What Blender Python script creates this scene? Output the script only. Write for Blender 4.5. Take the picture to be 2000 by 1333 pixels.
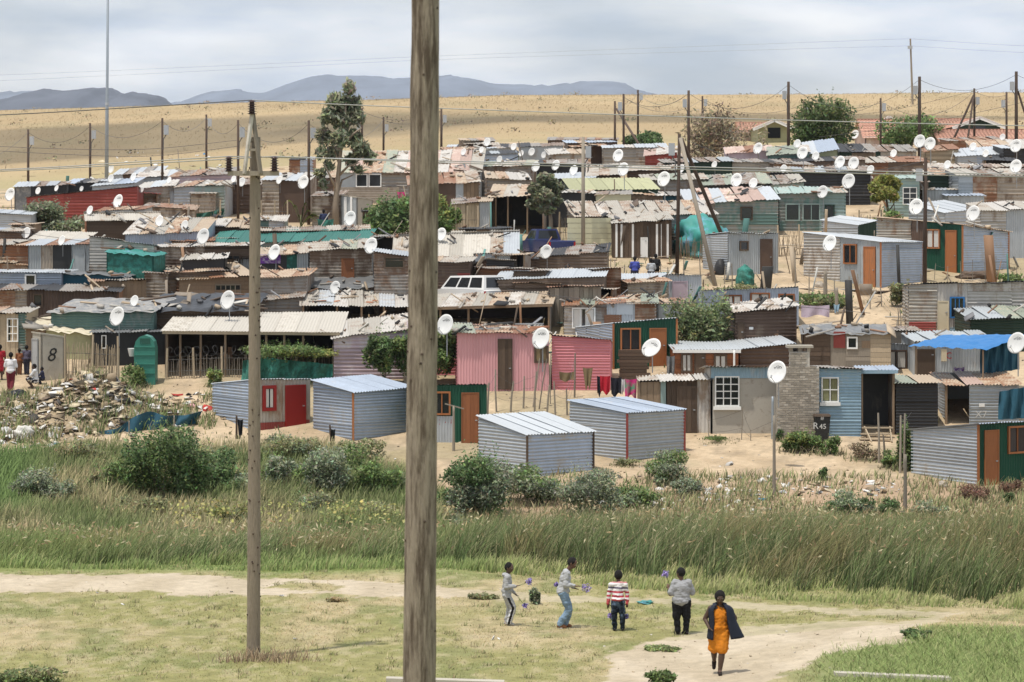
import bpy, bmesh, math, random
import numpy as np
from mathutils import Vector, Matrix
R = math.radians
random.seed(7); rng = np.random.default_rng(11)
sc = bpy.context.scene
for o in list(bpy.data.objects): bpy.data.objects.remove(o)
COL = sc.collection
# ---------------- camera (the eye is the origin, looking along +Y; lens 100 mm, horizon above the middle by lens shift)
FP, YH = 5556.0, 400.0
cam = bpy.data.cameras.new('camera'); camo = bpy.data.objects.new('camera', cam); COL.objects.link(camo)
camo.rotation_euler = (R(90), 0, 0)
cam.lens = 100.0; cam.sensor_width = 36.0; cam.shift_y = -(666.5 - YH) / 2000.0
HAZE = 0.00005
cam.clip_start = 1.0; cam.clip_end = 40000
cam.dof.use_dof = True; cam.dof.focus_distance = 105; cam.dof.aperture_fstop = 7.1
sc.camera = camo
# ---------------- sky and sun
SH = (0.21, 0.20)                       # where a 1 m stick throws its shadow (right, away)
sund = Vector((-SH[0], -SH[1], 1.0)).normalized()
SEL = math.asin(sund.z); SAZ = math.atan2(sund.x, sund.y)
world = bpy.data.worlds.new('World'); sc.world = world; world.use_nodes = True
nt = world.node_tree; nt.nodes.clear()
def N(nt, t, **k):
    n = nt.nodes.new(t)
    for a, b in k.items(): setattr(n, a, b)
    return n
out = N(nt, 'ShaderNodeOutputWorld'); bg = N(nt, 'ShaderNodeBackground'); bg.inputs[1].default_value = 0.094
sky = N(nt, 'ShaderNodeTexSky', sky_type='NISHITA'); sky.sun_disc = False; sky.sun_elevation = SEL; sky.sun_rotation = SAZ
sky.dust_density = 1.5; sky.ozone_density = 1.5
geo = N(nt, 'ShaderNodeTexCoord'); mp = N(nt, 'ShaderNodeMapping'); mp.inputs['Scale'].default_value = (5.5, 5.5, 22.0); mp.inputs['Location'].default_value = (1.3, 0.4, 0.2)
noi = N(nt, 'ShaderNodeTexNoise'); noi.inputs['Scale'].default_value = 1.0; noi.inputs['Detail'].default_value = 7; noi.inputs['Roughness'].default_value = 0.52
noi.inputs['Distortion'].default_value = 0.35
rmp = N(nt, 'ShaderNodeValToRGB'); rmp.color_ramp.elements[0].position = 0.36; rmp.color_ramp.elements[1].position = 0.64
rmp.color_ramp.elements[0].color = (.55, .55, .55, 1); rmp.color_ramp.elements[1].color = (.98, .98, .98, 1)
n2 = N(nt, 'ShaderNodeTexNoise'); n2.inputs['Scale'].default_value = 2.2; n2.inputs['Detail'].default_value = 5
cr2 = N(nt, 'ShaderNodeValToRGB'); cr2.color_ramp.elements[0].position = 0.35; cr2.color_ramp.elements[1].position = 0.68
cr2.color_ramp.elements[0].color = (8.9, 10.0, 11.7, 1); cr2.color_ramp.elements[1].color = (14.6, 14.7, 14.8, 1)
mix = N(nt, 'ShaderNodeMixRGB'); L = nt.links.new
L(geo.outputs['Generated'], mp.inputs[0]); L(mp.outputs[0], noi.inputs['Vector']); L(mp.outputs[0], n2.inputs['Vector'])
L(noi.outputs[0], rmp.inputs[0]); L(n2.outputs[0], cr2.inputs[0])
skm = N(nt, 'ShaderNodeMixRGB'); skm.blend_type = 'MULTIPLY'; skm.inputs[0].default_value = 1.0; skm.inputs[2].default_value = (1.15, 1.15, 1.18, 1)
L(sky.outputs[0], skm.inputs[1])
L(rmp.outputs[0], mix.inputs[0]); L(skm.outputs[0], mix.inputs[1]); L(cr2.outputs[0], mix.inputs[2])
L(mix.outputs[0], bg.inputs[0]); L(bg.outputs[0], out.inputs[0])
sun = bpy.data.lights.new('sun', 'SUN'); sun.energy = 4.7; sun.angle = R(1.1); sun.color = (1.0, 0.94, 0.84)
suno = bpy.data.objects.new('sun', sun); COL.objects.link(suno)
suno.rotation_euler = sund.to_track_quat('Z', 'Y').to_euler()
sc.view_settings.view_transform = 'Standard'; sc.view_settings.look = 'None'; sc.view_settings.exposure = -0.28; sc.view_settings.gamma = 1.0
sc.view_settings.use_curve_mapping = False
sc.render.engine = 'CYCLES'; cy = sc.cycles
cy.use_denoising = True; cy.max_bounces = 5; cy.diffuse_bounces = 3; cy.glossy_bounces = 2; cy.transmission_bounces = 3; cy.transparent_max_bounces = 6; cy.volume_bounces = 0
cy.caustics_reflective = False; cy.caustics_refractive = False; cy.sample_clamp_indirect = 4
try: cy.denoiser = 'OPENIMAGEDENOISE'; cy.denoising_prefilter = 'ACCURATE'
except Exception: pass
# ---------------- helpers
_work = bpy.data.scenes.new('workbench'); _wvl = _work.view_layers[0]
def baked(o):
    "evaluate a text or modifier object on its own small bench and return the plain mesh"
    _work.collection.objects.link(o); _wvl.update(); dg = _wvl.depsgraph; dg.update()
    me = bpy.data.meshes.new_from_object(o.evaluated_get(dg)); bpy.data.objects.remove(o); return me
def P(px, py, D): return Vector(((px - 1000) / FP * D, D, -(py - YH) / FP * D))
KN = np.array([(-400,-1.7),(0,-1.7),(39,-9.3),(50,-9.4),(74,-9.4),(82,-10.2),(89,-11.0),(96,-11.0),(105,-10.3),(114.5,-9.6),(123.5,-8.0),(135.5,-6.1),(148,-4.3),(166,-2.4),(182,-.66),(206,1.5),(236,3.8),(271,5.85),(347,9.4),(427,13.8),(520,20),(556,21.2),(620,21.5),(800,16),(1500,-8),(30000,-8)], float)
_dx = np.concatenate([np.arange(-400, 700, 1.0), np.arange(700, 1600, 10.), [30000]])
_z = np.interp(_dx, KN[:,0], KN[:,1])
_k = np.ones(5)/5
_zs = _z.copy(); m = 1090; _zs[2:m] = np.convolve(_z[:m+2], _k, 'valid')[:m-2]
def sstep(a, b, x): t = np.clip((x-a)/(b-a), 0, 1); return t*t*(3-2*t)
def vnoise(x, y, seed=0):
    x = np.asarray(x, float); y = np.asarray(y, float)
    xi = np.floor(x).astype(np.int64); yi = np.floor(y).astype(np.int64); fx = x-xi; fy = y-yi
    fx = fx*fx*(3-2*fx); fy = fy*fy*(3-2*fy)
    def h(a, b):
        n = (a*374761393 + b*668265263 + seed*1442695041) & 0x7fffffff
        n = ((n ^ (n >> 13)) * 1274126177) & 0x7fffffff
        return ((n ^ (n >> 16)) & 0xffff)/65535.0
    return (h(xi,yi)*(1-fx)+h(xi+1,yi)*fx)*(1-fy)+(h(xi,yi+1)*(1-fx)+h(xi+1,yi+1)*fx)*fy
def fbm(x, y, o=4, seed=0):
    s = 0; a = .5; t = 0
    for i in range(o): s = s+a*vnoise(np.asarray(x)*2**i, np.asarray(y)*2**i, seed+i*17); t += a; a *= .5
    return s/t
def TZ(D, X, rough=True):
    D = np.asarray(D, float); X = np.asarray(X, float)
    z = np.interp(D, _dx, _zs)
    left = np.clip(-X/45, 0, 2.2)
    z = z - 3.2*left*sstep(150, 240, D)*(1-.55*sstep(330, 520, D))*np.where(D > 900, 0, 1)
    if not rough: return z + .55*sstep(3.2, 9, X)*sstep(66, 58, D)*sstep(30, 45, D)
    z = z + .28*(fbm(X/9, D/9, 3, 5)-.5)*sstep(100, 112, D)*(1-sstep(300, 500, D)) + .12*(fbm(X/3.1, D/3.1, 3, 9)-.5)
    z = z + 2.2*(fbm(X/90+3, D/60, 3, 2)-.5)*sstep(330, 480, D)
    # grassy mound low on the right
    z = z + .55*sstep(3.2, 9, X)*sstep(66, 58, D)*sstep(30, 45, D)
    return z
_GC = np.concatenate([np.arange(45, 150, 1.0), np.arange(150, 620, 4.0)])
def G(px, py, rough=True):
    t = (px-1000)/FP; k = (py-YH)/FP
    i = np.where(-k*_GC - TZ(_GC, t*_GC, False) <= 0)[0]
    if not len(i): D = 600.0
    elif i[0] == 0: D = float(_GC[0])
    else:
        f = np.linspace(_GC[i[0]-1], _GC[i[0]], 12)
        if rough: f = np.linspace(_GC[max(i[0]-4, 0)], _GC[min(i[0]+3, len(_GC)-1)], 60)
        q = np.where(-k*f - TZ(f, t*f, rough) <= 0)[0]; D = float(f[q[0]]) if len(q) else float(f[-1])
    return Vector((t*D, D, float(TZ(D, t*D))))
def S(D): return FP/D
def basefor(px, ye, h):
    "ground row under an eave at row ye that stands h metres high"
    best = None
    for yb in np.arange(ye+4, ye+150, 2.0):
        g = G(px, yb, False)
        hh = (yb-ye)/S(g.y)
        if hh >= h: return yb
    return ye+70
def mkobj(name, mesh, mat=None, parent=None):
    o = bpy.data.objects.new(name, mesh); COL.objects.link(o)
    if mat is not None and not mesh.materials: mesh.materials.append(mat)
    if parent is not None: o.parent = parent
    return o
def obj(name, verts, faces, mat, parent=None, smooth=False):
    "one mesh object, vertices in world space"
    if parent is not None:
        off = parent.matrix_basis.translation.copy(); q = parent.parent
        while q is not None: off += q.matrix_basis.translation; q = q.parent
    else:
        n = len(verts); off = Vector((sum(v[0] for v in verts)/n, sum(v[1] for v in verts)/n, min(v[2] for v in verts)))
    me = bpy.data.meshes.new(name)
    me.from_pydata([(v[0]-off[0], v[1]-off[1], v[2]-off[2]) for v in verts], [], faces)
    if smooth: me.polygons.foreach_set('use_smooth', [True]*len(me.polygons))
    o = mkobj(name, me, mat, parent)
    if parent is None: o.location = off
    return o
def npmesh(name, V, Q, mat, col=None, smooth=False, parent=None, loc=None):
    V = np.asarray(V, np.float32); Q = np.asarray(Q, np.int32)
    if loc is not None: V = V - np.array(loc, np.float32)
    me = bpy.data.meshes.new(name); k = Q.shape[1]
    me.vertices.add(len(V)); me.vertices.foreach_set('co', V.ravel())
    me.loops.add(Q.size); me.loops.foreach_set('vertex_index', Q.ravel())
    me.polygons.add(len(Q)); me.polygons.foreach_set('loop_start', np.arange(0, Q.size, k, dtype=np.int32))
    me.polygons.foreach_set('loop_total', np.full(len(Q), k, np.int32))
    if smooth: me.polygons.foreach_set('use_smooth', np.ones(len(Q), bool))
    me.update(calc_edges=True)
    if col is not None:
        a = me.color_attributes.new('Col', 'FLOAT_COLOR', 'POINT')
        c = np.ones((len(V), 4), np.float32); c[:, :3] = col; a.data.foreach_set('color', c.ravel())
    o = mkobj(name, me, mat, parent)
    if loc is not None and parent is None: o.location = loc
    return o
def tag(o, label=None, cat=None, group=None, kind=None):
    if label: o['label'] = label
    if cat: o['category'] = cat
    if group: o['group'] = group
    if kind: o['kind'] = kind
    return o
def thing(name, label, cat, loc, group=None):
    o = bpy.data.objects.new(name, None); o.empty_display_size = .3; COL.objects.link(o); o.location = loc
    return tag(o, label, cat, group)
def boxvf(c, ax, ay, az):
    "box from a corner-free centre and three half-axis vectors"
    c = Vector(c); vs = [c+sx*ax+sy*ay+sz*az for sz in (-1,1) for sy in (-1,1) for sx in (-1,1)]
    return vs, [(0,2,3,1),(4,5,7,6),(0,1,5,4),(2,6,7,3),(0,4,6,2),(1,3,7,5)]
def join(*parts):
    V = []; Fc = []
    for v, f in parts:
        n = len(V); V += list(v); Fc += [tuple(i+n for i in q) for q in f]
    return V, Fc
def tube(pts, rad, n=6, cap=True):
    pts = [Vector(p) for p in pts]
    if not hasattr(rad, '__len__'): rad = [rad]*len(pts)
    V = []; Fc = []
    up = Vector((0.13, 0.31, 1)).normalized()
    for i, p in enumerate(pts):
        d = (pts[min(i+1, len(pts)-1)] - pts[max(i-1, 0)]).normalized()
        a = d.cross(up)
        if a.length < .05: a = d.cross(Vector((1, 0, 0)))
        a.normalize(); b = d.cross(a)
        for k in range(n):
            t = 2*math.pi*k/n; V.append(p + rad[i]*(math.cos(t)*a + math.sin(t)*b))
    for i in range(len(pts)-1):
        for k in range(n): Fc.append((i*n+k, i*n+(k+1)%n, (i+1)*n+(k+1)%n, (i+1)*n+k))
    if cap: Fc.append(tuple(range(n))[::-1]); Fc.append(tuple((len(pts)-1)*n+k for k in range(n)))
    return V, Fc
def bar(a, b, w, h=None):
    "a rectangular batten from a to b"
    a = Vector(a); b = Vector(b); d = (b-a); l = d.length; d.normalize()
    u = d.cross(Vector((0,0,1)))
    if u.length < .05: u = Vector((1,0,0))
    u.normalize(); v = d.cross(u)
    return boxvf((a+b)/2, u*w/2, v*(h or w)/2, d*l/2)
def wob(p, r): return Vector((p[0]+random.uniform(-r,r), p[1]+random.uniform(-r,r), p[2]+random.uniform(-r,r)))
# ---------------- materials
MATS = {}
def newmat(name):
    m = bpy.data.materials.new(name); m.use_nodes = True; m.node_tree.nodes.clear(); MATS[name] = m; return m, m.node_tree
def surf(name, rgb, rough=.8, metal=0., var=.12, nscale=6., stain=None, stamt=.0, stscale=3., bump=.0, stretch=(1,1,1), spec=.3, dirt=.25):
    """painted, bare or weathered surface: object-space noise, a stain colour in patches, per-piece variation"""
    m, t = newmat(name); L = t.links.new
    o = N(t, 'ShaderNodeOutputMaterial'); b = N(t, 'ShaderNodeBsdfPrincipled'); L(b.outputs[0], o.inputs[0])
    b.inputs['Roughness'].default_value = rough; b.inputs['Metallic'].default_value = metal; b.inputs['Specular IOR Level'].default_value = spec
    tc = N(t, 'ShaderNodeTexCoord'); oi = N(t, 'ShaderNodeObjectInfo')
    off = N(t, 'ShaderNodeVectorMath', operation='ADD'); sca = N(t, 'ShaderNodeVectorMath', operation='SCALE'); sca.inputs['Scale'].default_value = 37.0
    cx = N(t, 'ShaderNodeCombineXYZ'); L(oi.outputs['Random'], cx.inputs[0]); L(oi.outputs['Random'], cx.inputs[2]); L(cx.outputs[0], sca.inputs[0])
    mp = N(t, 'ShaderNodeMapping'); mp.inputs['Scale'].default_value = stretch
    L(tc.outputs['Object'], off.inputs[0]); L(sca.outputs[0], off.inputs[1]); L(off.outputs[0], mp.inputs[0])
    n1 = N(t, 'ShaderNodeTexNoise'); n1.inputs['Scale'].default_value = nscale; n1.inputs['Detail'].default_value = 5; n1.inputs['Roughness'].default_value = .65; L(mp.outputs[0], n1.inputs['Vector'])
    # value factor = 1 + var*(2*noise-1)*2 + piece variation
    f1 = N(t, 'ShaderNodeMath', operation='MULTIPLY_ADD'); f1.inputs[1].default_value = 2.4*var; f1.inputs[2].default_value = 1-1.2*var; L(n1.outputs[0], f1.inputs[0])
    f2 = N(t, 'ShaderNodeMath', operation='MULTIPLY_ADD'); f2.inputs[1].default_value = 1.6*var; f2.inputs[2].default_value = 1-.8*var; L(oi.outputs['Random'], f2.inputs[0])
    f3 = N(t, 'ShaderNodeMath', operation='MULTIPLY'); L(f1.outputs[0], f3.inputs[0]); L(f2.outputs[0], f3.inputs[1])
    v = N(t, 'ShaderNodeVectorMath', operation='SCALE'); v.inputs[0].default_value = rgb; L(f3.outputs[0], v.inputs['Scale'])
    last = v.outputs[0]
    if stain is not None:
        n2 = N(t, 'ShaderNodeTexNoise'); n2.inputs['Scale'].default_value = stscale; n2.inputs['Detail'].default_value = 6; n2.inputs['Roughness'].default_value = .7; L(mp.outputs[0], n2.inputs['Vector'])
        ad = N(t, 'ShaderNodeMath', operation='MULTIPLY_ADD'); ad.inputs[1].default_value = .22; L(oi.outputs['Random'], ad.inputs[0]); L(n2.outputs[0], ad.inputs[2])
        r = N(t, 'ShaderNodeMapRange'); r.inputs['From Min'].default_value = .82-.5*stamt; r.inputs['From Max'].default_value = .98-.5*stamt; r.clamp = True; L(ad.outputs[0], r.inputs[0])
        mx = N(t, 'ShaderNodeMixRGB'); L(r.outputs[0], mx.inputs[0]); L(last, mx.inputs[1]); mx.inputs[2].default_value = (*stain, 1); last = mx.outputs[0]
        if metal > 0:
            mm = N(t, 'ShaderNodeMath', operation='MULTIPLY_ADD'); mm.inputs[1].default_value = -metal; mm.inputs[2].default_value = metal; L(r.outputs[0], mm.inputs[0]); L(mm.outputs[0], b.inputs['Metallic'])
    L(last, b.inputs['Base Color'])
    if bump > 0:
        bp = N(t, 'ShaderNodeBump'); bp.inputs['Strength'].default_value = bump; bp.inputs['Distance'].default_value = .03; L(n1.outputs[0], bp.inputs['Height']); L(bp.outputs[0], b.inputs['Normal'])
    return m
RUST = (.23, .105, .05)
def tin(name, rgb, rust=.2, rc=RUST, metal=.0, rough=.55, var=.18):
    return surf(name, rgb, rough=rough, metal=metal, var=var, nscale=3.5, stain=rc, stamt=rust, stscale=1.6, stretch=(1,1,.45), bump=.3)
tin('galv', (.47,.50,.53), .22, (.40,.355,.30), metal=.35, rough=.5)
tin('galvblue', (.40,.46,.55), .22, (.44,.42,.40), metal=.35, rough=.5)
tin('galvnew', (.52,.55,.58), .15, (.43,.39,.34), metal=.3, rough=.45, var=.07)
tin('zinc', (.40,.43,.45), .15, (.36,.31,.26), metal=.3)
tin('white_tin', (.50,.475,.44), .36, (.30,.23,.175))
tin('paletin', (.42,.39,.34), .42, (.29,.20,.14))
tin('oldtin', (.30,.28,.255), .5, (.19,.12,.08))
tin('rusty', (.40,.30,.22), .72, (.25,.12,.065))
tin('rustpale', (.47,.375,.275), .5, (.31,.175,.105))
tin('pinkroof', (.45,.325,.275), .3, (.62,.55,.47))
tin('darkbrown', (.115,.075,.055), .25, (.20,.15,.11))
tin('brownslat', (.17,.125,.095), .35, (.30,.24,.19))
tin('slat', (.40,.345,.285), .5, (.17,.115,.08))
tin('pink', (.66,.35,.37), .08, (.55,.34,.34), var=.06)
tin('pinkred', (.62,.23,.26), .12, (.66,.42,.43), var=.06)
tin('lilac', (.47,.38,.43), .3, (.62,.60,.60))
tin('green', (.012,.075,.045), .05, (.06,.09,.06), var=.14)
tin('greendark', (.02,.045,.03), .1, (.06,.06,.05))
tin('teal', (.12,.205,.185), .5, (.27,.275,.255))
tin('tealpale', (.30,.40,.375), .35, (.36,.34,.30))
tin('greenroof', (.28,.31,.25), .35, (.44,.38,.29))
tin('olive', (.36,.36,.21), .15, (.30,.28,.18))
tin('red', (.26,.055,.045), .2, (.33,.14,.11))
tin('blue', (.26,.38,.47), .18, (.42,.44,.45))
tin('cream', (.62,.60,.42), .12, (.52,.47,.33), var=.07)
tin('tealroof', (.035,.16,.135), .1, (.06,.14,.12))
tin('dark', (.035,.035,.037), .2, (.10,.085,.07))
tin('black_plastic', (.022,.023,.026), .12, (.09,.088,.085), rough=.38)
surf('greyplastic', (.16,.165,.17), .45, var=.25, stain=(.34,.32,.29), stamt=.35)
surf('bluetarp', (.035,.17,.42), .5, var=.14, nscale=2)
surf('netblue', (.02,.085,.13), .7, var=.25)
surf('tealtarp', (.05,.26,.23), .55, var=.25, nscale=2, stain=(.16,.33,.47), stamt=.5, stscale=.9)
surf('greennet', (.03,.11,.085), .8, var=.25, stain=(.05,.24,.2), stamt=.35)
surf('creamtarp', (.60,.54,.41), .8, var=.2, stain=(.33,.27,.2), stamt=.4)
surf('darkwood', (.10,.07,.05), .85, var=.35, nscale=9, stretch=(4,4,.5))
surf('wood', (.25,.18,.12), .85, var=.3, nscale=9, stretch=(4,4,.5))
surf('palewood', (.42,.34,.24), .85, var=.25, nscale=9, stretch=(4,4,.5))
surf('greywood', (.27,.235,.19), .9, var=.28, nscale=7, stretch=(6,6,.5), bump=.3)
surf('polewood', (.295,.245,.19), .92, var=.27, nscale=10, stretch=(5,5,.55), stain=(.12,.09,.065), stamt=.34, stscale=3.2, bump=1.0)
surf('poledark', (.075,.052,.040), .85, var=.3, nscale=6, stretch=(5,5,.3))
surf('orangewood', (.38,.145,.055), .6, var=.28, nscale=8, stretch=(5,5,.4), stain=(.26,.13,.07), stamt=.35)
surf('brownwood', (.25,.095,.04), .6, var=.28, nscale=8, stretch=(5,5,.4))
surf('reddoor', (.27,.02,.016), .45, var=.08)
surf('cream_paint', (.60,.52,.37), .6, var=.08)
surf('whitepaint', (.80,.80,.78), .5, var=.05)
surf('dishwhite', (.70,.70,.69), .4, var=.13)
surf('dishgrey', (.35,.36,.37), .5, var=.1)
surf('steel', (.30,.34,.38), .45, metal=.3, var=.06)
surf('boxgrey', (.40,.42,.44), .5, var=.1)
surf('concrete', (.42,.39,.33), .9, var=.14, stain=(.30,.26,.20), stamt=.25, bump=.2)
surf('plaster', (.40,.375,.33), .9, var=.16, nscale=3, stain=(.28,.25,.21), stamt=.3, bump=.15)
surf('mortar', (.46,.43,.38), .95, var=.15)
surf('brick', (.345,.305,.255), .9, var=.34, nscale=4, stain=(.55,.52,.47), stamt=.22, stscale=.8)
surf('rooftile', (.50,.27,.20), .8, var=.16, nscale=2)
surf('fibro', (.50,.47,.42), .85, var=.14, stain=(.33,.29,.24), stamt=.3)
surf('curtain', (.62,.60,.56), .9, var=.1)
surf('curtainolive', (.22,.22,.12), .9, var=.2)
surf('glass', (.02,.022,.025), .08, var=.1, spec=.6)
surf('shadow_cloth', (.07,.06,.055), .9, var=.2)  # dark brown curtain cloth
surf('wire', (.10,.10,.10), .5, var=.05)
surf('wirelight', (.42,.42,.41), .4, metal=.3, var=.05)
surf('insulator', (.055,.028,.026), .15, var=.1, spec=.6)
surf('blackpaint', (.03,.03,.03), .7, var=.1)
surf('redpaint', (.42,.035,.03), .6, var=.1)
surf('whitechalk', (.6,.6,.58), .8, var=.1)
surf('stone', (.42,.37,.31), .9, var=.25)
surf('cloth_red', (.50,.02,.04), .9, var=.15)
surf('cloth_dark', (.018,.02,.03), .9, var=.2)
surf('cloth_pink', (.55,.04,.20), .9, var=.1, stain=(.10,.30,.18), stamt=.45, stscale=3)
surf('cloth_white', (.70,.69,.70), .9, var=.1)
surf('cloth_tan', (.21,.155,.085), .9, var=.25)
surf('cloth_lilac', (.50,.42,.50), .9, var=.1, stain=(.25,.08,.18), stamt=.3, stscale=4)
surf('cloth_blue', (.04,.06,.30), .9, var=.1)
surf('cloth_purple', (.16,.05,.30), .9, var=.2, stain=(.6,.55,.62), stamt=.3, stscale=5)
surf('rubber', (.02,.02,.02), .8, var=.1)
surf('carblue', (.024,.034,.12), .2, var=.05, spec=.6)
surf('carwhite', (.78,.78,.77), .3, var=.04)
surf('chrome', (.6,.6,.6), .3, metal=.8, var=.05)
surf('lampred', (.4,.02,.02), .3, var=.05)
surf('skin', (.085,.048,.033), .5, var=.12, spec=.4)
surf('skin2', (.12,.064,.042), .55, var=.12, spec=.35)
surf('hair', (.010,.009,.009), .9, var=.2)
surf('eyewhite', (.5,.48,.45), .4, var=.0)
def attrmat(name, rough=.9, trans=.0, nscale=30., var=.2, bump=0., lift=0.):
    m, t = newmat(name); L = t.links.new
    o = N(t, 'ShaderNodeOutputMaterial'); b = N(t, 'ShaderNodeBsdfPrincipled'); b.inputs['Roughness'].default_value = rough; b.inputs['Specular IOR Level'].default_value = .2
    a = N(t, 'ShaderNodeAttribute'); a.attribute_name = 'Col'
    last = a.outputs['Color']
    if nscale:
        tc = N(t, 'ShaderNodeTexCoord'); n1 = N(t, 'ShaderNodeTexNoise'); n1.inputs['Scale'].default_value = nscale; n1.inputs['Detail'].default_value = 6; n1.inputs['Roughness'].default_value = .7
        L(tc.outputs['Object'], n1.inputs['Vector'])
        f1 = N(t, 'ShaderNodeMath', operation='MULTIPLY_ADD'); f1.inputs[1].default_value = 2*var; f1.inputs[2].default_value = 1-var; L(n1.outputs[0], f1.inputs[0])
        v = N(t, 'ShaderNodeVectorMath', operation='SCALE'); L(last, v.inputs[0]); L(f1.outputs[0], v.inputs['Scale']); last = v.outputs[0]
        if bump:
            bp = N(t, 'ShaderNodeBump'); bp.inputs['Strength'].default_value = bump; bp.inputs['Distance'].default_value = .08; L(n1.outputs[0], bp.inputs['Height']); L(bp.outputs[0], b.inputs['Normal'])
    L(last, b.inputs['Base Color'])
    if lift:                       # fine tufts: soft shading, each face stands for many small blades
        gn = N(t, 'ShaderNodeNewGeometry'); s1 = N(t, 'ShaderNodeVectorMath', operation='SCALE'); s1.inputs['Scale'].default_value = 1-lift; ad = N(t, 'ShaderNodeVectorMath', operation='ADD'); ad.inputs[1].default_value = (0, 0, lift); nn = N(t, 'ShaderNodeVectorMath', operation='NORMALIZE')
        L(gn.outputs['Normal'], s1.inputs[0]); L(s1.outputs[0], ad.inputs[0]); L(ad.outputs[0], nn.inputs[0]); L(nn.outputs[0], b.inputs['Normal'])
    if trans:
        tr = N(t, 'ShaderNodeBsdfTranslucent'); L(last, tr.inputs[0]); mx = N(t, 'ShaderNodeMixShader'); mx.inputs[0].default_value = trans
        L(b.outputs[0], mx.inputs[1]); L(tr.outputs[0], mx.inputs[2]); L(mx.outputs[0], o.inputs[0])
    else: L(b.outputs[0], o.inputs[0])
    return m
attrmat('leaf', .5, .35, 0, lift=.40); attrmat('grass', .75, .3, 0, lift=.5); attrmat('ground', .95, 0, 3.4, .42, 1.0); attrmat('litter', .7, .1, 0)
attrmat('mountain', .95, 0, .012, .35, 0)
M = MATS
# ================= LAND
def inpoly(px, py, poly):
    ins = np.zeros(px.shape, bool); n = len(poly)
    for i in range(n):
        x1, y1 = poly[i]; x2, y2 = poly[(i+1) % n]
        c = ((y1 > py) != (y2 > py)) & (px < (x2-x1)*(py-y1)/((y2-y1) or 1e-9)+x1)
        ins ^= c
    return ins
PATH_A = [(-400,1124),(0,1122),(200,1121),(450,1124),(520,1130),(600,1133),(680,1132),(800,1142),(900,1152),(1050,1160),(1200,1165),(1400,1176),(1600,1186),(1760,1194),(1890,1198),(1890,1204),(1740,1202),(1600,1196),(1400,1189),(1200,1178),(1000,1172),(800,1167),(690,1165),(620,1163),(520,1166),(300,1158),(150,1156),(0,1160),(-400,1164)]
PATH_ISLE = [(515,1149),(560,1142),(640,1143),(688,1152),(650,1160),(560,1158)]
PATH_B = [(1120,1420),(1160,1333),(1215,1300),(1180,1290),(1255,1250),(1350,1238),(1480,1224),(1600,1215),(1720,1216),(1790,1209),(1870,1201),(1885,1205),(1830,1217),(1790,1224),(1770,1246),(1800,1253),(1700,1266),(1600,1280),(1545,1310),(1480,1345),(1440,1420)]
def wavy(D, X):
    px = 1000+X/D*FP; z = TZ(D, X); py = YH-z/D*FP
    j = (fbm(X*1.2, D*.5, 4, 31)-.5)
    return px+90*j+40*(fbm(X*6, D*5, 3, 90)-.5), py+16*(fbm(X*.9, D*.6, 4, 77)-.5)+9*(fbm(X*7, D*5, 3, 91)-.5)
def pathmask(D, X):
    px, py = wavy(D, X)
    return ((inpoly(px, py, PATH_A) & ~inpoly(px, py, PATH_ISLE)) | inpoly(px, py, PATH_B)) & (D < 80) & (D > 40)
def topD(X, D):
    px = 1000+X/D*FP; py = YH-TZ(D, X)/D*FP
    lim = np.interp(px, [0,300,500,800,1000,1300,1500,2000], [375,352,335,305,282,288,290,276])
    return lim-py        # >0: above the last houses
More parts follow.
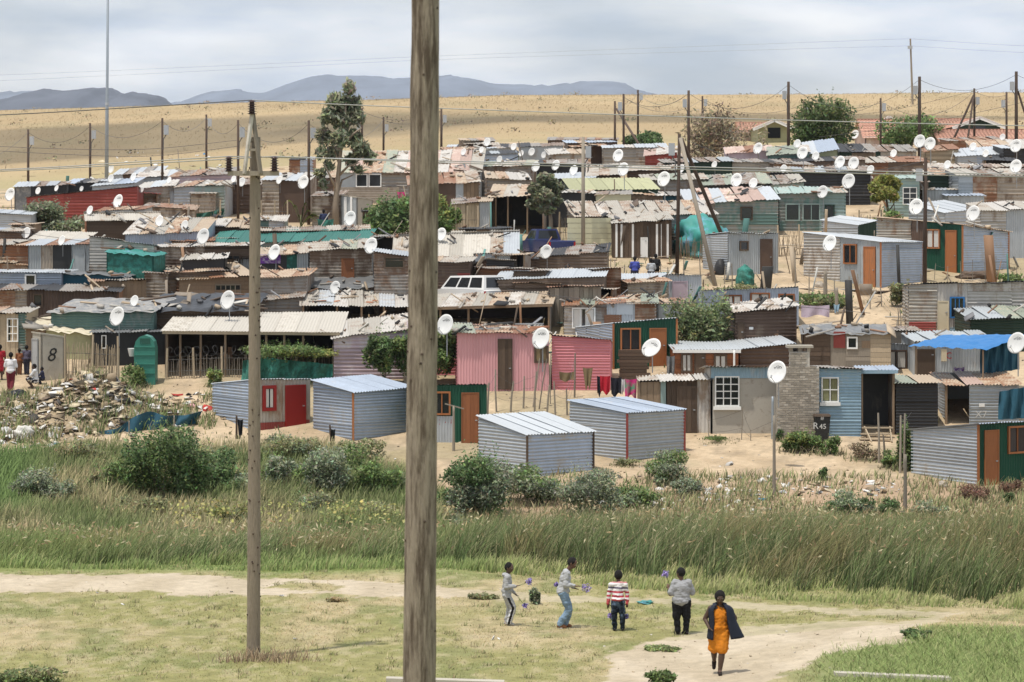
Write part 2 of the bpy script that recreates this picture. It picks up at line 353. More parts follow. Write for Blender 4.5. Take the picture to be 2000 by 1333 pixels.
def gcol(D, X):
    D = np.asarray(D, float); X = np.asarray(X, float)
    def lerp(a, b, t): return a*(1-t)[..., None]+b*t[..., None]
    c3 = lambda *v: np.broadcast_to(np.array(v, float), D.shape+(3,)).copy()
    Dp = np.maximum(D, 20)
    n1 = fbm(X*.35, D*.16, 4, 3); n2 = fbm(X*.9+7, D*.5, 4, 8); n3 = fbm(X*.08, D*.05, 3, 14)
    mead = lerp(c3(.27,.255,.105), c3(.40,.33,.19), sstep(.42, .62, n1)); mead = lerp(mead, c3(.18,.205,.075), sstep(.52, .68, n2)*.65); n4 = fbm(X*4, D*2.2, 4, 70); mead = lerp(mead, c3(.44,.37,.24), sstep(.5, .7, n4)*.5); mead = lerp(mead, c3(.20,.19,.085), sstep(.5, .34, n4)*.4)
    px = 1000+X/Dp*FP
    lush = sstep(1450, 1650, px)*sstep(61, 57.5, D) 
    mead = lerp(mead, c3(.17,.22,.075), np.clip(lush, 0, 1)*.8)
    green = sstep(71, 75, D)*(1-sstep(78, 80, D))*np.where(px < 1000, 1, .2); mead = lerp(mead, c3(.14,.22,.05), green*.7)
    pa = pathmask(Dp, X).astype(float)*np.where(D > 61.5, np.interp(px, [800, 1050], [1, .6]), 1)
    mead = lerp(mead, lerp(c3(.50,.425,.32), c3(.43,.36,.26), sstep(.4, .65, n2)), pa)
    bank = lerp(c3(.25,.21,.10), c3(.16,.17,.07), sstep(.4, .6, n2))
    sand = lerp(c3(.52,.405,.275), c3(.42,.32,.21), sstep(.4, .65, n2)); sand = lerp(sand, c3(.29,.25,.15), sstep(.52, .68, n1)*.6); sand = lerp(sand, c3(.30,.24,.17), sstep(.5, .7, fbm(X*2.1, D*1.6, 4, 88))*.5)
    redd = sstep(96, 99, D)*sstep(108, 104, D)*np.where(px > 800, 1, 0); sand = lerp(sand, c3(.36,.245,.165), redd*.6)
    hill = lerp(c3(.415,.315,.185), c3(.365,.275,.16), sstep(.4, .6, fbm(X*.05, D*.03, 4, 21))); hill = lerp(hill, c3(.31,.26,.15), sstep(.56, .72, fbm(X*.12, D*.06, 4, 41))*.4)
    t = topD(X, np.maximum(D, 100)); 
    hill = lerp(hill, c3(.30,.29,.15), sstep(70, 10, t)*sstep(330, 200, D)*.75)
    sl = sstep(1, 9, t+14*(n2-.5))*sstep(180, 210, D)
    c = lerp(mead, bank, sstep(75, 79, D))
    edge = np.where(px < 800, 110.5, 97.5)
    c = lerp(c, sand, sstep(edge-2.5, edge+2.5, D+6*(n2-.5)))
    c = lerp(c, hill, np.clip(sl, 0, 1))
    return c
rows = np.concatenate([np.linspace(-300, 35, 24), np.arange(36, 52, .5), np.arange(52, 80, .14), np.arange(80, 98, .5), np.arange(98, 160, .45), np.arange(160, 290, 1.2), np.arange(290, 640, 3.0), np.geomspace(640, 11200, 22)])
tt = np.concatenate([-np.geomspace(2.6, .235, 16), np.linspace(-.23, .23, 260), np.geomspace(.235, 2.6, 16)])
DD, TT = np.meshgrid(rows, tt, indexing='ij')
XX = np.clip(TT*np.maximum(DD, 45), -5800, 5800)+TT*.5
ZZ = TZ(DD, XX)
nr, nc = DD.shape
V = np.stack([XX, DD, ZZ], -1).reshape(-1, 3)
idx = np.arange(nr*nc).reshape(nr, nc)
Q = np.stack([idx[:-1,:-1], idx[:-1,1:], idx[1:,1:], idx[1:,:-1]], -1).reshape(-1, 4)
ground = npmesh('ground', V, Q, M['ground'], gcol(DD, XX).reshape(-1, 3), smooth=True); tag(ground, kind='structure')
# ---- mountains: ridge lines beyond the crest, distance haze partly put into their base colour
def mountain(name, prof, D, depth, col, seed, base=-8):
    xs = np.array([p[0] for p in prof], float); ys = np.array([p[1] for p in prof], float)
    px = np.linspace(xs[0], xs[-1], 260); py = np.interp(px, xs, ys)
    rr = np.linspace(0, 1, 26)
    Vv = []
    for r in rr:
        hgt = -(py-YH)/FP*D - base
        f = np.sin(np.clip(r/.62, 0, 1)*math.pi/2)**1.25 if r < .62 else np.cos((r-.62)/.38*math.pi/2)
        d = D-depth*.62+depth*r
        X = (px-1000)/FP*D*(1+0*r)
        rough = (fbm(X/(D*.016), np.full_like(X, d)/(D*.016), 5, seed)-.5)
        hh = np.maximum(hgt, 0)*f
        Vv.append(np.stack([X+rough*D*.01, np.full_like(X, d)+rough*D*.012, base+hh*(1+.30*rough*(1-f*.75))+ (fbm(X/(D*.003), np.full_like(X, r*30), 3, seed+3)-.5)*D*.0012*np.clip(hh/60, 0, 1)], -1))
    Vv = np.array(Vv); n, k = Vv.shape[:2]
    i = np.arange(n*k).reshape(n, k)
    Qm = np.stack([i[:-1,:-1], i[:-1,1:], i[1:,1:], i[1:,:-1]], -1).reshape(-1, 4)
    c = np.tile(np.array(col), (n*k, 1))*(.7+.6*fbm(Vv[...,0]/(D*.01), Vv[...,1]/(D*.01)+Vv[...,2]/(D*.006), 5, seed+9).reshape(-1, 1))
    return tag(npmesh(name, Vv.reshape(-1, 3), Qm, M['mountain'], c, smooth=True), kind='structure')
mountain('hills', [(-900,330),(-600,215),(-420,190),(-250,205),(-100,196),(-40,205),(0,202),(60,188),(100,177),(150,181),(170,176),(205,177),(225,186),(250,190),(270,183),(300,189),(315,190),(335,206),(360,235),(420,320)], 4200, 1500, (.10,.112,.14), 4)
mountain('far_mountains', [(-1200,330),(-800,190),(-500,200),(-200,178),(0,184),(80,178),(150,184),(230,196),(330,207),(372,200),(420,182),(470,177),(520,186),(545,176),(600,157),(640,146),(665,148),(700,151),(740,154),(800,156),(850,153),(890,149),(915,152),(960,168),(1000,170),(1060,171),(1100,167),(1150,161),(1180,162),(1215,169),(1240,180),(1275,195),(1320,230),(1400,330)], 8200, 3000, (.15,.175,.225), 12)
# ---- a cloud overhead, out of the picture, whose shadow lies across the grassland
def cloud(cx, cy, rx, ry, alt, seed, name='cloud'):
    off = sund*(alt/sund.z)
    bm = bmesh.new(); bmesh.ops.create_icosphere(bm, subdivisions=5, radius=1)
    co = np.array([v.co[:] for v in bm.verts]); 
    n = .62+.75*fbm(co[:,0]*2.1+seed, co[:,1]*2.1+co[:,2]*1.7, 4, seed)
    for v, k in zip(bm.verts, n): v.co = Vector((v.co.x*rx*k, v.co.y*ry*k, v.co.z*22*k))
    me = bpy.data.meshes.new(name); bm.to_mesh(me); bm.free(); me.polygons.foreach_set('use_smooth', [True]*len(me.polygons))
    o = mkobj(name, me, M['cloudmat']); o.location = (cx+off.x, cy+off.y, alt+10); return tag(o, kind='structure')
m, t = newmat('cloudmat'); o_ = N(t, 'ShaderNodeOutputMaterial'); d_ = N(t, 'ShaderNodeBsdfDiffuse'); d_.inputs[0].default_value = (.9,.9,.9,1); tr_ = N(t, 'ShaderNodeBsdfTransparent'); x_ = N(t, 'ShaderNodeMixShader')
x_.inputs[0].default_value = .46; t.links.new(tr_.outputs[0], x_.inputs[1]); t.links.new(d_.outputs[0], x_.inputs[2]); t.links.new(x_.outputs[0], o_.inputs[0])
cloud(-75, 395, 85, 52, 900, 3)
cloud(20, 388, 60, 17, 900, 8)
# ================= SHACK BUILDER
def sheetvf(O, U, Vd, Nn, u0, u1, v0, v1, top=None, wave='v', pitch=.115, amp=.017, seg=4, jit=.012, sag=0.):
    "corrugated sheet: u along the wall, v up; ribs run along u when wave='v'"
    a = [random.uniform(-jit, jit)+.004 for _ in range(4)]
    V = []; Fc = []
    if wave == 'v':
        n = max(1, int(round((v1-v0)/pitch*seg))); us = [u0, (u0+u1)/2, u1]
        vs = [v0+(v1-v0)*i/n for i in range(n+1)]
        for i, v in enumerate(vs):
            for u in us:
                vv = v if top is None else min(v, top(u))
                V.append((u, vv, amp*math.cos(2*math.pi*v/pitch)))
        w = 3
        rowsn = n+1
    else:
        n = max(1, int(round((u1-u0)/pitch*seg))); us = [u0+(u1-u0)*i/n for i in range(n+1)]
        for j in range(3):
            for u in us:
                tv = v1 if top is None else min(v1, top(u))
                V.append((u, v0+(tv-v0)*j/2, amp*math.cos(2*math.pi*u/pitch) - (sag if j == 1 else 0)))
        w = n+1; rowsn = 3
    out = []
    for (u, v, nn) in V:
        tu = (u-u0)/max(u1-u0, 1e-6); tv = (v-v0)/max(v1-v0, 1e-6)
        d = (a[0]*(1-tu)+a[1]*tu)*(1-tv)+(a[2]*(1-tu)+a[3]*tu)*tv
        out.append(O+U*u+Vd*v+Nn*(nn+d))
    for r in range(rowsn-1):
        for c in range(w-1):
            q = (r*w+c, r*w+c+1, (r+1)*w+c+1, (r+1)*w+c)
            if (out[q[0]]-out[q[3]]).length > 1e-5 or (out[q[1]]-out[q[2]]).length > 1e-5: Fc.append(q)
    return out, Fc
Zv = Vector((0,0,1))
class Face:
    def __init__(s, A, B, zA, zB, gA, gB, mid=None):
        s.A = Vector((A[0], A[1], 0)); s.B = Vector((B[0], B[1], 0)); s.len = (s.B-s.A).length
        s.U = (s.B-s.A).normalized(); s.N = s.U.cross(Zv); s.zA, s.zB = zA, zB; s.bot = min(gA, gB)-.06; s.mid = mid; s.gA, s.gB = gA, gB
    def top(s, u):
        t = u/s.len
        if s.mid is not None:
            return s.zA+(s.mid-s.zA)*t*2 if t < .5 else s.mid+(s.zB-s.mid)*(t-.5)*2
        return s.zA+(s.zB-s.zA)*t
    def u(s, px):
        t = (px-1000)/FP; return (t*s.A.y-s.A.x)/(s.U.x-t*s.U.y)
    def z(s, u, py): return -(py-YH)/FP*(s.A.y+s.U.y*u)
    def pt(s, u, v, n=0.): return s.A+s.U*u+Zv*v+s.N*n
    def box(s, u0, u1, v0, v1, n0, n1):
        c = s.pt((u0+u1)/2, (v0+v1)/2, (n0+n1)/2)
        return boxvf(c, s.U*(u1-u0)/2, s.N*(n1-n0)/2, Zv*(v1-v0)/2)
def wall(root, f, kind, mat, u0, u1, fine=True, name=None):
    mt = M[mat]; sl = mat in ('slat', 'brownslat', 'rusty', 'oldtin', 'white_tin', 'paletin', 'darkbrown', 'lilac'); pitch = (.16 if sl else .125) if fine else (.24 if sl else .2); seg = 4 if fine else 3; am = .034 if sl else .027
    b = f.bot; tmax = max(f.top(u0), f.top(u1), f.top((u0+u1)/2))
    f2 = f
    if kind == 'h':
        rh = .69; k = 0; v = b
        while v < tmax-.05:
            cols = max(1, round((u1-u0)/2.6)); cw = (u1-u0)/cols
            for c in range(cols):
                e = random.uniform(.0, .06)
                ua = u0+c*cw; ub = min(u1, u0+(c+1)*cw+e*(c < cols-1))
                if max(f.top(ua), f.top(ub), f.top((ua+ub)/2)) < v+.03: continue
                vf = sheetvf(f.A, f.U, Zv, f.N, ua, ub, v, v+rh+.03, f.top, 'v', pitch*random.uniform(.96, 1.04), am if fine else am*1.3, seg, .028 if sl else .008)
                if vf[1]: obj('wall_sheet', *vf, mt, root, True)
            v += rh
    elif kind == 'v':
        n = max(1, round((u1-u0)/.72)); cw = (u1-u0)/n
        for c in range(n):
            vf = sheetvf(f.A, f.U, Zv, f.N, u0+c*cw, u0+(c+1)*cw+.03*(c < n-1), b, tmax, f.top, 'u', pitch, .024, seg, .012)
            obj('wall_sheet', *vf, mt, root, True)
    elif kind == 'plank':                      # upright boards
        u = u0
        while u < u1-.03:
            w_ = random.uniform(.16, .26); ub = min(u+w_, u1); n = random.uniform(0, .03)
            tz = min(f.top(u), f.top(ub))-random.uniform(0, .05)
            obj('plank', *f.box(u+.006, ub-.006, b, tz, n, n+.025), mt, root); u = ub
    elif kind == 'hplank':                     # boards laid flat
        v = b
        while v < tmax-.04:
            h_ = random.uniform(.15, .24)
            ua, ub = u0, u1
            while ub > ua+.1 and f.top(ub) < v+.05 : ub -= .1
            while ua < ub-.1 and f.top(ua) < v+.05 : ua += .1
            vt = min(v+h_-.008, max(f.top(ua), f.top(ub)))
            if vt-v > .02:
                n = random.uniform(0, .025); obj('plank', *f.box(ua, ub, v, vt, n, n+.025), mt, root)
            v += h_
    else:                                      # plain board or render
        poly = [f.pt(u0, b), f.pt(u1, b), f.pt(u1, f.top(u1))]+([f.pt(f.len/2, f.mid)] if f.mid is not None else [])+[f.pt(u0, f.top(u0))]
        n = len(poly); back = [p-f.N*.08 for p in poly]
        obj(name or 'wall', poly+back, [tuple(range(n)), tuple(range(2*n-1, n-1, -1))]+[(i, i+n, (i+1) % n+n, (i+1) % n) for i in range(n)], mt, root)
def door(root, f, x0, x1, y0, y1, mat='brownwood', frame=None, planks=False):
    u0, u1 = f.u(x0), f.u(x1); v1 = f.z((u0+u1)/2, y0); v0 = max(f.z((u0+u1)/2, y1), f.bot+.02)
    d = obj('door', *f.box(u0+.05, u1-.05, v0, v1-.05, .03, .065), M[mat], root)
    fr = M[frame or mat]
    for nm, bx in (('door_frame', f.box(u0, u0+.05, v0, v1, .025, .085)), ('door_frame', f.box(u1-.05, u1, v0, v1, .025, .085)), ('door_frame', f.box(u0+.05, u1-.05, v1-.05, v1, .025, .085))):
        obj(nm, *bx, fr, d)
    obj('handle', *f.box(u1-.16, u1-.07, v0+.9, v0+.94, .067, .10), M['dishgrey'], d)
    if planks:
        k = 4
        for i in range(1, k): 
            uu = u0+.05+(u1-u0-.1)*i/k; obj('board', *f.box(uu+.008, uu+(u1-u0-.1)/k-.008, v0+.02, v1-.07, .067, .077), M[mat], d)
    return d
def window(root, f, x0, x1, y0, y1, mat='orangewood', cols=2, rows_=1, curtain=None, sill=None, fw=.07):
    u0, u1 = f.u(x0), f.u(x1); um = (u0+u1)/2; v1 = f.z(um, y0); v0 = f.z(um, y1)
    w = obj('window', *join(f.box(u0, u0+fw, v0, v1, .02, .10), f.box(u1-fw, u1, v0, v1, .02, .10), f.box(u0+fw, u1-fw, v1-fw, v1, .02, .10), f.box(u0+fw, u1-fw, v0, v0+fw, .02, .10)), M[mat], root)
    a, b, c, d = u0+fw, u1-fw, v0+fw, v1-fw
    for i in range(cols):
        for j in range(rows_):
            obj('pane', *f.box(a+(b-a)*i/cols+.012, a+(b-a)*(i+1)/cols-.012, c+(d-c)*j/rows_+.012, c+(d-c)*(j+1)/rows_-.012, .028, .040), M['glass'], w)
    if cols > 1 or rows_ > 1:
        for i in range(1, cols): obj('glazing_bar', *f.box(a+(b-a)*i/cols-.02, a+(b-a)*i/cols+.02, c, d, .03, .085), M[mat], w)
        for j in range(1, rows_): obj('glazing_bar', *f.box(a, b, c+(d-c)*j/rows_-.02, c+(d-c)*j/rows_+.02, .032, .08), M[mat], w)
    if curtain:
        n = 9
        for (ca, cb) in ((a+.02, a+(b-a)*.42), (a+(b-a)*.58, b-.02)):
            V = []
            for k in range(n):
                uu = ca+(cb-ca)*k/(n-1)
                for vv in (c+.02, d-.02): V.append(f.pt(uu, vv, .05+.008*math.cos(k*2.4)))
            obj('curtain', V, [(2*k, 2*k+2, 2*k+3, 2*k+1) for k in range(n-1)], M[curtain], w, True)
    if sill: obj('sill', *f.box(u0-.06, u1+.06, v0-.14, v0-.005, .0, .13), M[sill], w)
    return w
def panel(root, f, x0, x1, y0, y1, mat, wave='v', n=.035):
    u0, u1 = f.u(x0), f.u(x1); um = (u0+u1)/2; v1 = f.z(um, y0); v0 = max(f.z(um, y1), f.bot)
    if wave: vf = sheetvf(f.A+f.N*n, f.U, Zv, f.N, u0, u1, v0, v1, None, {'v': 'u', 'h': 'v'}[wave], .115, .018, 4, .006)
    else: vf = f.box(u0, u1, v0, v1, n-.01, n+.012)
    return obj('wall_patch', *vf, M[mat], root, bool(wave))
def glyph(root, f, x, y, text, hpx, mat, slant=0.):
    u = f.u(x); s = S(f.A.y+f.U.y*u); v = f.z(u, y)
    cu = bpy.data.curves.new('lettering', 'FONT'); cu.body = text; cu.size = hpx/s*1.4; cu.shear = slant; cu.align_x = 'CENTER'; cu.extrude = .002; cu.resolution_u = 2
    me = baked(bpy.data.objects.new('lettering', cu))
    B = Matrix((( *f.U, 0), (*Zv, 0), (*f.N, 0), (0,0,0,1))).transposed()
    me.transform(Matrix.Translation(f.pt(u, v, .03)-root.location) @ B)
    o = bpy.data.objects.new('lettering', me); COL.objects.link(o); o.parent = root
    if me.materials: me.materials.clear()
    me.materials.append(M[mat]); return o
def roofplane(root, a, b, c, d, mats, oh=.14, sheet_w=.74, fine=True, sag=.0, ragged=.05, name='roof_sheet'):
    "a,b front edge (left,right), c,d back edge (right,left)"
    a, b, c, d = map(Vector, (a, b, c, d))
    if mats == ['rooftile']:
        Ud = (b-a).normalized(); a, b, c, d = a-Ud*oh, b+Ud*oh, c+Ud*oh, d-Ud*oh; Vd = (d-a).normalized(); a, b = a-Vd*oh, b-Vd*oh; Lr = (d-a).length; Nn = Ud.cross(Vd).normalized(); k = max(2, int(Lr/.38))
        for i in range(k): vf = sheetvf(a+Vd*(Lr*i/k)+Nn*.05, Ud, (Vd-Nn*.10).normalized(), Nn, 0, (b-a).length, -.03, Lr/k, None, 'u', .32, .03, 4, .004); obj('tile_course', *vf, M['rooftile'], root, True)
        return
    W_ = (b-a).length; n = max(1, int(round(W_/sheet_w)))
    for i in range(n):
        t0, t1 = i/n, (i+1)/n
        p0 = a.lerp(b, t0); p1 = a.lerp(b, t1); q1 = d.lerp(c, t1); q0 = d.lerp(c, t0)
        Ud = (b-a).normalized(); Vd = ((q0+q1)/2-(p0+p1)/2); Lr = Vd.length; Vd.normalize()
        Nn = Ud.cross(Vd).normalized()
        w = (p1-p0).length
        lft = oh if i == 0 else 0; rgt = oh if i == n-1 else .04
        mm_ = random.choice(mats); old = not mm_.startswith('galv') and mm_ not in ('rooftile', 'olive', 'fibro', 'teal')
        if old: ragged = .16; Vd = (Vd+Ud*random.uniform(-.022, .022)).normalized(); Nn = Ud.cross(Vd).normalized()
        else: ragged = .05
        vf = sheetvf(p0+Nn*(.02+.006*(i % 2)), Ud, Vd, Nn, -lft, w+rgt, -oh-random.uniform(0, ragged), Lr+oh+random.uniform(0, ragged), None, 'u', .14 if fine else .24, .024, 4 if fine else 3, .045 if old else .012, sag+(random.uniform(-.02, .04) if old else 0))
        obj(name, *vf, M[mm_], root, True)
def tarproof(root, a, b, c, d, mat, amp=.10, hang=.25, name='roof_cover', seed=1, n=26, m=14):
    a, b, c, d = map(Vector, (a, b, c, d)); V = []
    for j in range(m+1):
        for i in range(n+1):
            s = i/n*1.08-.04; t = j/m*1.1-.05
            p = (a.lerp(b, s)).lerp(d.lerp(c, s), t)
            nz = float(fbm(s*9+seed, t*6, 3, seed))-.5
            e = max(0, -s, s-1, -t, t-1)
            V.append(p+Vector((0,0,amp*2*nz+.05-e*hang*6+.03*math.sin(s*40+3*nz*6))))
    Fc = [(j*(n+1)+i, j*(n+1)+i+1, (j+1)*(n+1)+i+1, (j+1)*(n+1)+i) for j in range(m) for i in range(n)]
    o = obj(name, V, Fc, M[mat], root, True)
    return o
NSH = 0
SHK = {}
def sh(label, cx, base, xr, tc, tr, yb=None, dep=3.2, th=0., xl=None, tl=None, w=('h', 'galv'), wl=None, roof='galv', ops=(), oh=.14, name='shack', gable=False, cat='shack', posts=(), h=2.1, fascia=None, corner=None, key=None, sag=0., tarp=None, sheet_w=.74, D=None):
    global NSH; NSH += 1
    if D is None:
        if not base: base = basefor(cx, tc, h)
        C = G(cx, base)
    else: C = Vector(((cx-1000)/FP*D, D, float(TZ(D, (cx-1000)/FP*D))))
    if th == 0 and xl is None and C.y > 118 and not gable and name != 'toilet_cubicle': th = ((NSH*37) % 11-5)*.9
    ct, st = math.cos(R(th)), math.sin(R(th)); uR = Vector((ct, st, 0)); uL = Vector((-st, ct, 0))
    tR = (xr-1000)/FP; a = (tR*C.y-C.x)/(ct-tR*st)
    zC = -(tc-YH)/FP*C.y
    if xl is not None:
        tL = (xl-1000)/FP; b = (C.x-tL*C.y)/(st+tL*ct)
    else: b = dep
    Rp = C+uR*a; Lp = C+uL*b; Bp = C+uR*a+uL*b
    zR = -(tr-YH)/FP*Rp.y
    if gable:
        zL = zC; ridge = -((yb if yb is not None else tc-8)-YH)/FP*(C.y+b*ct/2)
    elif xl is not None: zL = -(tl-YH)/FP*Lp.y
    else: zL = -((yb if yb is not None else tc-6)-YH)/FP*Lp.y
    zB = zR+zL-zC+(((NSH*53) % 13-6)*.018 if C.y > 118 else 0)
    g = lambda p: float(TZ(p.y, p.x))
    zmin = min(zC, zR)
    base0 = min(g(C), zmin-1.2)
    root = thing(name, label, cat, (C.x, C.y, base0))
    fine = C.y < 170
    mid = ridge if gable else None
    fF = Face(C, Rp, zC, zR, min(g(C), base0), g(Rp)); fL = Face(Lp, C, zL, zC, g(Lp), g(C), mid); fR = Face(Rp, Bp, zR, zB if not gable else zR, g(Rp), g(Bp), mid); fB = Face(Bp, Lp, zB if not gable else zR, zL, g(Bp), g(Lp))
    def dowall(f, spec, fn):
        if spec is None: return
        if isinstance(spec, tuple): wall(root, f, spec[0], spec[1], 0, f.len, fn)
        else:
            for (p0, p1, kd, mt) in spec:
                wall(root, f, kd, mt, max(0, f.u(p0)) if p0 is not None else 0, min(f.len, f.u(p1)) if p1 is not None else f.len, fn)
    bw = (w if isinstance(w, tuple) else (w[0][2:] if w else ('h', 'oldtin')))
    if wl is None: wl = bw
    dowall(fF, w, fine); dowall(fL, wl, fine)
    dowall(fR, ('plain', bw[1]), False); dowall(fB, ('plain', 'dark' if w is None else bw[1]), False)  # open fronts get a near-black back wall, interior shade put into its colour
    up = lambda p, z: Vector((p.x, p.y, z))
    mats = [] if roof is None else [roof] if isinstance(roof, str) else list(roof)
    if gable:
        mF = (C+Lp)/2; mR = (Rp+Bp)/2; zr2 = ridge+(zR-zC)
        roofplane(root, up(C, zC), up(Rp, zR), up(mR, zr2), up(mF, ridge), mats, oh, sheet_w, fine, sag)
        roofplane(root, up(Bp, zR), up(Lp, zL), up(mF, ridge), up(mR, zr2), mats, oh, sheet_w, fine, sag)
        obj('ridge_cap', *bar(up(mF, ridge+.05)-uR*oh, up(mR, zr2+.05)+uR*oh, .28, .05), M[mats[0]], root)
    elif tarp: 
        wall_top = None; tarproof(root, up(C, zC), up(Rp, zR), up(Bp, zB), up(Lp, zL), tarp, seed=NSH)
    elif roof: roofplane(root, up(C, zC), up(Rp, zR), up(Bp, zB), up(Lp, zL), mats, oh, sheet_w, fine, sag)
    if fascia: obj('fascia', *bar(up(C, zC-.05)-uL*.17-uR*.1, up(Rp, zR-.05)-uL*.17+uR*.1, .03, .14), M[fascia], root)
    if corner:
        for p, z in ((C, zC),)+(((Rp, zR),) if xl is not None else ()): obj('corner_post', *bar(up(p, g(p)-.1)+(-uL-uR)*.03*(1 if p is C else 0), up(p, z-.02)+(-uL-uR)*.03*(1 if p is C else 0), .09, .09), M[corner], root)
    for x in posts:
        u = fF.u(x); p = fF.pt(u, 0, 0); obj('post', *tube([up(p, g(p)-.1), up(p, fF.top(u)-.02)], .055, 6), M['wood'], root)
    for o_ in ops:
        f = {'F': fF, 'L': fL, 'R': fR}[o_[1]]
        kw = o_[-1] if isinstance(o_[-1], dict) else {}
        ar = o_[2:-1] if kw else o_[2:]
        {'door': door, 'window': window, 'text': glyph, 'panel': panel}[o_[0]](root, f, *ar, **kw)
    if key: SHK[key] = (root, fF, fL, fR, C, Rp, Lp, zC, zR, zL)
    return root
# ================= THE SETTLEMENT
h, v, pl, hp, pn = 'h', 'v', 'plank', 'hplank', 'plain'
W_ = lambda *a, **k: ('window', *a, k) if k else ('window', *a)
Dr = lambda *a, **k: ('door', *a, k) if k else ('door', *a)
# --- front row
sh('tin shack with dark red door and red-framed window behind the slender pole', 497, 843, 606, 742, 742, th=35, xl=415, tl=750, w=(v, 'paletin'), wl=(h, 'galvblue'), roof='galv', oh=.05,
   ops=[Dr('F', 556, 596, 752, 837, 'reddoor'), W_('F', 512, 538, 753, 803, 'reddoor', cols=1, fw=.13, curtain='curtain'), ('panel', 'F', 500, 556, 825, 843, 'red', 'v'), ('panel', 'F', 596, 604, 820, 843, 'red', 'v')])
sh('blue-grey tin shed with orange corner post, half hidden by the thick pole', 690, 862, 800, 767, 757, th=38, xl=612, tl=744, w=(h, 'galvblue'), wl=(h, 'galvblue'), roof='galvblue', corner='orangewood')
sh('dark green shack with varnished plank door right of the thick pole', 800, 866, 950, 753, 752, yb=760, dep=3, w=(v, 'green'), roof='galv', oh=.05,
   ops=[W_('F', 846, 880, 765, 811, cols=2), Dr('F', 901, 936, 767, 866, 'brownwood', planks=True), ('panel', 'F', 836, 884, 813, 867, 'galv', 'v'), ('text', 'F', 868, 830, 'D 49', 11, 'redpaint')])
sh('windowless low tin shed with ribbed roof, lowest on the bank beside the round bush', 1030, 936, 1159, 850, 843, th=37, xl=935, tl=813, w=(h, 'galvblue'), wl=(h, 'galv'), roof='galvnew', corner='darkwood', sheet_w=.62, oh=.08)
sh('windowless tin shed with rust-red corner posts below the pink house', 1225, 902, 1337, 807, 801, th=42, xl=1113, tl=783, w=(h, 'zinc'), wl=(h, 'galv'), roof='galvblue', corner='red', oh=.08)
sh('tin shack with dark green front and orange door at the right edge', 1911, 950, 2060, 829, 822, th=33, xl=1780, tl=840, w=(v, 'green'), wl=(h, 'galv'), roof='galvblue', oh=.14, corner='orangewood',
   ops=[Dr('F', 1921, 1949, 840, 950, 'orangewood'), W_('F', 1967, 2003, 832, 886, 'orangewood', cols=2, curtain='shadow_cloth')])
sh('grey plastered house with a twelve-pane window beside the brick chimney', 1388, 849, 1520, 717, 719, yb=722, dep=4, w=[(None, None, pn, 'plaster')], wl=(pn, 'plaster'), roof='oldtin', cat='house', name='house', oh=.25,
   ops=[('panel', 'F', 1388, 1514, 718, 739, 'blue', 'v', ), W_('F', 1396, 1444, 735, 794, 'whitepaint', cols=3, rows_=4, fw=.05, sill='whitepaint')])
sh('light blue boarded house with white-silled window right of the brick chimney', 1600, 853, 1682, 720, 722, yb=716, dep=4, w=[(None, None, h, 'blue')], roof='oldtin', cat='house', name='house',
   ops=[W_('F', 1604, 1638, 737, 786, 'whitepaint', cols=2, rows_=2, curtain='curtainolive', sill='whitepaint', fw=.05)])
sh('open blue porch with a near-black back wall and wooden steps', 1681, 846, 1748, 724, 724, yb=716, dep=1.6, w=None, wl=(h, 'blue'), roof='galvblue', cat='porch', name='porch', posts=(1683, 1745), fascia='blue')  # no doorway built, only the back wall coloured near-black for shade
sh('dark tin lean-to under a green and rust roof right of the blue porch', 1750, 850, 1832, 747, 750, yb=733, dep=3, w=(h, 'dark'), roof=['greenroof', 'rustpale'], name='lean_to')
sh('grey shack chalked with a cross and seven under a rippled rust roof', 1850, 830, 1990, 752, 752, yb=728, dep=4, w=[(1893, None, h, 'zinc')], roof=['rustpale', 'pinkroof', 'paletin'], posts=(1848,),
   ops=[('text', 'F', 1916, 816, 'X7', 14, 'whitechalk'), ('panel', 'F', 1912, 1923, 788, 795, 'whitepaint', '')])
sh('small shed of patched boards and pale tin below the brown shack', 1252, 845, 1392, 746, 741, yb=735, dep=2.6, w=[(None, 1290, pl, 'wood'), (1290, 1302, pl, 'tealpale'), (1302, 1362, pl, 'darkwood'), (1362, None, v, 'white_tin')], roof=['white_tin', 'paletin'],
   ops=[Dr('F', 1322, 1361, 755, 845, 'darkwood', planks=True)])
# --- second row, right
sh('pink house with plank door and patchy rusty roof', 893, 764, 1072, 650, 652, yb=632, dep=4.5, w=(v, 'pink'), wl=(h, 'pinkred'), roof=['paletin', 'greenroof', 'rusty', 'rustpale'], name='house', cat='house',
   ops=[Dr('F', 972, 1001, 662, 761, 'darkwood', planks=True), W_('F', 1043, 1071, 676, 709, 'darkwood', cols=2, curtain='cloth_tan')])
sh('rose-red ribbed extension on the right end of the pink house', 1078, 762, 1192, 656, 664, yb=660, dep=3, w=(h, 'pinkred'), roof='pinkroof', oh=.06, name='house_extension', cat='extension')
sh('bright pink lean-to between thick pole and pink house', 815, 735, 892, 652, 650, yb=640, dep=3, w=(h, 'pinkred'), roof='paletin', name='lean_to')
sh('lilac and white ribbed shack with pale roof left of the thick pole', 652, 742, 800, 660, 642, yb=630, dep=4, w=(h, 'lilac'), roof=['white_tin', 'paletin'])
sh('green-fronted shack with orange window behind the pink house', 1199, 722, 1322, 632, 622, th=12, xl=1119, tl=641, w=(v, 'green'), wl=(h, 'galvblue'), roof='galv', corner='orangewood', oh=.05,
   ops=[W_('F', 1211, 1251, 641, 686, cols=2), Dr('F', 1268, 1301, 641, 715, 'orangewood')])
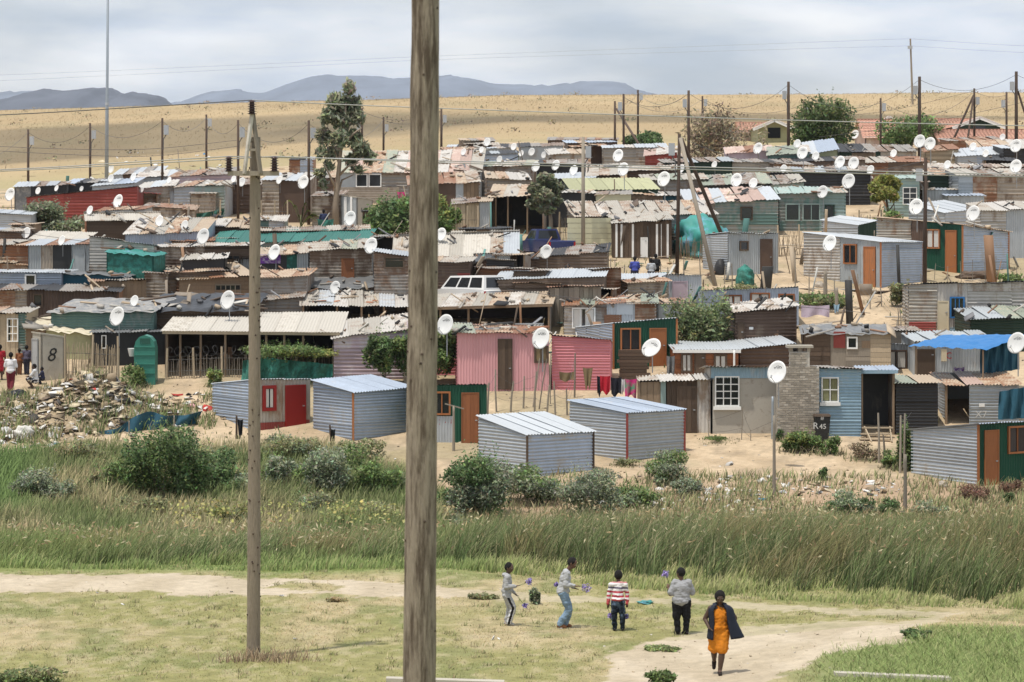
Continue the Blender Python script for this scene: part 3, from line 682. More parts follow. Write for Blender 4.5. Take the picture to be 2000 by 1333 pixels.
sh('brown boarded shack with white flat roof and white porch post', 1318, 742, 1442, 684, 684, yb=668, dep=4, w=(hp, 'brownwood'), roof='galvnew', fascia='whitepaint',
   ops=[W_('F', 1330, 1352, 690, 728, 'darkwood', cols=2, curtain='curtain'), Dr('F', 1356, 1378, 686, 740, 'darkwood'), W_('F', 1394, 1420, 692, 728, 'darkwood', cols=2, curtain='curtain')])
sh('brown slatted wing under a white roof behind the brick chimney', 1445, 728, 1548, 682, 672, yb=666, dep=4, w=(h, 'darkbrown'), roof='galvnew')
sh('tin shack with slanting ribbed side and dark curtained window', 1722, 722, 1790, 672, 674, yb=676, dep=3, w=(v, 'zinc'), roof='galv', oh=.05, th=8, xl=1627, tl=684, wl=(h, 'galv'), ops=[W_('F', 1729, 1771, 684, 722, 'darkbrown', cols=2, curtain='curtain')])
sh('tin shack shaded by a bright blue tarpaulin awning', 1788, 738, 1935, 668, 664, yb=652, dep=3.5, w=(v, 'zinc'), roof='zinc', key='bluetarp', ops=[Dr('F', 1790, 1826, 682, 734, 'darkwood'), ('text', 'F', 1853, 701, 'C', 13, 'redpaint'), ('panel', 'F', 1838, 1849, 682, 706, 'cream_paint', '')])
sh('timber shack with plastic-covered roof and a red board', 1570, 728, 1740, 650, 652, yb=636, dep=3.5, w=[(None, 1622, hp, 'darkwood'), (1622, 1652, pn, 'greywood'), (1652, 1700, hp, 'greywood'), (1700, None, hp, 'palewood')], tarp='greyplastic', roof='oldtin',
   ops=[('panel', 'F', 1628, 1651, 648, 680, 'red', ''), W_('F', 1654, 1675, 658, 682, 'whitepaint', cols=1), ('panel', 'F', 1683, 1700, 666, 680, 'wood', '')])
sh('low shack of rough grey planks left of the blue tarpaulin', 1724, 690, 1795, 646, 646, yb=640, dep=3, w=[(None, None, hp, 'greywood')], roof='oldtin')
sh('dark green walled shack under a weathered green roof at the right edge', 1896, 690, 2060, 624, 620, yb=604, dep=3.6, w=(h, 'greendark'), roof=['greenroof', 'zinc'])
sh('patched tin house with blue window frame, tan door and red-painted lower sheets', 1775, 652, 2060, 556, 550, yb=560, dep=4, w=[(None, 1830, h, 'paletin'), (1830, 1890, v, 'white_tin'), (1890, None, h, 'white_tin')], roof='dark', oh=.1, name='house', cat='house',
   ops=[Dr('F', 1831, 1853, 588, 648, 'cream_paint'), W_('F', 1855, 1884, 580, 622, 'bluetarp', cols=3), ('panel', 'F', 1775, 1828, 629, 650, 'red', 'h'), ('panel', 'F', 1855, 1893, 640, 652, 'blue', 'h')])
sh('galvanised house with orange door and orange window by the leaning post', 1720, 563, 1803, 473, 474, th=40, xl=1570, tl=454, w=(h, 'galvblue'), wl=[(None, 1641, h, 'white_tin'), (1641, None, v, 'zinc')], roof='galvnew', corner='orangewood', name='house', cat='house', oh=.1,
   ops=[W_('L', 1649, 1675, 477, 516, cols=2), Dr('L', 1688, 1711, 482, 562, 'orangewood')])
sh('dark green house with tan roof and orange door near the right edge', 1880, 535, 1970, 440, 453, th=38, xl=1712, tl=424, w=(h, 'galvblue'), wl=[(None, 1780, h, 'paletin'), (1780, 1809, v, 'darkbrown'), (1809, None, v, 'green')], roof='rustpale', corner='orangewood', name='house', cat='house', oh=.1,
   ops=[W_('L', 1811, 1837, 448, 486, cols=2, curtain='curtain'), Dr('L', 1848, 1870, 450, 533, 'orangewood')])
sh('tin shack with brown door and small brown window beside blue-green tarpaulin heap', 1422, 540, 1520, 456, 457, th=20, xl=1373, tl=461, w=(v, 'zinc'), wl=(h, 'galv'), roof='zinc', oh=.04,
   ops=[W_('F', 1444, 1461, 471, 490, 'darkwood', cols=1), Dr('F', 1484, 1508, 467, 536, 'darkbrown')])
sh('zinc shack with three brown-framed windows above the leafy bush', 1372, 640, 1560, 568, 562, yb=572, dep=3.6, w=(v, 'galvblue'), roof='zinc', oh=.04, ops=[W_('F', 1415, 1449, 576, 603, 'brownwood', cols=2, curtain='curtain'), W_('F', 1465, 1504, 572, 600, 'brownwood', cols=2, curtain='curtain'), W_('F', 1520, 1552, 574, 602, 'brownwood', cols=2)])
sh('dark brown ribbed shack with pale roof right of the leafy bush', 1436, 690, 1556, 612, 598, yb=596, dep=3.5, w=(h, 'darkbrown'), roof=['white_tin', 'rustpale'], ops=[Dr('F', 1440, 1454, 630, 688, 'darkwood'), ('panel', 'F', 1463, 1471, 639, 644, 'whitepaint', '')])
sh('patchwork shack of torn pale sheets with a tall pale window', 1102, 655, 1282, 596, 592, yb=580, dep=3.6, w=[(None, 1160, h, 'white_tin'), (1160, 1185, h, 'oldtin'), (1185, 1240, v, 'galv'), (1240, None, h, 'rusty')], roof=['rusty', 'rustpale', 'greenroof'],
   ops=[W_('F', 1117, 1163, 601, 642, 'whitepaint', cols=3, curtain='curtain'), ('panel', 'F', 1205, 1236, 592, 615, 'galvnew', ''), ('panel', 'F', 1180, 1214, 615, 632, 'rusty', 'h')])
sh('dark blue-grey shack under a rusty roof beside the patchwork shack', 1284, 648, 1352, 594, 596, yb=582, dep=3.5, w=(pn, 'zinc'), roof=['rusty', 'rustpale'])
sh('brown slatted shack with broad white roof in the middle of the slope', 968, 615, 1180, 547, 541, yb=531, dep=4, w=(h, 'brownslat'), roof='galvnew', oh=.1)
sh('long brown slatted shack with narrow white roof edge below the seated people', 1182, 590, 1302, 549, 548, yb=537, dep=3.2, w=(h, 'brownslat'), roof='galvnew')
sh('grey tin end block with a pale door beside the long brown shack', 1302, 592, 1370, 537, 538, yb=541, dep=3, w=(v, 'galv'), roof='zinc', oh=.04, ops=[Dr('F', 1313, 1343, 549, 590, 'lilac')])
sh('weathered brown slatted shack below the blue pickup', 1048, 548, 1186, 502, 493, yb=488, dep=3.2, w=(h, 'brownslat'), roof=['oldtin', 'dark'], oh=.08)
sh('low dark brown shack left of the weathered slatted shack', 985, 550, 1048, 508, 506, yb=502, dep=3, w=(h, 'darkbrown'), roof='dark')
sh('dark tin shack with steep pale roof edge right of the thick pole', 950, 575, 1004, 508, 510, th=42, xl=911, tl=524, w=(h, 'dark'), wl=(h, 'darkbrown'), roof='white_tin', oh=.1)
sh('brown shack with rust-red door right of the thick pole', 800, 590, 918, 514, 512, yb=500, dep=3.5, w=(h, 'darkbrown'), roof=['rustpale', 'paletin'], ops=[Dr('F', 894, 918, 534, 588, 'red')])
sh('fence-like shack of brown and white upright slats with white door', 1198, 505, 1312, 436, 430, yb=418, dep=4, w=(pl, 'darkwood'), roof=['paletin', 'white_tin'], ops=[Dr('F', 1251, 1265, 464, 503, 'whitepaint')]+[('panel', 'F', x, x+4, 438, 503, 'whitepaint', '') for x in (1202, 1212, 1223, 1234, 1281, 1291, 1302)])
sh('messy roofed shack with buckled pale sheets above the striped slat shack', 1125, 0, 1400, 424, 418, yb=396, dep=5, w=(h, 'oldtin'), roof=['white_tin', 'paletin', 'rustpale'], sag=.12, h=2.0)
sh('teal porch house with three dark windows under a pale roof', 1522, 452, 1652, 378, 376, yb=366, dep=4, w=[(None, 1600, h, 'teal'), (1600, None, h, 'tealpale')], roof=['paletin', 'tealpale'], ops=[W_('F', 1534, 1562, 398, 432, 'tealpale', cols=1), W_('F', 1567, 1602, 398, 432, 'tealpale', cols=2), W_('F', 1611, 1630, 400, 430, 'greendark', cols=1)], name='house', cat='house')
sh('teal-walled shack under a long faded pink roof', 1345, 462, 1520, 398, 390, yb=372, dep=5, w=[(None, 1396, h, 'oldtin'), (1396, None, h, 'teal')], roof=['pinkroof', 'pinkroof', 'galvnew'], ops=[W_('F', 1446, 1470, 404, 430, 'darkwood', cols=1)])
sh('small tin shack with white roof and dark green end wall', 1676, 470, 1712, 440, 432, th=40, xl=1605, tl=430, w=(v, 'greendark'), wl=(h, 'galv'), roof='galvnew', oh=.08)
sh('galvanised shack with broad white roof behind the tan-roofed house', 1846, 455, 1918, 416, 408, th=35, xl=1775, tl=400, w=(h, 'galv'), wl=(h, 'galv'), roof='galvnew', oh=.08)
sh('tall white slatted shack with litter on its roof at the right edge', 1916, 505, 2050, 412, 408, yb=398, dep=4, w=[(None, 1965, h, 'white_tin'), (1965, None, v, 'galv')], roof=['white_tin', 'paletin'])
sh('pale teal house with six-pane window behind the round yellow-green tree', 1735, 425, 1796, 349, 349, yb=343, dep=4, w=[(None, None, h, 'tealpale')], roof='tealpale', name='house', cat='house', ops=[W_('F', 1763, 1791, 366, 400, 'whitepaint', cols=2, rows_=3, fw=.05)])
sh('dark green ribbed shack behind washing line on the right', 1800, 412, 1872, 342, 340, yb=332, dep=4, w=(h, 'greendark'), roof=['paletin', 'rustpale'])
sh('rusty slatted shack at the right edge above the white slatted one', 1872, 420, 2050, 342, 344, yb=330, dep=4, w=[(None, 1900, h, 'zinc'), (1900, 1948, h, 'rusty'), (1948, None, h, 'slat')], roof=['paletin', 'oldtin'])
sh('low shed of upright zinc with a small rust door below the washing', 1852, 430, 1922, 383, 383, yb=380, dep=3, w=(v, 'zinc'), roof='galvblue', h=2)
# --- second row, left
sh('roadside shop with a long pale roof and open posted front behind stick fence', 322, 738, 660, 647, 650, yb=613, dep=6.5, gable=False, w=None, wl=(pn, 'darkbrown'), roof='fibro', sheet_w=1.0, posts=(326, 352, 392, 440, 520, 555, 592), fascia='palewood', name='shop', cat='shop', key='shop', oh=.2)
sh('black plastic-clad shack with a narrow window left of green tank', 180, 716, 322, 652, 648, yb=640, dep=4, w=(pn, 'black_plastic'), roof='greyplastic', ops=[W_('F', 198, 208, 655, 681, 'whitepaint', cols=1, fw=.04)])
sh('olive shack under a crumpled cream tarpaulin behind the numbered toilet', 52, 700, 180, 640, 652, yb=618, dep=4, w=[(None, 90, pl, 'wood'), (90, None, pn, 'olive')], tarp='creamtarp', roof='oldtin')
sh('green-sided shack with gridded window at the left edge', -30, 700, 52, 612, 612, yb=600, dep=4, w=[(None, 36, pl, 'palewood'), (36, None, h, 'teal')], roof=['paletin', 'rustpale'], ops=[W_('F', 14, 36, 622, 668, 'whitepaint', cols=2, rows_=3, fw=.05)])
sh('low shack with black plastic roof weighted with scrap, left of centre', 100, 0, 300, 610, 606, yb=585, dep=5, w=(h, 'teal'), tarp='greyplastic', roof='oldtin', h=1.9)
sh('wide shack under torn black plastic sheeting behind the roadside shop', 290, 0, 490, 608, 606, yb=574, dep=6, w=(hp, 'darkwood'), tarp='black_plastic', roof='oldtin', h=1.9)
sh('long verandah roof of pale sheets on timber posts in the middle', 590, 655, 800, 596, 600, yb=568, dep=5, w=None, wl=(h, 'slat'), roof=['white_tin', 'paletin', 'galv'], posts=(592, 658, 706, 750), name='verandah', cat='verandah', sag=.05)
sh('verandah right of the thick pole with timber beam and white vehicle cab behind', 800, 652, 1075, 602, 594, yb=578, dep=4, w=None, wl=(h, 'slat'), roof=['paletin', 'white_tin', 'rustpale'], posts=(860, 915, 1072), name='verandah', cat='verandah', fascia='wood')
sh('grey slatted shack at the left end of the long verandah', 510, 640, 590, 588, 580, yb=574, dep=3.5, w=(h, 'oldtin'), roof=['paletin', 'oldtin'])
sh('dark shack with brown and rust walls at the left edge', -30, 640, 232, 566, 570, yb=556, dep=4, w=[(None, 30, h, 'rusty'), (30, 52, h, 'slat'), (52, None, v, 'darkbrown')], roof=['dark', 'oldtin'], ops=[W_('F', 64, 84, 574, 600, 'darkwood', cols=1)])
sh('long blue-grey tin shack with a square pale window at left', -30, 600, 120, 532, 534, yb=528, dep=3.5, w=(h, 'galvblue'), roof='galv', ops=[W_('F', 49, 71, 536, 560, 'whitepaint', cols=1)])
sh('shack wrapped in dark blue plastic left of the teal net hut', 120, 602, 250, 534, 540, yb=532, dep=3.5, w=(pn, 'netblue'), tarp='greyplastic', roof='oldtin')
sh('brown plank shack with rust roof peak and barred window', 350, 605, 495, 548, 538, yb=520, dep=4.5, w=(hp, 'wood'), wl=(h, 'rusty'), roof=['rustpale', 'paletin', 'rusty'], xl=317, tl=526, th=14, ops=[W_('F', 420, 470, 556, 577, 'greywood', cols=5, rows_=1, fw=.04)])
sh('dark shack behind slender pole under a pale grey roof', 500, 0, 600, 542, 540, yb=530, dep=3.5, w=(h, 'oldtin'), roof=['rustpale', 'paletin'], h=2.0)
sh('white ribbed tin wall shack left of the teal net hut', 175, 568, 300, 462, 480, yb=466, dep=4, w=(h, 'white_tin'), roof=['white_tin', 'galv'])
sh('teal net-covered hut with a leaning pole', 208, 582, 300, 492, 500, yb=484, dep=3, w=(pn, 'greennet'), tarp='tealtarp', roof='oldtin', name='hut', cat='hut')
sh('scrap-built shack with dark panel as doorway and grey door under rust roof', 56, 560, 178, 480, 478, yb=468, dep=4, w=[(None, 80, v, 'zinc'), (80, 103, v, 'slat'), (103, 140, pn, 'dark'), (140, None, v, 'zinc')], roof=['rustpale', 'rusty', 'galv'], ops=[Dr('F', 144, 166, 488, 532, 'zinc')])  # doorway is a flat near-black panel, inner shade put into its colour
sh('small rust and moss roofed shack at the left edge above the blue-grey one', -30, 556, 54, 512, 518, yb=505, dep=3, w=(h, 'rusty'), roof=['greenroof', 'rustpale'])
sh('low brown shack with patched roof below dish at the far left', -30, 0, 56, 478, 480, yb=468, dep=4, w=(h, 'rusty'), roof=['rustpale', 'paletin'], h=1.9)
sh('brown slatted shack under a thin pale roof left of the slender pole', 300, 556, 498, 484, 480, yb=478, dep=3.5, w=[(None, 400, h, 'slat'), (400, None, hp, 'darkwood')], roof=['paletin', 'white_tin'], ops=[W_('F', 440, 470, 494, 515, 'darkwood', cols=2)])
sh('flat dark-roofed box shack near the brown plank shack', 356, 0, 440, 508, 506, yb=498, dep=3, w=(pn, 'dark'), roof=['white_tin', 'paletin'], h=1.8)
sh('long teal shack with a dark green roof behind slender pole', 412, 530, 716, 474, 470, yb=454, dep=4, w=(h, 'teal'), roof='tealroof', h=2)
sh('cream slatted shack with brown door and leaning poles', 605, 590, 728, 490, 484, yb=474, dep=4, w=(h, 'slat'), roof=['paletin', 'rustpale', 'greenroof'], ops=[Dr('F', 667, 692, 505, 560, 'brownwood')])
sh('shack hung with purple and green cloth right of slender pole', 505, 580, 605, 500, 494, yb=486, dep=3.5, w=[(None, 560, pn, 'dark'), (560, 580, pn, 'greennet'), (580, None, v, 'zinc')], roof=['paletin', 'rustpale'], ops=[('panel', 'F', 508, 548, 497, 515, 'cloth_purple', '')])
sh('shack roofed with black plastic sheeting above the long verandah', 545, 610, 742, 562, 560, yb=536, dep=4.5, w=[(None, 690, pl, 'darkwood'), (690, None, h, 'oldtin')], tarp='greyplastic', roof='oldtin')
sh('tin shack with a dark mesh window left of the thick pole', 731, 618, 800, 492, 502, yb=486, dep=4, w=(h, 'oldtin'), roof=['white_tin', 'galv'], ops=[W_('F', 750, 790, 502, 525, 'darkwood', cols=1)])
sh('long gabled shack with a striped grey and white roof by the thick pole', 770, 560, 1010, 506, 496, yb=462, dep=5.5, gable=True, w=(h, 'oldtin'), roof=['fibro', 'white_tin', 'oldtin', 'galv', 'paletin'])
sh('blue-grey shack with long beige roof above the white ribbed wall', 245, 530, 400, 458, 452, yb=428, dep=5, w=(v, 'galvblue'), roof=['paletin', 'rustpale', 'white_tin'], h=2)
sh('low roof of pale and rusty sheets left of slender pole', 330, 0, 495, 440, 446, yb=424, dep=5, w=(h, 'darkbrown'), roof=['rustpale', 'paletin', 'white_tin'], h=1.9)
sh('brown gabled hut with pale roof beside the grey-green bush', 170, 498, 312, 431, 430, yb=417, dep=3.6, gable=True, th=10, w=(hp, 'darkwood'), wl=(hp, 'brownwood'), roof=['fibro', 'paletin'], name='hut', cat='hut', key='gablehut')
sh('shack with a beige ribbed roof and dark brown front at left', 60, 520, 165, 468, 470, yb=452, dep=4, w=[(None, None, h, 'darkbrown')], roof=['fibro', 'paletin'])  # front is a closed wall of dark brown ribbed sheets
sh('pale tin shack at the far left beside grey-green bush', -30, 482, 60, 416, 420, yb=409, dep=4, w=(h, 'galv'), roof='galvnew')
sh('low shack with cluttered grey roof at the far left edge', -30, 0, 42, 452, 452, yb=446, dep=3, w=(h, 'darkbrown'), roof=['galvblue', 'paletin'], h=1.9)
sh('long dark red ribbed shack on the left', 52, 440, 268, 386, 365, yb=394, dep=3.6, w=(h, 'red'), roof='galv', oh=.1)
sh('dark red open porch at the right end of the long red shack', 268, 428, 310, 377, 379, yb=374, dep=3, w=None, wl=(h, 'red'), roof='red', posts=(272, 306), name='porch', cat='porch')
sh('low grey shack with zinc upright wall below the red shack', 190, 0, 282, 412, 410, yb=406, dep=3, w=(v, 'galv'), roof=['rusty', 'rustpale'], h=2)
sh('slatted grey shack with a rust roof edge beside stick fence', 282, 450, 380, 404, 410, yb=398, dep=3.4, w=(h, 'slat'), roof=['oldtin', 'rusty'])
# --- upper middle
sh('brown-walled hut with ragged white roof near the eucalyptus', 512, 438, 600, 352, 354, yb=339, dep=4, w=[(None, 545, h, 'slat'), (545, None, pn, 'darkbrown')], roof=['white_tin', 'galvnew'])
sh('long house with a rust and pastel striped roof behind the thick pole', 662, 402, 938, 337, 336, yb=297, dep=6, w=[(None, 745, pn, 'zinc'), (745, None, h, 'oldtin')], roof=['rustpale', 'greenroof', 'pinkroof', 'paletin', 'white_tin'], name='house', cat='house', key='longhouse',
   ops=[W_('F', 695, 718, 340, 366, 'whitepaint', cols=1), W_('F', 720, 745, 340, 366, 'whitepaint', cols=1), ('panel', 'F', 662, 780, 366, 400, 'slat', 'h')])
sh('shack of dark boards with a rusty roof right of the thick pole', 800, 436, 935, 362, 356, yb=344, dep=4.5, w=[(None, 890, pn, 'darkbrown'), (890, 905, v, 'zinc'), (905, None, pl, 'wood')], roof=['rusty', 'rustpale', 'paletin'])
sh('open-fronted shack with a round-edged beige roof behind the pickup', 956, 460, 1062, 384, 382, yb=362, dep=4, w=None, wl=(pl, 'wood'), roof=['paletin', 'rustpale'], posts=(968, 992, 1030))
sh('slatted wood and zinc hut right of the thick pole behind green shrubs', 885, 470, 958, 398, 394, yb=388, dep=3, w=[(None, 936, pl, 'palewood'), (936, None, v, 'galv')], roof=['oldtin', 'rustpale'])
sh('dark-walled shack with flat pale roof behind the small tree', 1060, 445, 1165, 376, 378, yb=370, dep=4, w=(pn, 'dark'), roof=['white_tin', 'paletin'])
sh('yellow boarded hut behind the cream panel fence', 1165, 452, 1232, 382, 380, yb=374, dep=3.4, w=(hp, 'cream'), roof=['oldtin', 'paletin'], name='hut', cat='hut')
sh('grey shack with rust-edged roof beside the yellow boarded hut', 1232, 440, 1330, 380, 384, yb=372, dep=4, w=[(None, 1295, h, 'brownslat'), (1295, None, pn, 'netblue')], roof=['white_tin', 'rustpale', 'oldtin'])
sh('shack with a large olive green roof left of the leaning struts', 1118, 430, 1285, 372, 370, yb=350, dep=5.5, w=(h, 'greendark'), roof='olive')
sh('shack with a steep pale striped roof behind the olive roof', 1148, 405, 1212, 344, 342, yb=323, dep=4.5, w=(h, 'darkbrown'), roof=['white_tin', 'paletin'])
sh('long low shack with rippled roof edge right of the olive roof', 1262, 0, 1380, 352, 350, yb=342, dep=4, w=(h, 'oldtin'), roof=['paletin', 'oldtin', 'greenroof'], h=2)
sh('brown shack with a broad beige roof behind the tall dish', 1225, 0, 1330, 334, 332, yb=326, dep=4, w=(h, 'darkbrown'), roof=['paletin', 'white_tin'], h=2)
sh('dark shack with patched roof between the leaning struts and double dishes', 1372, 0, 1505, 362, 358, yb=344, dep=5, w=(h, 'dark'), roof=['oldtin', 'greenroof', 'rustpale'], h=1.9)
sh('dark green low shack with serrated roof edge right of leaning struts', 1300, 0, 1430, 318, 316, yb=312, dep=4, w=(pn, 'greendark'), roof=['oldtin', 'zinc'], h=1.9)
sh('red-fronted shack with white-edged roof near the clipped round bush', 1260, 0, 1322, 304, 298, yb=294, dep=3.6, w=(h, 'red'), roof=['white_tin', 'pinkroof'], h=1.9)
sh('white-roofed shack in front of the clipped round bush', 1180, 0, 1302, 290, 288, yb=285, dep=4, w=(h, 'paletin'), roof=['galvnew', 'white_tin'], h=2)
sh('far shack with grey patched roof left of the two close poles', 1110, 0, 1204, 280, 278, yb=275, dep=4.5, w=(pn, 'darkbrown'), roof=['galv', 'galvblue', 'rustpale'], h=2)
sh('far shack with a brown roof at the foot of the grass hill', 1070, 0, 1205, 274, 273, yb=269, dep=4, w=(pn, 'darkbrown'), roof=['rusty', 'oldtin'], h=1.5, D=262)
sh('far grey wall shack left of the clipped round bush', 1015, 0, 1100, 288, 285, yb=281, dep=4, w=(pn, 'zinc'), roof=['dark', 'oldtin'], h=2)
sh('pale flat shack beneath the tall dish in the upper middle', 1075, 0, 1150, 302, 300, yb=292, dep=4, w=(h, 'paletin'), roof=['white_tin', 'rustpale'], h=2)
sh('dark shack at the foot of the hill beside the long striped roof', 872, 0, 990, 292, 288, yb=284, dep=4, w=[(None, 905, pn, 'dark'), (905, None, h, 'galv')], roof=['galv', 'dark'], h=2, D=245)
sh('blue-grey shack right of the long striped roof', 940, 0, 1012, 302, 300, yb=296, dep=4, w=(h, 'galvblue'), roof=['dark', 'zinc'], h=2)
sh('flat pale shack left of the small tree in the upper middle', 942, 0, 1040, 326, 324, yb=316, dep=4.5, w=(h, 'oldtin'), roof=['white_tin', 'greenroof', 'paletin'], h=2)
sh('broad low shack with dark roof behind four dishes', 1020, 0, 1150, 322, 320, yb=314, dep=4.5, w=(pn, 'dark'), roof=['dark', 'oldtin', 'greenroof'], h=1.9)
sh('shack with scrap-strewn beige roof left of the small tree', 952, 0, 1035, 348, 352, yb=336, dep=4.5, w=(h, 'oldtin'), roof=['rustpale', 'paletin', 'white_tin'], h=2)
sh('white sheet-roofed shack above the small tree', 1080, 0, 1160, 350, 348, yb=340, dep=4, w=(h, 'dark'), roof=['white_tin', 'galv'], h=1.9)
# --- upper left
sh('far grey gabled shack right of the lamp mast', 222, 0, 312, 342, 338, yb=331, dep=4, w=[(None, 240, v, 'galv'), (240, None, h, 'darkbrown')], roof=['galv', 'oldtin'], h=2)
sh('far shack with a bright pale roof beside the lamp mast', 268, 0, 345, 347, 344, yb=337, dep=4, w=(h, 'zinc'), roof=['galvnew', 'white_tin'], h=2)
sh('long mauve-walled far shack below the dry hill', 330, 0, 452, 346, 340, yb=336, dep=4, w=(h, 'lilac'), roof=['rusty', 'oldtin'], h=2.1)
sh('far shack with a pale blue roof left of the lamp mast', 128, 0, 212, 360, 356, yb=350, dep=4.4, w=(pn, 'dark'), roof=['dark', 'galvblue', 'oldtin'], h=2)
sh('far shack with dark plastic walls at the hill foot on the left', 28, 0, 130, 366, 362, yb=356, dep=4, w=[(None, 60, pn, 'greyplastic'), (60, None, pn, 'dark')], roof=['oldtin', 'galv'], h=2)
sh('blue-roofed shack just behind the long red one', 180, 0, 262, 364, 358, yb=352, dep=4, w=(h, 'zinc'), roof=['galvblue', 'galv'], h=1.9)
sh('ribbed shack with a white curved roof left of the teal-edged one', 270, 0, 340, 368, 362, yb=356, dep=4, w=(h, 'paletin'), roof=['galvnew', 'white_tin'], h=1.9)
sh('shack with teal painted edge and two dishes', 340, 0, 440, 366, 362, yb=356, dep=4, w=[(None, 380, h, 'galv'), (380, None, h, 'tealpale')], roof=['rustpale', 'paletin'], h=2)
sh('grey shack with pale sheet walls beside the stick fence at left', 332, 425, 400, 372, 374, yb=366, dep=3.5, w=[(None, 352, v, 'galv'), (352, None, h, 'zinc')], roof=['zinc', 'oldtin'])
sh('ribbed cream shack in front of the green net fence', 372, 428, 420, 378, 378, yb=372, dep=3.2, w=(h, 'slat'), roof=['oldtin', 'paletin'])
sh('brown shack behind the slender pole on the left', 440, 420, 508, 362, 360, yb=352, dep=4, w=(h, 'darkbrown'), roof=['oldtin', 'rustpale'])
sh('tiny blue and rust shack left of the eucalyptus', 565, 0, 612, 312, 312, yb=308, dep=3, w=[(None, 586, h, 'rusty'), (586, None, h, 'galvblue')], roof=['galv', 'dark'], h=1.8)
sh('dark low shack behind the eucalyptus trunk', 600, 0, 664, 348, 346, yb=338, dep=3.5, w=(h, 'darkbrown'), roof=['rustpale', 'oldtin'], h=2)
sh('brown slat-walled shack at the foot of the eucalyptus', 610, 446, 668, 384, 382, yb=376, dep=3.2, w=(h, 'slat'), roof=['oldtin', 'rustpale'])
sh('low shack with a green strip wall left of the banana plant', 505, 500, 556, 432, 432, yb=424, dep=3, w=[(None, 525, h, 'teal'), (525, None, h, 'galv')], roof=['white_tin', 'galv'])
sh('flat shack with long thin plank roof below the banana plant', 505, 0, 720, 452, 450, yb=446, dep=3, w=(h, 'darkwood'), roof=['paletin', 'oldtin'], h=1.8)
# --- upper right
sh('shack with a blue-lined open roof left of the green wooden one', 1578, 0, 1636, 302, 292, yb=279, dep=5, w=(pn, 'olive'), roof=['galvnew', 'galvblue'], h=2)
sh('dark green long shack below the far tiled houses', 1640, 340, 1790, 296, 296, yb=282, dep=3.6, w=[(None, 1720, pn, 'greendark'), (1720, None, h, 'paletin')], roof=['dark', 'oldtin'])
sh('green-walled shack with a pale sloping roof left of the dark pine', 1500, 0, 1580, 304, 298, yb=288, dep=4.5, w=(h, 'teal'), roof=['white_tin', 'greenroof'], h=2)
sh('long brown shack with serrated roof edge under four dishes', 1510, 366, 1690, 318, 312, yb=310, dep=3.4, w=[(None, 1560, h, 'darkbrown'), (1560, None, h, 'brownslat')], roof=['oldtin', 'dark'])
sh('brown plank shack below the standing white bird post', 1690, 360, 1812, 318, 316, yb=308, dep=3.6, w=[(None, 1735, h, 'rusty'), (1735, None, h, 'brownslat')], roof=['paletin', 'rusty'])
sh('grey shack with a broad pale roof behind the yellow-green tree', 1505, 0, 1700, 338, 334, yb=328, dep=4.5, w=(h, 'dark'), roof=['paletin', 'zinc', 'oldtin'], h=2)
sh('low teal-edged shack right of the double dishes', 1500, 0, 1570, 362, 356, yb=346, dep=4, w=(h, 'tealpale'), roof=['paletin', 'greenroof', 'oldtin'], h=1.9)
sh('tan mud-walled shack with barbed wire on its edge', 1562, 395, 1650, 350, 346, yb=343, dep=3.6, w=(pn, 'cream_paint'), roof=['oldtin', 'dark'])
sh('galvanised shack with a white roof and blue-stained wall at right', 1870, 338, 1985, 306, 300, yb=292, dep=4, th=0, w=[(None, 1908, h, 'galv'), (1908, None, h, 'galvblue')], roof=['galvnew', 'galvnew', 'white_tin'])
sh('rust timber frame shack with pale boards left of the white-roofed one', 1808, 334, 1872, 296, 292, yb=288, dep=3.4, w=[(None, None, hp, 'palewood')], roof=['rusty', 'oldtin'])
sh('brown rusty shack directly below the long tiled roof', 1855, 312, 1960, 276, 274, yb=271, dep=3.6, w=(h, 'rusty'), roof=['oldtin', 'rusty'])
sh('scrap shack with slanting pale sheets at the right edge', 1900, 330, 2050, 288, 286, yb=276, dep=4, w=(h, 'slat'), roof=['rustpale', 'white_tin', 'oldtin'])
sh('flat white sheet roof shack at the right edge near the striped pole', 1960, 0, 2060, 290, 292, yb=284, dep=4, w=(h, 'dark'), roof=['galvnew', 'white_tin'], h=1.9)
sh('dark shack with white roof sheets at the right edge', 1812, 0, 2050, 328, 326, yb=320, dep=4, w=(pn, 'darkwood'), roof=['paletin', 'oldtin', 'white_tin'], h=2)
sh('dark sided shack with mossy roof right of the twiggy bush', 1420, 0, 1512, 300, 294, yb=288, dep=4, w=(pn, 'lilac'), roof=['rusty', 'pinkroof'], h=2)
sh('far low shack with stepped roof beside the twiggy bush', 1430, 0, 1512, 318, 316, yb=311, dep=4, w=(h, 'paletin'), roof=['dark', 'oldtin'], h=1.9)
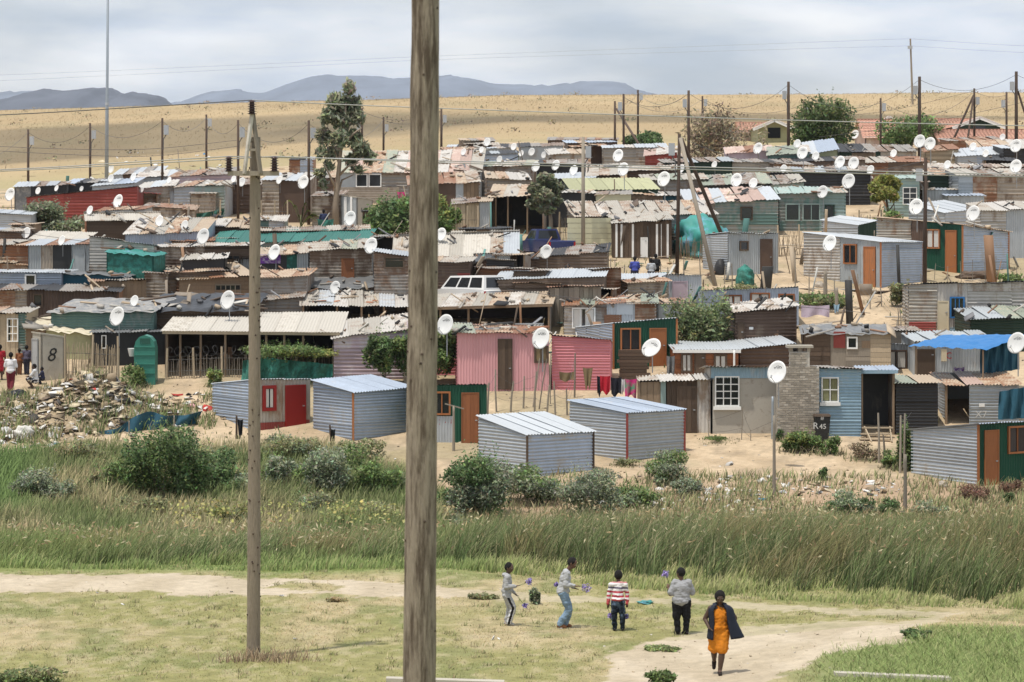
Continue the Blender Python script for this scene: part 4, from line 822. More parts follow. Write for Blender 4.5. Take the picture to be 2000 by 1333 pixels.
# --- red-tiled houses on the far right
def gfront(label, xl, xr, ye, yp, D, dep, wmat):
    A_, B_, Pk = P(xl, ye, D), P(xr, ye, D), P((xl+xr)/2, yp, D); z0 = float(TZ(D, A_.x))-.3; z0 = min(z0, A_.z-1.5); t = thing('tiled_house', label, 'house', (A_.x, D, z0)); bk = Vector((0, dep, 0))
    poly = [Vector((A_.x+.2, D, z0)), Vector((B_.x-.2, D, z0)), B_-Vector((.2,0,0)), Pk, A_+Vector((.2,0,0))]
    obj('wall', poly+[p+bk for p in poly], [(0,1,2,3,4), (9,8,7,6,5)]+[(i, i+5, (i+1) % 5+5, (i+1) % 5) for i in range(5)], M[wmat], t); up = Vector((0,0,.06)); fo = Vector((0,-.45,0))
    roofplane(t, B_+fo+up, B_+bk+up, Pk+bk+up, Pk+fo+up, ['rooftile'], .12); roofplane(t, A_+bk+up, A_+fo+up, Pk+fo+up, Pk+bk+up, ['rooftile'], .12)
    for a_, b_ in ((A_-Vector((.35,0,.12)), Pk), (Pk, B_+Vector((.35,0,-.12)))): obj('barge_board', *bar(a_+fo*1.15+up*.3, b_+fo*1.15+up*.3, .05, .30), M['whitepaint'], t)
    obj('window', *boxvf(P((xl+xr)/2, ye+8, D-.03), Vector((.6,0,0)), Vector((0,.04,0)), Vector((0,0,.5))), M['glass'], t)
gfront('green-gabled tiled house with white trim among the propped poles', 1866, 1958, 249, 231, 268, 9, 'greendark')
gfront('small dark gable with white trim right of the far service pole', 1714, 1756, 244, 230, 275, 8, 'greendark')
gfront('green-walled gabled house left of the dark pine', 1476, 1548, 252, 236, 272, 9, 'olive')
for lab, cx, xr, ye, yy, D_ in (('long tiled roof in front of the green gable at far right', 1838, 2060, 276, 254, 252), ('tiled house with pink wall right of the dark pine', 1690, 1775, 268, 234, 262), ('tiled roof behind the propped pole', 1822, 1902, 251, 233, 280), ('tiled roof left of the green-walled gabled house', 1448, 1500, 258, 240, 280)):
    sh(lab, cx, 0, xr, ye, ye, yb=yy, dep=8, gable=True, th=0, w=(pn, 'pinkroof'), wl=(pn, 'pinkroof'), roof=['rooftile'], name='tiled_house', cat='house', oh=.3, D=D_, fascia='whitepaint')

# --- small sheds and lean-tos added to the dense rows, open ones for dark gaps
rf = random.Random(5); USED = set()
DENSE = [(0, 500, 405, 620), (505, 790, 400, 610), (180, 480, 362, 400), (860, 1130, 300, 350), (1120, 1500, 310, 400), (1500, 2000, 300, 400), (870, 1000, 470, 600), (1000, 1290, 560, 640), (1560, 1760, 640, 700), (1640, 2000, 395, 430), (1440, 1560, 600, 680)]
ANCH = [(30, 480, 'near the far left edge'), (120, 440, 'below the grey-green bush'), (110, 560, 'left of the teal net hut'), (250, 600, 'behind the cream tarpaulin roof'), (260, 420, 'beside the brown gabled hut'), (250, 540, 'beside the teal net hut'), (400, 440, 'near the pale rusty low roof'), (400, 560, 'by the brown plank shack'), (420, 500, 'left of the slender pole'), (380, 385, 'near the stick fence upper left'), (250, 375, 'beside the long red shack'), (560, 430, 'near the banana plant'), (560, 520, 'right of the slender pole'), (650, 500, 'by the cream slatted shack'), (640, 580, 'behind the long verandah'), (740, 540, 'left of the thick pole'), (700, 430, 'near the numbered concrete toilet'), (900, 320, 'under the striped roof house'), (930, 530, 'right of the thick pole'), (1010, 330, 'left of the small tree'), (1100, 330, 'above the small tree'), (1060, 600, 'beside the verandah beam'), (1200, 600, 'by the patchwork shack'), (1180, 350, 'near the olive roof'), (1280, 330, 'left of the strut pole'), (1400, 350, 'right of the strut pole'), (1340, 390, 'near the messy pale roof'), (1480, 330, 'below the twiggy bush'), (1500, 640, 'near the dark brown shack'), (1560, 360, 'above the teal porch house'), (1620, 310, 'below the dark pine'), (1700, 360, 'by the yellow-green tree'), (1660, 670, 'under the plastic-covered roof'), (1780, 330, 'beside the brown pole'), (1860, 320, 'below the tiled houses'), (1960, 320, 'at the upper right edge'), (1850, 390, 'near the upper washing line'), (1950, 400, 'at the right edge'), (1700, 420, 'behind the galvanised house')]
wgt = [9, 6, 5, 5, 7, 8, 2, 4, 2, 3, 1]
for i in range(64):
    r_ = rf.choices(DENSE, wgt)[0]; x = rf.uniform(r_[0], r_[1]-30); yb_ = rf.uniform(r_[2]+12, r_[3]); g_ = G(x, yb_); s_ = S(g_.y); wp = rf.uniform(1.1, 2.8)*s_; hp_ = rf.uniform(1.25, 2.0)*s_; tc_ = yb_-hp_
    awn = rf.random() < .34; an = min(ANCH, key=lambda q: (q[0]-x)**2+((q[1]-yb_+20)*1.6)**2)[2]
    W3 = None if awn else rf.choice([((h, 'rusty'), 'rusty ribbed'), ((h, 'darkbrown'), 'dark brown'), ((v, 'zinc'), 'zinc'), ((hp, 'darkwood'), 'dark boarded'), ((h, 'slat'), 'pale slatted'), ((pl, 'wood'), 'brown plank'), ((pl, 'greywood'), 'grey plank'), ((pn, 'dark'), 'black'), ((h, 'brownslat'), 'brown slatted'), ((h, 'oldtin'), 'stained tin'), ((v, 'galv'), 'galvanised')])
    rm, rn = rf.choice([(['oldtin', 'rustpale'], 'patched'), (['rusty', 'oldtin'], 'rusty'), (['paletin', 'oldtin'], 'pale'), (['dark', 'oldtin'], 'dark'), (['galv', 'paletin'], 'silver'), (['rusty', 'rustpale'], 'red-brown')])
    RN = [(['oldtin', 'rustpale'], 'patched'), (['rusty', 'oldtin'], 'rusty'), (['paletin', 'oldtin'], 'pale'), (['dark', 'oldtin'], 'dark'), (['galv', 'paletin'], 'silver'), (['rusty', 'rustpale'], 'red-brown')]
    while (awn or W3[1], rn, an) in USED: rm, rn = rf.choice(RN)
    USED.add((awn or W3[1], rn, an)); big = 'wide' if wp/s_ > 1.9 else 'narrow'
    sh(f'{big} added open lean-to with {rn} roof {an}' if awn else f'{big} {W3[1]} shed with {rn} roof {an}', x, yb_, x+wp, tc_, tc_+rf.uniform(-3, 3), yb=tc_-rf.uniform(1, 5), dep=rf.uniform(1.2, 2.2), th=rf.uniform(-14, 14), w=None if awn else W3[0], wl=(h, 'brownslat'), roof=rm, posts=(x+2, x+wp-2) if awn else (), name='lean_to' if awn else 'scrap_shed', cat='lean-to' if awn else 'shed')['group'] = 'added open lean-tos between the shacks' if awn else 'little scrap sheds between the shacks'
# ================= POLES, WIRES, DISHES
def atg(px, py=None, D=None):
    if D is None: return G(px, py)
    X = (px-1000)/FP*D; return Vector((X, D, float(TZ(D, X))))
def knotty(pts_a, pts_b, r0, r1, n=26, sides=14, amp=.05):
    a, b = Vector(pts_a), Vector(pts_b); V = []; Fc = []
    for i in range(n+1):
        t = i/n; c = a.lerp(b, t); r = r0+(r1-r0)*t
        for k in range(sides):
            an = 2*math.pi*k/sides
            rr = r*(1+amp*(float(vnoise(k*1.7+3, t*n*1.3, 5))-.5)+amp*1.5*max(0, float(vnoise(k*.9+9, t*n*.9, 8))-.72)*3)
            V.append(c+Vector((math.cos(an)*rr, math.sin(an)*rr, 0)))
    for i in range(n):
        for k in range(sides): Fc.append((i*sides+k, i*sides+(k+1) % sides, (i+1)*sides+(k+1) % sides, (i+1)*sides+k))
    Fc.append(tuple(n*sides+k for k in range(sides)))
    return V, Fc
# ---- look along the lines of sight: where do roofs and walls stand (for dishes and the scrap lying on roofs)
bpy.context.view_layer.update(); _dg = bpy.context.evaluated_depsgraph_get()
def first_hit(x, y, full=False):
    d = P(x, y, 1.0).normalized(); ok, loc, nrm, idx, ob, mt = sc.ray_cast(_dg, Vector((0,0,0)), d, distance=3000)
    if full: return (loc, nrm, ob) if ok else None
    return loc.y if ok else 3000.
ROOFSPOTS = []
for _ in range(2400):
    hit = first_hit(rng.uniform(0, 2000), rng.uniform(285, 660), True)
    if hit and hit[2].name.startswith(('roof_sheet', 'roof_cover')) and not hit[2].data.materials[0].name.startswith(('galv', 'rooftile', 'olive', 'fibro', 'tealroof', 'red')) and hit[0].y < 240: ROOFSPOTS.append((hit[0].copy(), hit[1].copy()))
# ---- satellite dishes, all turned to the same point of the sky
def dishmeshes(nrm, tilt=0.):
    n = Vector(nrm).normalized(); up = (Zv-n*Zv.dot(n)).normalized(); rt = up.cross(n)
    if tilt: q = Matrix.Rotation(R(tilt), 3, n); up = q @ up; rt = q @ rt
    V = []; Fc = []; nr_, na = 5, 24
    for side in (0, 1):
        for i in range(nr_+1):
            for k in range(na):
                r = i/nr_; an = 2*math.pi*k/na
                V.append(rt*(.40*r*math.cos(an))+up*(.45*r*math.sin(an))+n*(.085*(r*r-1)-(.012 if side else 0)))
    for side in (0, 1):
        o_ = side*(nr_+1)*na
        for i in range(nr_):
            for k in range(na):
                q = (o_+i*na+k, o_+i*na+(k+1) % na, o_+(i+1)*na+(k+1) % na, o_+(i+1)*na+k); Fc.append(q if not side else q[::-1])
    e = nr_*na; e2 = (nr_+1)*na+nr_*na
    for k in range(na): Fc.append((e+k, e+(k+1) % na, e2+(k+1) % na, e2+k))
    refl = bpy.data.meshes.new('reflector'); refl.from_pydata(V, [], Fc); refl.materials.append(M['dishwhite']); refl.polygons.foreach_set('use_smooth', [True]*len(Fc))
    armv = join(tube([up*-.44-n*.02, n*.40-up*.30], .012, 5)); am = bpy.data.meshes.new('arm'); am.from_pydata(*[armv[0], [], armv[1]]); am.materials.append(M['dishgrey'])
    lv = tube([n*.40-up*.32, n*.37-up*.22], [.035, .028], 8); lm = bpy.data.meshes.new('receiver'); lm.from_pydata(lv[0], [], lv[1]); lm.materials.append(M['dishgrey'])
    bv = boxvf(-n*.165-up*.05, rt*.07, up*.12, n*.05); bm_ = bpy.data.meshes.new('bracket'); bm_.from_pydata(bv[0], [], bv[1]); bm_.materials.append(M['dishgrey'])
    cu = bpy.data.curves.new('lettering', 'FONT'); cu.body = 'DStv'; cu.size = .19; cu.align_x = 'CENTER'; cu.extrude = .003; cu.resolution_u = 1
    tm = baked(bpy.data.objects.new('lettering', cu))
    tm.transform(Matrix.Translation(up*.16-n*.055) @ Matrix(((*rt, 0), (*up, 0), (*n, 0), (0,0,0,1))).transposed()); tm.materials.clear(); tm.materials.append(M['blackpaint'])
    return refl, am, lm, bm_, tm, n, up
DSH = [dishmeshes((-.52, -.80, .30)), dishmeshes((-.60, -.72, .34)), dishmeshes((-.35, -.80, .50), -32)]
mv = tube([(0,0,0), (0,0,1)], .024, 6); mastm = bpy.data.meshes.new('mast'); mastm.from_pydata(mv[0], [], mv[1]); mastm.materials.append(M['dishgrey'])
def dish(x, y, hpx, label, mast=1.3, var=None):
    s = hpx/.86; D = FP/s
    for dx, dy in ((0, .42), (-.3, .2), (.3, .2), (0, -.3), (0, 0)): D = min(D, first_hit(x+dx*hpx, y+dy*hpx)-.35)
    sca = max(.42, hpx*D/(FP*.86)); c = P(x, y, D); d = DSH[(int(x)*7 % 5 == 0) if var is None else var]
    mast *= sca; foot = c-d[5]*.16*sca-Vector((0,0,mast)); t = thing('satellite_dish', label, 'satellite dish', foot, 'white satellite dishes')
    off = c-foot
    def ch(nm, me, par, loc): o = bpy.data.objects.new(nm, me); COL.objects.link(o); o.parent = par; o.location = loc; o.scale = (sca,)*3 if par is t else (1,1,1); return o
    r_ = ch('reflector', d[0], t, off); m_ = ch('mast', mastm, t, (0,0,0)); m_.scale = (sca, sca, mast)
    if hpx > 14: ch('arm', d[1], t, off); ch('receiver', d[2], t, off); ch('bracket', d[3], t, off)
    if hpx > 22: ch('lettering', d[4], r_, (0,0,0))
for a_ in [(19,380,26,'satellite dish at the far left beside the red shack'),(228,618,38,'large satellite dish on the cream tarpaulin roof'),(444,586,37,'large satellite dish on black plastic roof left of slender pole'),(396,462,32,'satellite dish in front of the teal shack end'),(230,393,27,'satellite dish against the long red shack'),(51,455,22,'satellite dish on the beige ribbed roof at far left'),(175,411,18,'satellite dish half sunk behind the brown gabled hut'),(311,432,22,'satellite dish at the right end of the brown gabled hut'),(216,331,16,'upper of two small dishes against the steel mast'),(216,349,16,'lower of two small dishes against the steel mast'),(260,346,17,'small dish right of the steel mast'),(74,373,14,'small dish on the plastic-walled far shack'),(159,369,10,'tiny dish left of the steel mast'),(276,371,12,'tiny dish right of the red shack ridge'),(405,357,12,'tiny dish on the teal-edged shack'),(456,350,13,'small dish left of the slender pole, upper of two'),(472,356,18,'small dish peeping left of the slender pole'),(262,588,22,'dish lying low among torn black sheeting'),(592,356,27,'satellite dish on the hut left of the eucalyptus'),(683,427,30,'satellite dish in front of the number nineteen toilet'),(724,480,32,'satellite dish left of the striped gabled roof'),(535,493,32,'satellite dish over the purple cloth shack'),(654,562,26,'satellite dish standing on the long verandah roof'),(861,458,26,'satellite dish half hidden behind the striped gabled roof'),(869,634,40,'large satellite dish just right of the thick pole'),(1056,661,42,'large satellite dish on the pink house window corner'),(1517,727,44,'largest satellite dish before the brick chimney'),(1985,670,42,'large satellite dish at the right edge by blue tarpaulin'),(1620,475,33,'satellite dish on the galvanised house with orange door'),(1900,417,32,'satellite dish behind the tan-roofed house'),(1789,404,32,'satellite dish above the tan roof beside brown pole'),(1066,492,28,'satellite dish below the blue pickup'),(1296,350,30,'satellite dish right of the olive green roof'),(1217,331,27,'satellite dish just above the olive green roof'),(1207,304,25,'satellite dish under the two close poles'),(1046,326,20,'leftmost of three dishes above the small tree'),(1085,323,21,'middle of three dishes above the small tree'),(1120,333,21,'rightmost of three dishes above the small tree'),(1438,352,27,'larger of the two dishes right of the struts'),(1471,358,20,'smaller of the two dishes right of the struts'),(1480,290,23,'dish at the foot of the twiggy bush'),(1557,281,17,'small dish below the left edge of the pine'),(1567,299,25,'dish left of the blue-lined roof'),(1593,305,17,'low dish beside the blue-lined roof'),(1640,317,25,'left of the pair of dishes under the dark green shack'),(1667,319,25,'right of the pair of dishes under the dark green shack'),(1657,354,30,'dish left of the yellow-green tree'),(1606,375,25,'dish over the teal porch house'),(1670,263,18,'dish at the right edge of the dark pine'),(1796,276,26,'left of the pair of dishes by the tall pole'),(1816,281,26,'right of the pair of dishes by the tall pole'),(1900,287,17,'dish on the rust timber frame shack'),(1958,268,13,'dish on the long tiled roof'),(1984,285,26,'dish behind the tall right-edge pole'),(1984,325,27,'dish at the right edge below the tall pole'),(1038,297,16,'small dish left of the thick dark post'),(951,278,17,'small dish at the hill foot right of thick pole'),(940,293,13,'tiny dish beside the blue-grey far shack'),(1003,287,14,'small dish on the far grey wall shack')]: dish(*a_)
for a_ in [(905,297,14,'tiny dish right of the striped roof house'),(1018,300,12,'tiny dish beside the far grey wall shack'),(1062,303,13,'tiny dish left of the thick dark post'),(975,312,15,'small dish on the flat pale shack left of the small tree'),(1330,330,17,'small dish right of the strut pole'),(1395,322,14,'tiny dish in the dark roofs right of the struts'),(1530,330,17,'small dish left of the serrated brown roof'),(1745,300,16,'small dish on the dark green long shack'),(1850,322,17,'small dish above the rusty slatted shack'),(1925,300,15,'small dish on the white-roofed galvanised shack'),(1700,332,18,'small dish right of the pair under the dark green shack'),(330,352,13,'tiny dish on the mauve far shack'),(110,368,12,'tiny dish between mast and left edge'),(545,352,16,'small dish right of the slender pole near the hut'),(360,440,20,'dish on the pale and rusty low roof'),(120,470,20,'dish on the beige roof beside the gabled hut')]: dish(*a_)
dish(1272, 679, 40, 'tilted satellite dish leaning over the stacked planks', 1.0, 2)
# the two big timber poles
t = thing('utility_pole', 'thick weathered timber pole in the foreground filling the picture height', 'pole', atg(812, D=23)-Vector((0,0,.3)))
obj('shaft', *knotty(atg(812, D=23)-Vector((0,0,.5)), P(833, -160, 23), .142, .108, 44, 20, .045), M['polewood'], t, True)
for _ in range(13):
    z = random.uniform(-3.7, 1.6); tt_ = (z+6.5)/8.8; x0 = P(812, 0, 23).x+(P(833,0,23).x-P(812,0,23).x)*tt_; a = random.uniform(-2.9, -.2); r = .142-.034*tt_
    obj('knot', *tube([(x0+math.cos(a)*r*.97, 23+math.sin(a)*r*.97, z), (x0+math.cos(a)*(r+.006), 23+math.sin(a)*(r+.006), z)], [.013, .009], 7), M['poledark'], t)
g = atg(495, 1286); DP = g.y
t = thing('power_pole', 'slender knotty timber power pole with dark insulators left of centre', 'pole', g-Vector((0,0,.2)))
obj('shaft', *knotty(g-Vector((0,0,.4)), P(498.5, 268, DP), .142, .108, 60, 16, .06), M['polewood'], t, True)
for _ in range(46):
    f_ = random.random(); c = Vector(g).lerp(P(498.5, 268, DP), f_); a = random.uniform(-3.0, -.1); r = .14-.033*f_
    obj('knot', *tube([c+Vector((math.cos(a)*r*.95, math.sin(a)*r*.95, 0)), c+Vector((math.cos(a)*(r+.022), math.sin(a)*(r+.022), .01))], [.022, .012], 6), M['poledark'], t)
arm = obj('crossarm', *bar(P(445, 339, DP-.16), P(545, 339, DP-.16), .11, .10), M['greywood'], t)
obj('strut', *bar(P(492, 224, DP-.14), P(477, 340, DP-.25), .085, .05), M['fibro'], t)
obj('strut', *bar(P(494, 224, DP-.1), P(509, 340, DP-.25), .085, .05), M['greywood'], t)
obj('tie_plate', *bar(P(482, 293, DP-.18), P(504, 293, DP-.18), .06, .05), M['greywood'], t)
obj('strap', *tube([P(498, 276, DP), P(498, 271, DP)], .116, 14), M['greywood'], t)
def insulator(x, ybot, ytop, n):
    zs = []; rs = []; b_ = P(x, ybot, DP-.16); e_ = P(x, ytop, DP-.16)
    for i in range(n):
        for f2, r in ((.0, .055), (.35, .11), (.5, .065), (.95, .055)): zs.append(b_.lerp(e_, (i+f2)/n)); rs.append(r*(1-.22*i/n))
    obj('insulator', *tube(zs, rs, 12), M['insulator'], t, True)
insulator(492, 224, 196, 6); insulator(447, 336, 306, 6); insulator(536, 336, 306, 6)
def wire(label, pts, r=.012, mat='wirelight', sub=10, name='power_line', grp='overhead wires'):
    pts = [Vector(p) for p in pts]; out = []
    for i in range(len(pts)-1):
        p0 = pts[max(i-1, 0)]; p1 = pts[i]; p2 = pts[i+1]; p3 = pts[min(i+2, len(pts)-1)]
        for k in range(sub):
            u = k/sub; out.append(.5*((2*p1)+(-p0+p2)*u+(2*p0-5*p1+4*p2-p3)*u*u+(-p0+3*p1-3*p2+p3)*u**3))
    out.append(pts[-1]); o = obj(name, *tube(out, r, 4, False), M[mat], None)
    return tag(o, label, 'wire', grp)
d0 = DP-.16
wire('top conductor running left from the slender pole to the picture edge', [P(-900, 255, d0+8), P(-400, 241, d0+4), P(0, 225, d0+1.5), P(250, 211, d0+.6), P(492, 196, d0)], .011, 'wire')
wire('top conductor running right from the slender pole across the hill', [P(492, 196, d0), P(700, 206, d0+1), P(1000, 217, d0+2), P(1500, 234, d0+4), P(2000, 246, d0+6), P(2600, 254, d0+9)], .011)
wire('lower left conductor from the left insulator to the picture edge', [P(-800, 365, d0+7), P(0, 332, d0+1.5), P(230, 319, d0+.6), P(447, 306, d0)], .012)
wire('lower conductor from the right insulator to the left edge', [P(-800, 372, d0+8), P(0, 335, d0+1.5), P(250, 322, d0+.6), P(536, 306, d0)], .012)
wire('lower conductor passing from the left insulator to the right edge', [P(447, 306, d0), P(700, 311, d0+.8), P(1000, 318, d0+2), P(1500, 330, d0+4), P(2000, 341, d0+6), P(2600, 350, d0+9)], .012)
wire('lowest conductor from the right insulator to the right edge', [P(536, 306, d0), P(750, 314, d0+.8), P(1000, 322, d0+2), P(1500, 335, d0+4), P(2000, 346, d0+6), P(2600, 356, d0+9)], .012)
# tall steel mast and far line pole
g = atg(208, 372); t = thing('lamp_mast', 'tall grey steel lamp mast on the left', 'mast', g)
obj('shaft', *tube([g-Vector((0,0,.3)), P(209, 205, g.y), P(209, 203, g.y), P(212, -180, g.y)], [.17, .135, .12, .07], 12), M['steel'], t, True)
obj('sleeve', *tube([P(209, 206, g.y), P(209, 201, g.y)], .15, 12), M['boxgrey'], t)
g = atg(1783, D=470); g.z -= 1; t = thing('line_pole', 'thin distant line pole standing against the sky on the crest', 'pole', g)
obj('shaft', *tube([g, P(1778, 76, 470)], [.2, .14], 7), M['greywood'], t); obj('bracket', *bar(P(1773, 93, 469.8), P(1782, 93, 469.8), .3, .5), M['boxgrey'], t)
for lab, pp in (('upper distant line reaching the crest pole from the left', [(-200, 150), (0, 147), (500, 126), (800, 112), (1200, 97), (1776, 76)]), ('upper distant line leaving the crest pole on the right', [(1776, 76), (2000, 90), (2300, 99)]), ('lower distant line reaching the crest pole from the left', [(-200, 162), (0, 158), (500, 134), (800, 119), (1200, 106), (1776, 90)]), ('lower distant line leaving the crest pole on the right', [(1776, 90), (2000, 103), (2300, 111)])):
    wire(lab, [P(x, y, 470) for x, y in pp], .022, 'boxgrey')
POL = {}
def pole(key, label, x, yt, yb=None, D=None, w=5.0, box=None, lean=0, mat='poledark', bx=None):
    g = atg(x, yb, D); s = S(g.y); r = w/s/2
    t = thing('service_pole', label, 'pole', g, 'service poles')
    top = P(x+lean, yt, g.y)
    obj('shaft', *tube([g-Vector((0,0,.3)), top], [r*1.1, r*.85], 8), M[mat], t, True)
    if box:
        yb0 = bx or yt+14; hh = 16*s/22*(.9); ww = 7*s/22
        c = P(x+box*(w/2+ww/2+.5), yb0+hh/2, g.y-.05)
        o = obj('meter_box', *boxvf(c, Vector((ww/s/2,0,0)), Vector((0,.12,0)), Vector((0,0,hh/s/2))), M['boxgrey'], t)
        obj('conduit', *tube([c-Vector((0,0,hh/s/2)), P(x+box*w*.4, yb0+hh*1.5, g.y-.1), P(x+box*w*.35, yb0+hh*2.6, g.y-.1)], .035, 5), M['wire'], t)
    POL[key] = (x+lean, yt, g.y); return t
pole('a', 'dark service pole furthest left on the hill foot', 55, 253, 392, box=1)
pole('b', 'dark service pole just left of the steel mast', 176, 241, 388, box=1)
pole('c', 'dark service pole above the long red shack end', 317, 231, 408, box=1)
pole('d', 'dark service pole standing clear on the hill left of the slender pole', 403, 224, 352, w=4.6, box=1, bx=232)
pole('e', 'dark service pole immediately left of the slender pole', 465, 235, 428, w=5.4, box=1)
pole('f', 'dark service pole just left of the eucalyptus', 603, 236, 440, w=6, box=1)
pole('g', 'dark service pole hidden in the right side of the eucalyptus', 707, 212, 320, w=5, box=-1, bx=240)
pole('h', 'dark service pole between the eucalyptus and thick pole', 749, 229, 312, w=4.4, box=1)
pole('i', 'dark service pole just right of the thick pole', 862, 211, 310, w=5, box=1)
pole('j', 'short dark pole left of the two braced close poles', 1201, 198, 318, w=5)
pole('k', 'dark service pole with box right beside the short one', 1218, 184, 328, w=5, box=-1, bx=200)
pole('l', 'service pole behind the clipped round bush', 1246, 176, 284, w=4.6, box=1, bx=182)
pole('m', 'service pole left of the twiggy bush', 1345, 177, 330, w=6, box=-1, bx=194)
pole('n', 'thin service pole within the twiggy bush', 1372, 188, 282, w=4.4, box=1, bx=194)
pole('o', 'service pole left of the dark pine against the sky', 1540, 160, 330, w=6.5, box=-1, bx=178)
pole('p', 'short far pole partly behind the dark pine top', 1570, 198, 282, w=4, box=1, bx=208)
pole('q', 'service pole between the pine and the pale green bush', 1720, 192, 312, w=4.6, box=1, bx=202)
pole('r', 'tall service pole right of the crest line pole', 1796, 150, 342, w=7, box=-1, bx=168)
pole('s', 'service pole with two props among the tiled houses', 1903, 173, 300, w=4.6, box=1, bx=190)
pole('t', 'service pole with a small lamp near the right edge', 1966, 180, 296, w=4.6, box=-1, bx=196)
pole('u', 'tall service pole at the right edge', 1985, 140, 345, w=7, box=-1, bx=160)
pole('v', 'thick dark post standing behind the cream panel fence', 1139, 268, 505, w=8, box=1, bx=286, mat='greywood')
pole('w', 'dark pole with a box where two leaning struts meet', 1322, 262, 545, w=7.5, box=-1, bx=280, lean=5)
pole('x', 'dark brown pole with a low box in front of tan-roofed house', 1806, 308, 560, w=8, box=-1, bx=330, lean=2)
def strut(label, a, b, Da, Db, r, mat):
    A_ = P(*a, Da); B_ = P(*b, Db); B_.z = min(B_.z, float(TZ(Db, B_.x)))-.1
    return tag(obj('pole_strut', *tube([B_, A_], [r*1.1, r*.9], 8), M[mat], None, True), label, 'strut', 'leaning pole struts')
strut('dark leaning strut crossing the two close poles', (1204, 213), (1272, 300), 241, 230, .1, 'poledark')
strut('pale leaning strut in front of the meter-box pole', (1329, 270), (1398, 545), POL['w'][2]-.2, POL['w'][2]-2.5, .11, 'greywood')
strut('dark leaning strut falling right towards the tin shack', (1332, 274), (1432, 452), POL['w'][2]+.2, POL['w'][2]+8, .11, 'poledark')
strut('left prop of the pole among the tiled houses', (1902, 186), (1848, 272), POL['s'][2]-.2, POL['s'][2]-3, .1, 'poledark')
strut('right prop of the pole among the tiled houses', (1901, 190), (1886, 268), POL['s'][2]-.3, POL['s'][2]-5, .09, 'poledark')
strut('stub prop behind the tall pole at the right edge', (1988, 178), (2040, 240), POL['u'][2]+.2, POL['u'][2]+3, .09, 'poledark')
NAMEP = dict(a='furthest left pole', b='pole left of the mast', c='pole above the red shack', d='clear hill pole', e='pole beside the slender one', f='pole left of the eucalyptus', g='pole in the eucalyptus', h='pole right of the eucalyptus', i='pole right of the thick one', j='short braced pole', k='box pole beside the short one', l='pole behind the clipped bush', m='pole left of the twiggy bush', n='thin pole in the twiggy bush', o='pole left of the pine', p='far pole behind the pine', q='pole right of the pine', r='tall pole near the crest line', s='propped pole', t='lamp pole', u='tall right-edge pole', v='thick dark post', w='strut pole', x='brown pole')
def cable(k1, k2, sag, dy=6, r=.015):
    A_ = P(POL[k1][0], POL[k1][1]+dy, POL[k1][2]) if isinstance(k1, str) else P(*k1)
    B_ = P(POL[k2][0], POL[k2][1]+dy, POL[k2][2]) if isinstance(k2, str) else P(*k2)
    pts = [A_.lerp(B_, i/10)-Vector((0,0,4*sag*(i/10)*(1-i/10))) for i in range(11)]
    n1 = NAMEP[k1] if isinstance(k1, str) else ('left edge' if k1[0] < 1000 else 'right edge'); n2 = NAMEP[k2] if isinstance(k2, str) else ('left edge' if k2[0] < 1000 else 'right edge')
    wire(f'cable from {n1} to {n2}', pts, r, 'wire', 2, 'service_cable', 'sagging service cables')
for a_, b_, sg in (((-60, 320, 200), 'a', .5), ('a', 'b', 1.0), ('b', 'c', 1.0), ('c', 'd', .9), ('d', 'e', 1.0), ('e', 'f', 1.2), ('f', 'h', 1.4), ('h', 'i', .7), ('g', 'i', .8), ('k', 'm', .9), ('l', 'm', 1.0), ('m', 'o', 1.5), ('o', 'r', 2.0), ('r', 'u', 1.0), ('n', 'p', 1.1), ('p', 'q', 1.0), ('q', 's', 1.6), ('s', 't', .3), ('u', (2100, 155, 215), .5), ('k', 'n', 1.2), ('j', 'l', .5), ('w', 'x', 1.2)): cable(a_, b_, sg)
for lab, pts in (('cable rising from the pale green bush to the propped pole', [P(1640, 228, 255), P(1750, 214, 255), P(1903, 178, 250)]), ('cable rising across tiled roofs to the right edge', [P(1600, 268, 235), P(1760, 248, 233), P(1900, 222, 230), P(2060, 186, 228)]), ('upper of two cables crossing the lower hill at left', [P(-60, 284, 190), P(150, 292, 192), P(300, 291, 194), P(465, 274, 196)]), ('lower of two cables crossing the lower hill at left', [P(-60, 292, 188), P(150, 303, 190), P(300, 305, 192), P(465, 286, 194)]), ('service wire over the shacks left of the verandah', [P(-40, 445, 150), P(150, 470, 149), P(350, 505, 148), P(560, 540, 147)]), ('thin wire above the brown slatted shacks', [P(990, 565, 130), P(1200, 590, 128), P(1450, 592, 128), P(1700, 612, 127)])):
    wire(lab, pts, .015 if 'cable' in lab else .012, 'wire', 8, 'service_cable', 'sagging service cables')
# ================= SINGLE THINGS OF THE SETTLEMENT
# brick chimney, laid brick by brick
g = atg(1518, 858); f = Face(g, Vector((P(1601, 0, g.y).x, g.y, 0)), -(718-YH)/FP*g.y, -(718-YH)/FP*g.y, g.z, g.z)
ch_ = thing('brick_chimney', 'broad grey-brown brick chimney between the plastered and blue houses', 'chimney', g)
zt = f.zA; w_ = f.len
obj('core', *f.box(.02, w_-.02, g.z-.2, zt-.01, -.6, .0), M['mortar'], ch_)
ua, ub = f.u(1543), f.u(1583); zt2 = f.z(ua, 688)
obj('stack_core', *f.box(ua+.02, ub-.02, zt-.05, zt2, -.55, -.10), M['mortar'], ch_)
bk = boxvf((0,0,0), Vector((.108,0,0)), Vector((0,.05,0)), Vector((0,0,.037))); bme = bpy.data.meshes.new('brick'); bme.from_pydata(bk[0], [], bk[1]); bme.materials.append(M['brick'])
def brick(u, vv, n):
    o = bpy.data.objects.new('brick', bme); COL.objects.link(o); o.parent = ch_; o.location = f.pt(u, vv, n+random.uniform(-.006, .006))-Vector(g); o.rotation_euler = (0, random.uniform(-.012, .012), random.uniform(-.012, .012))
vv = g.z+.05; rw = 0
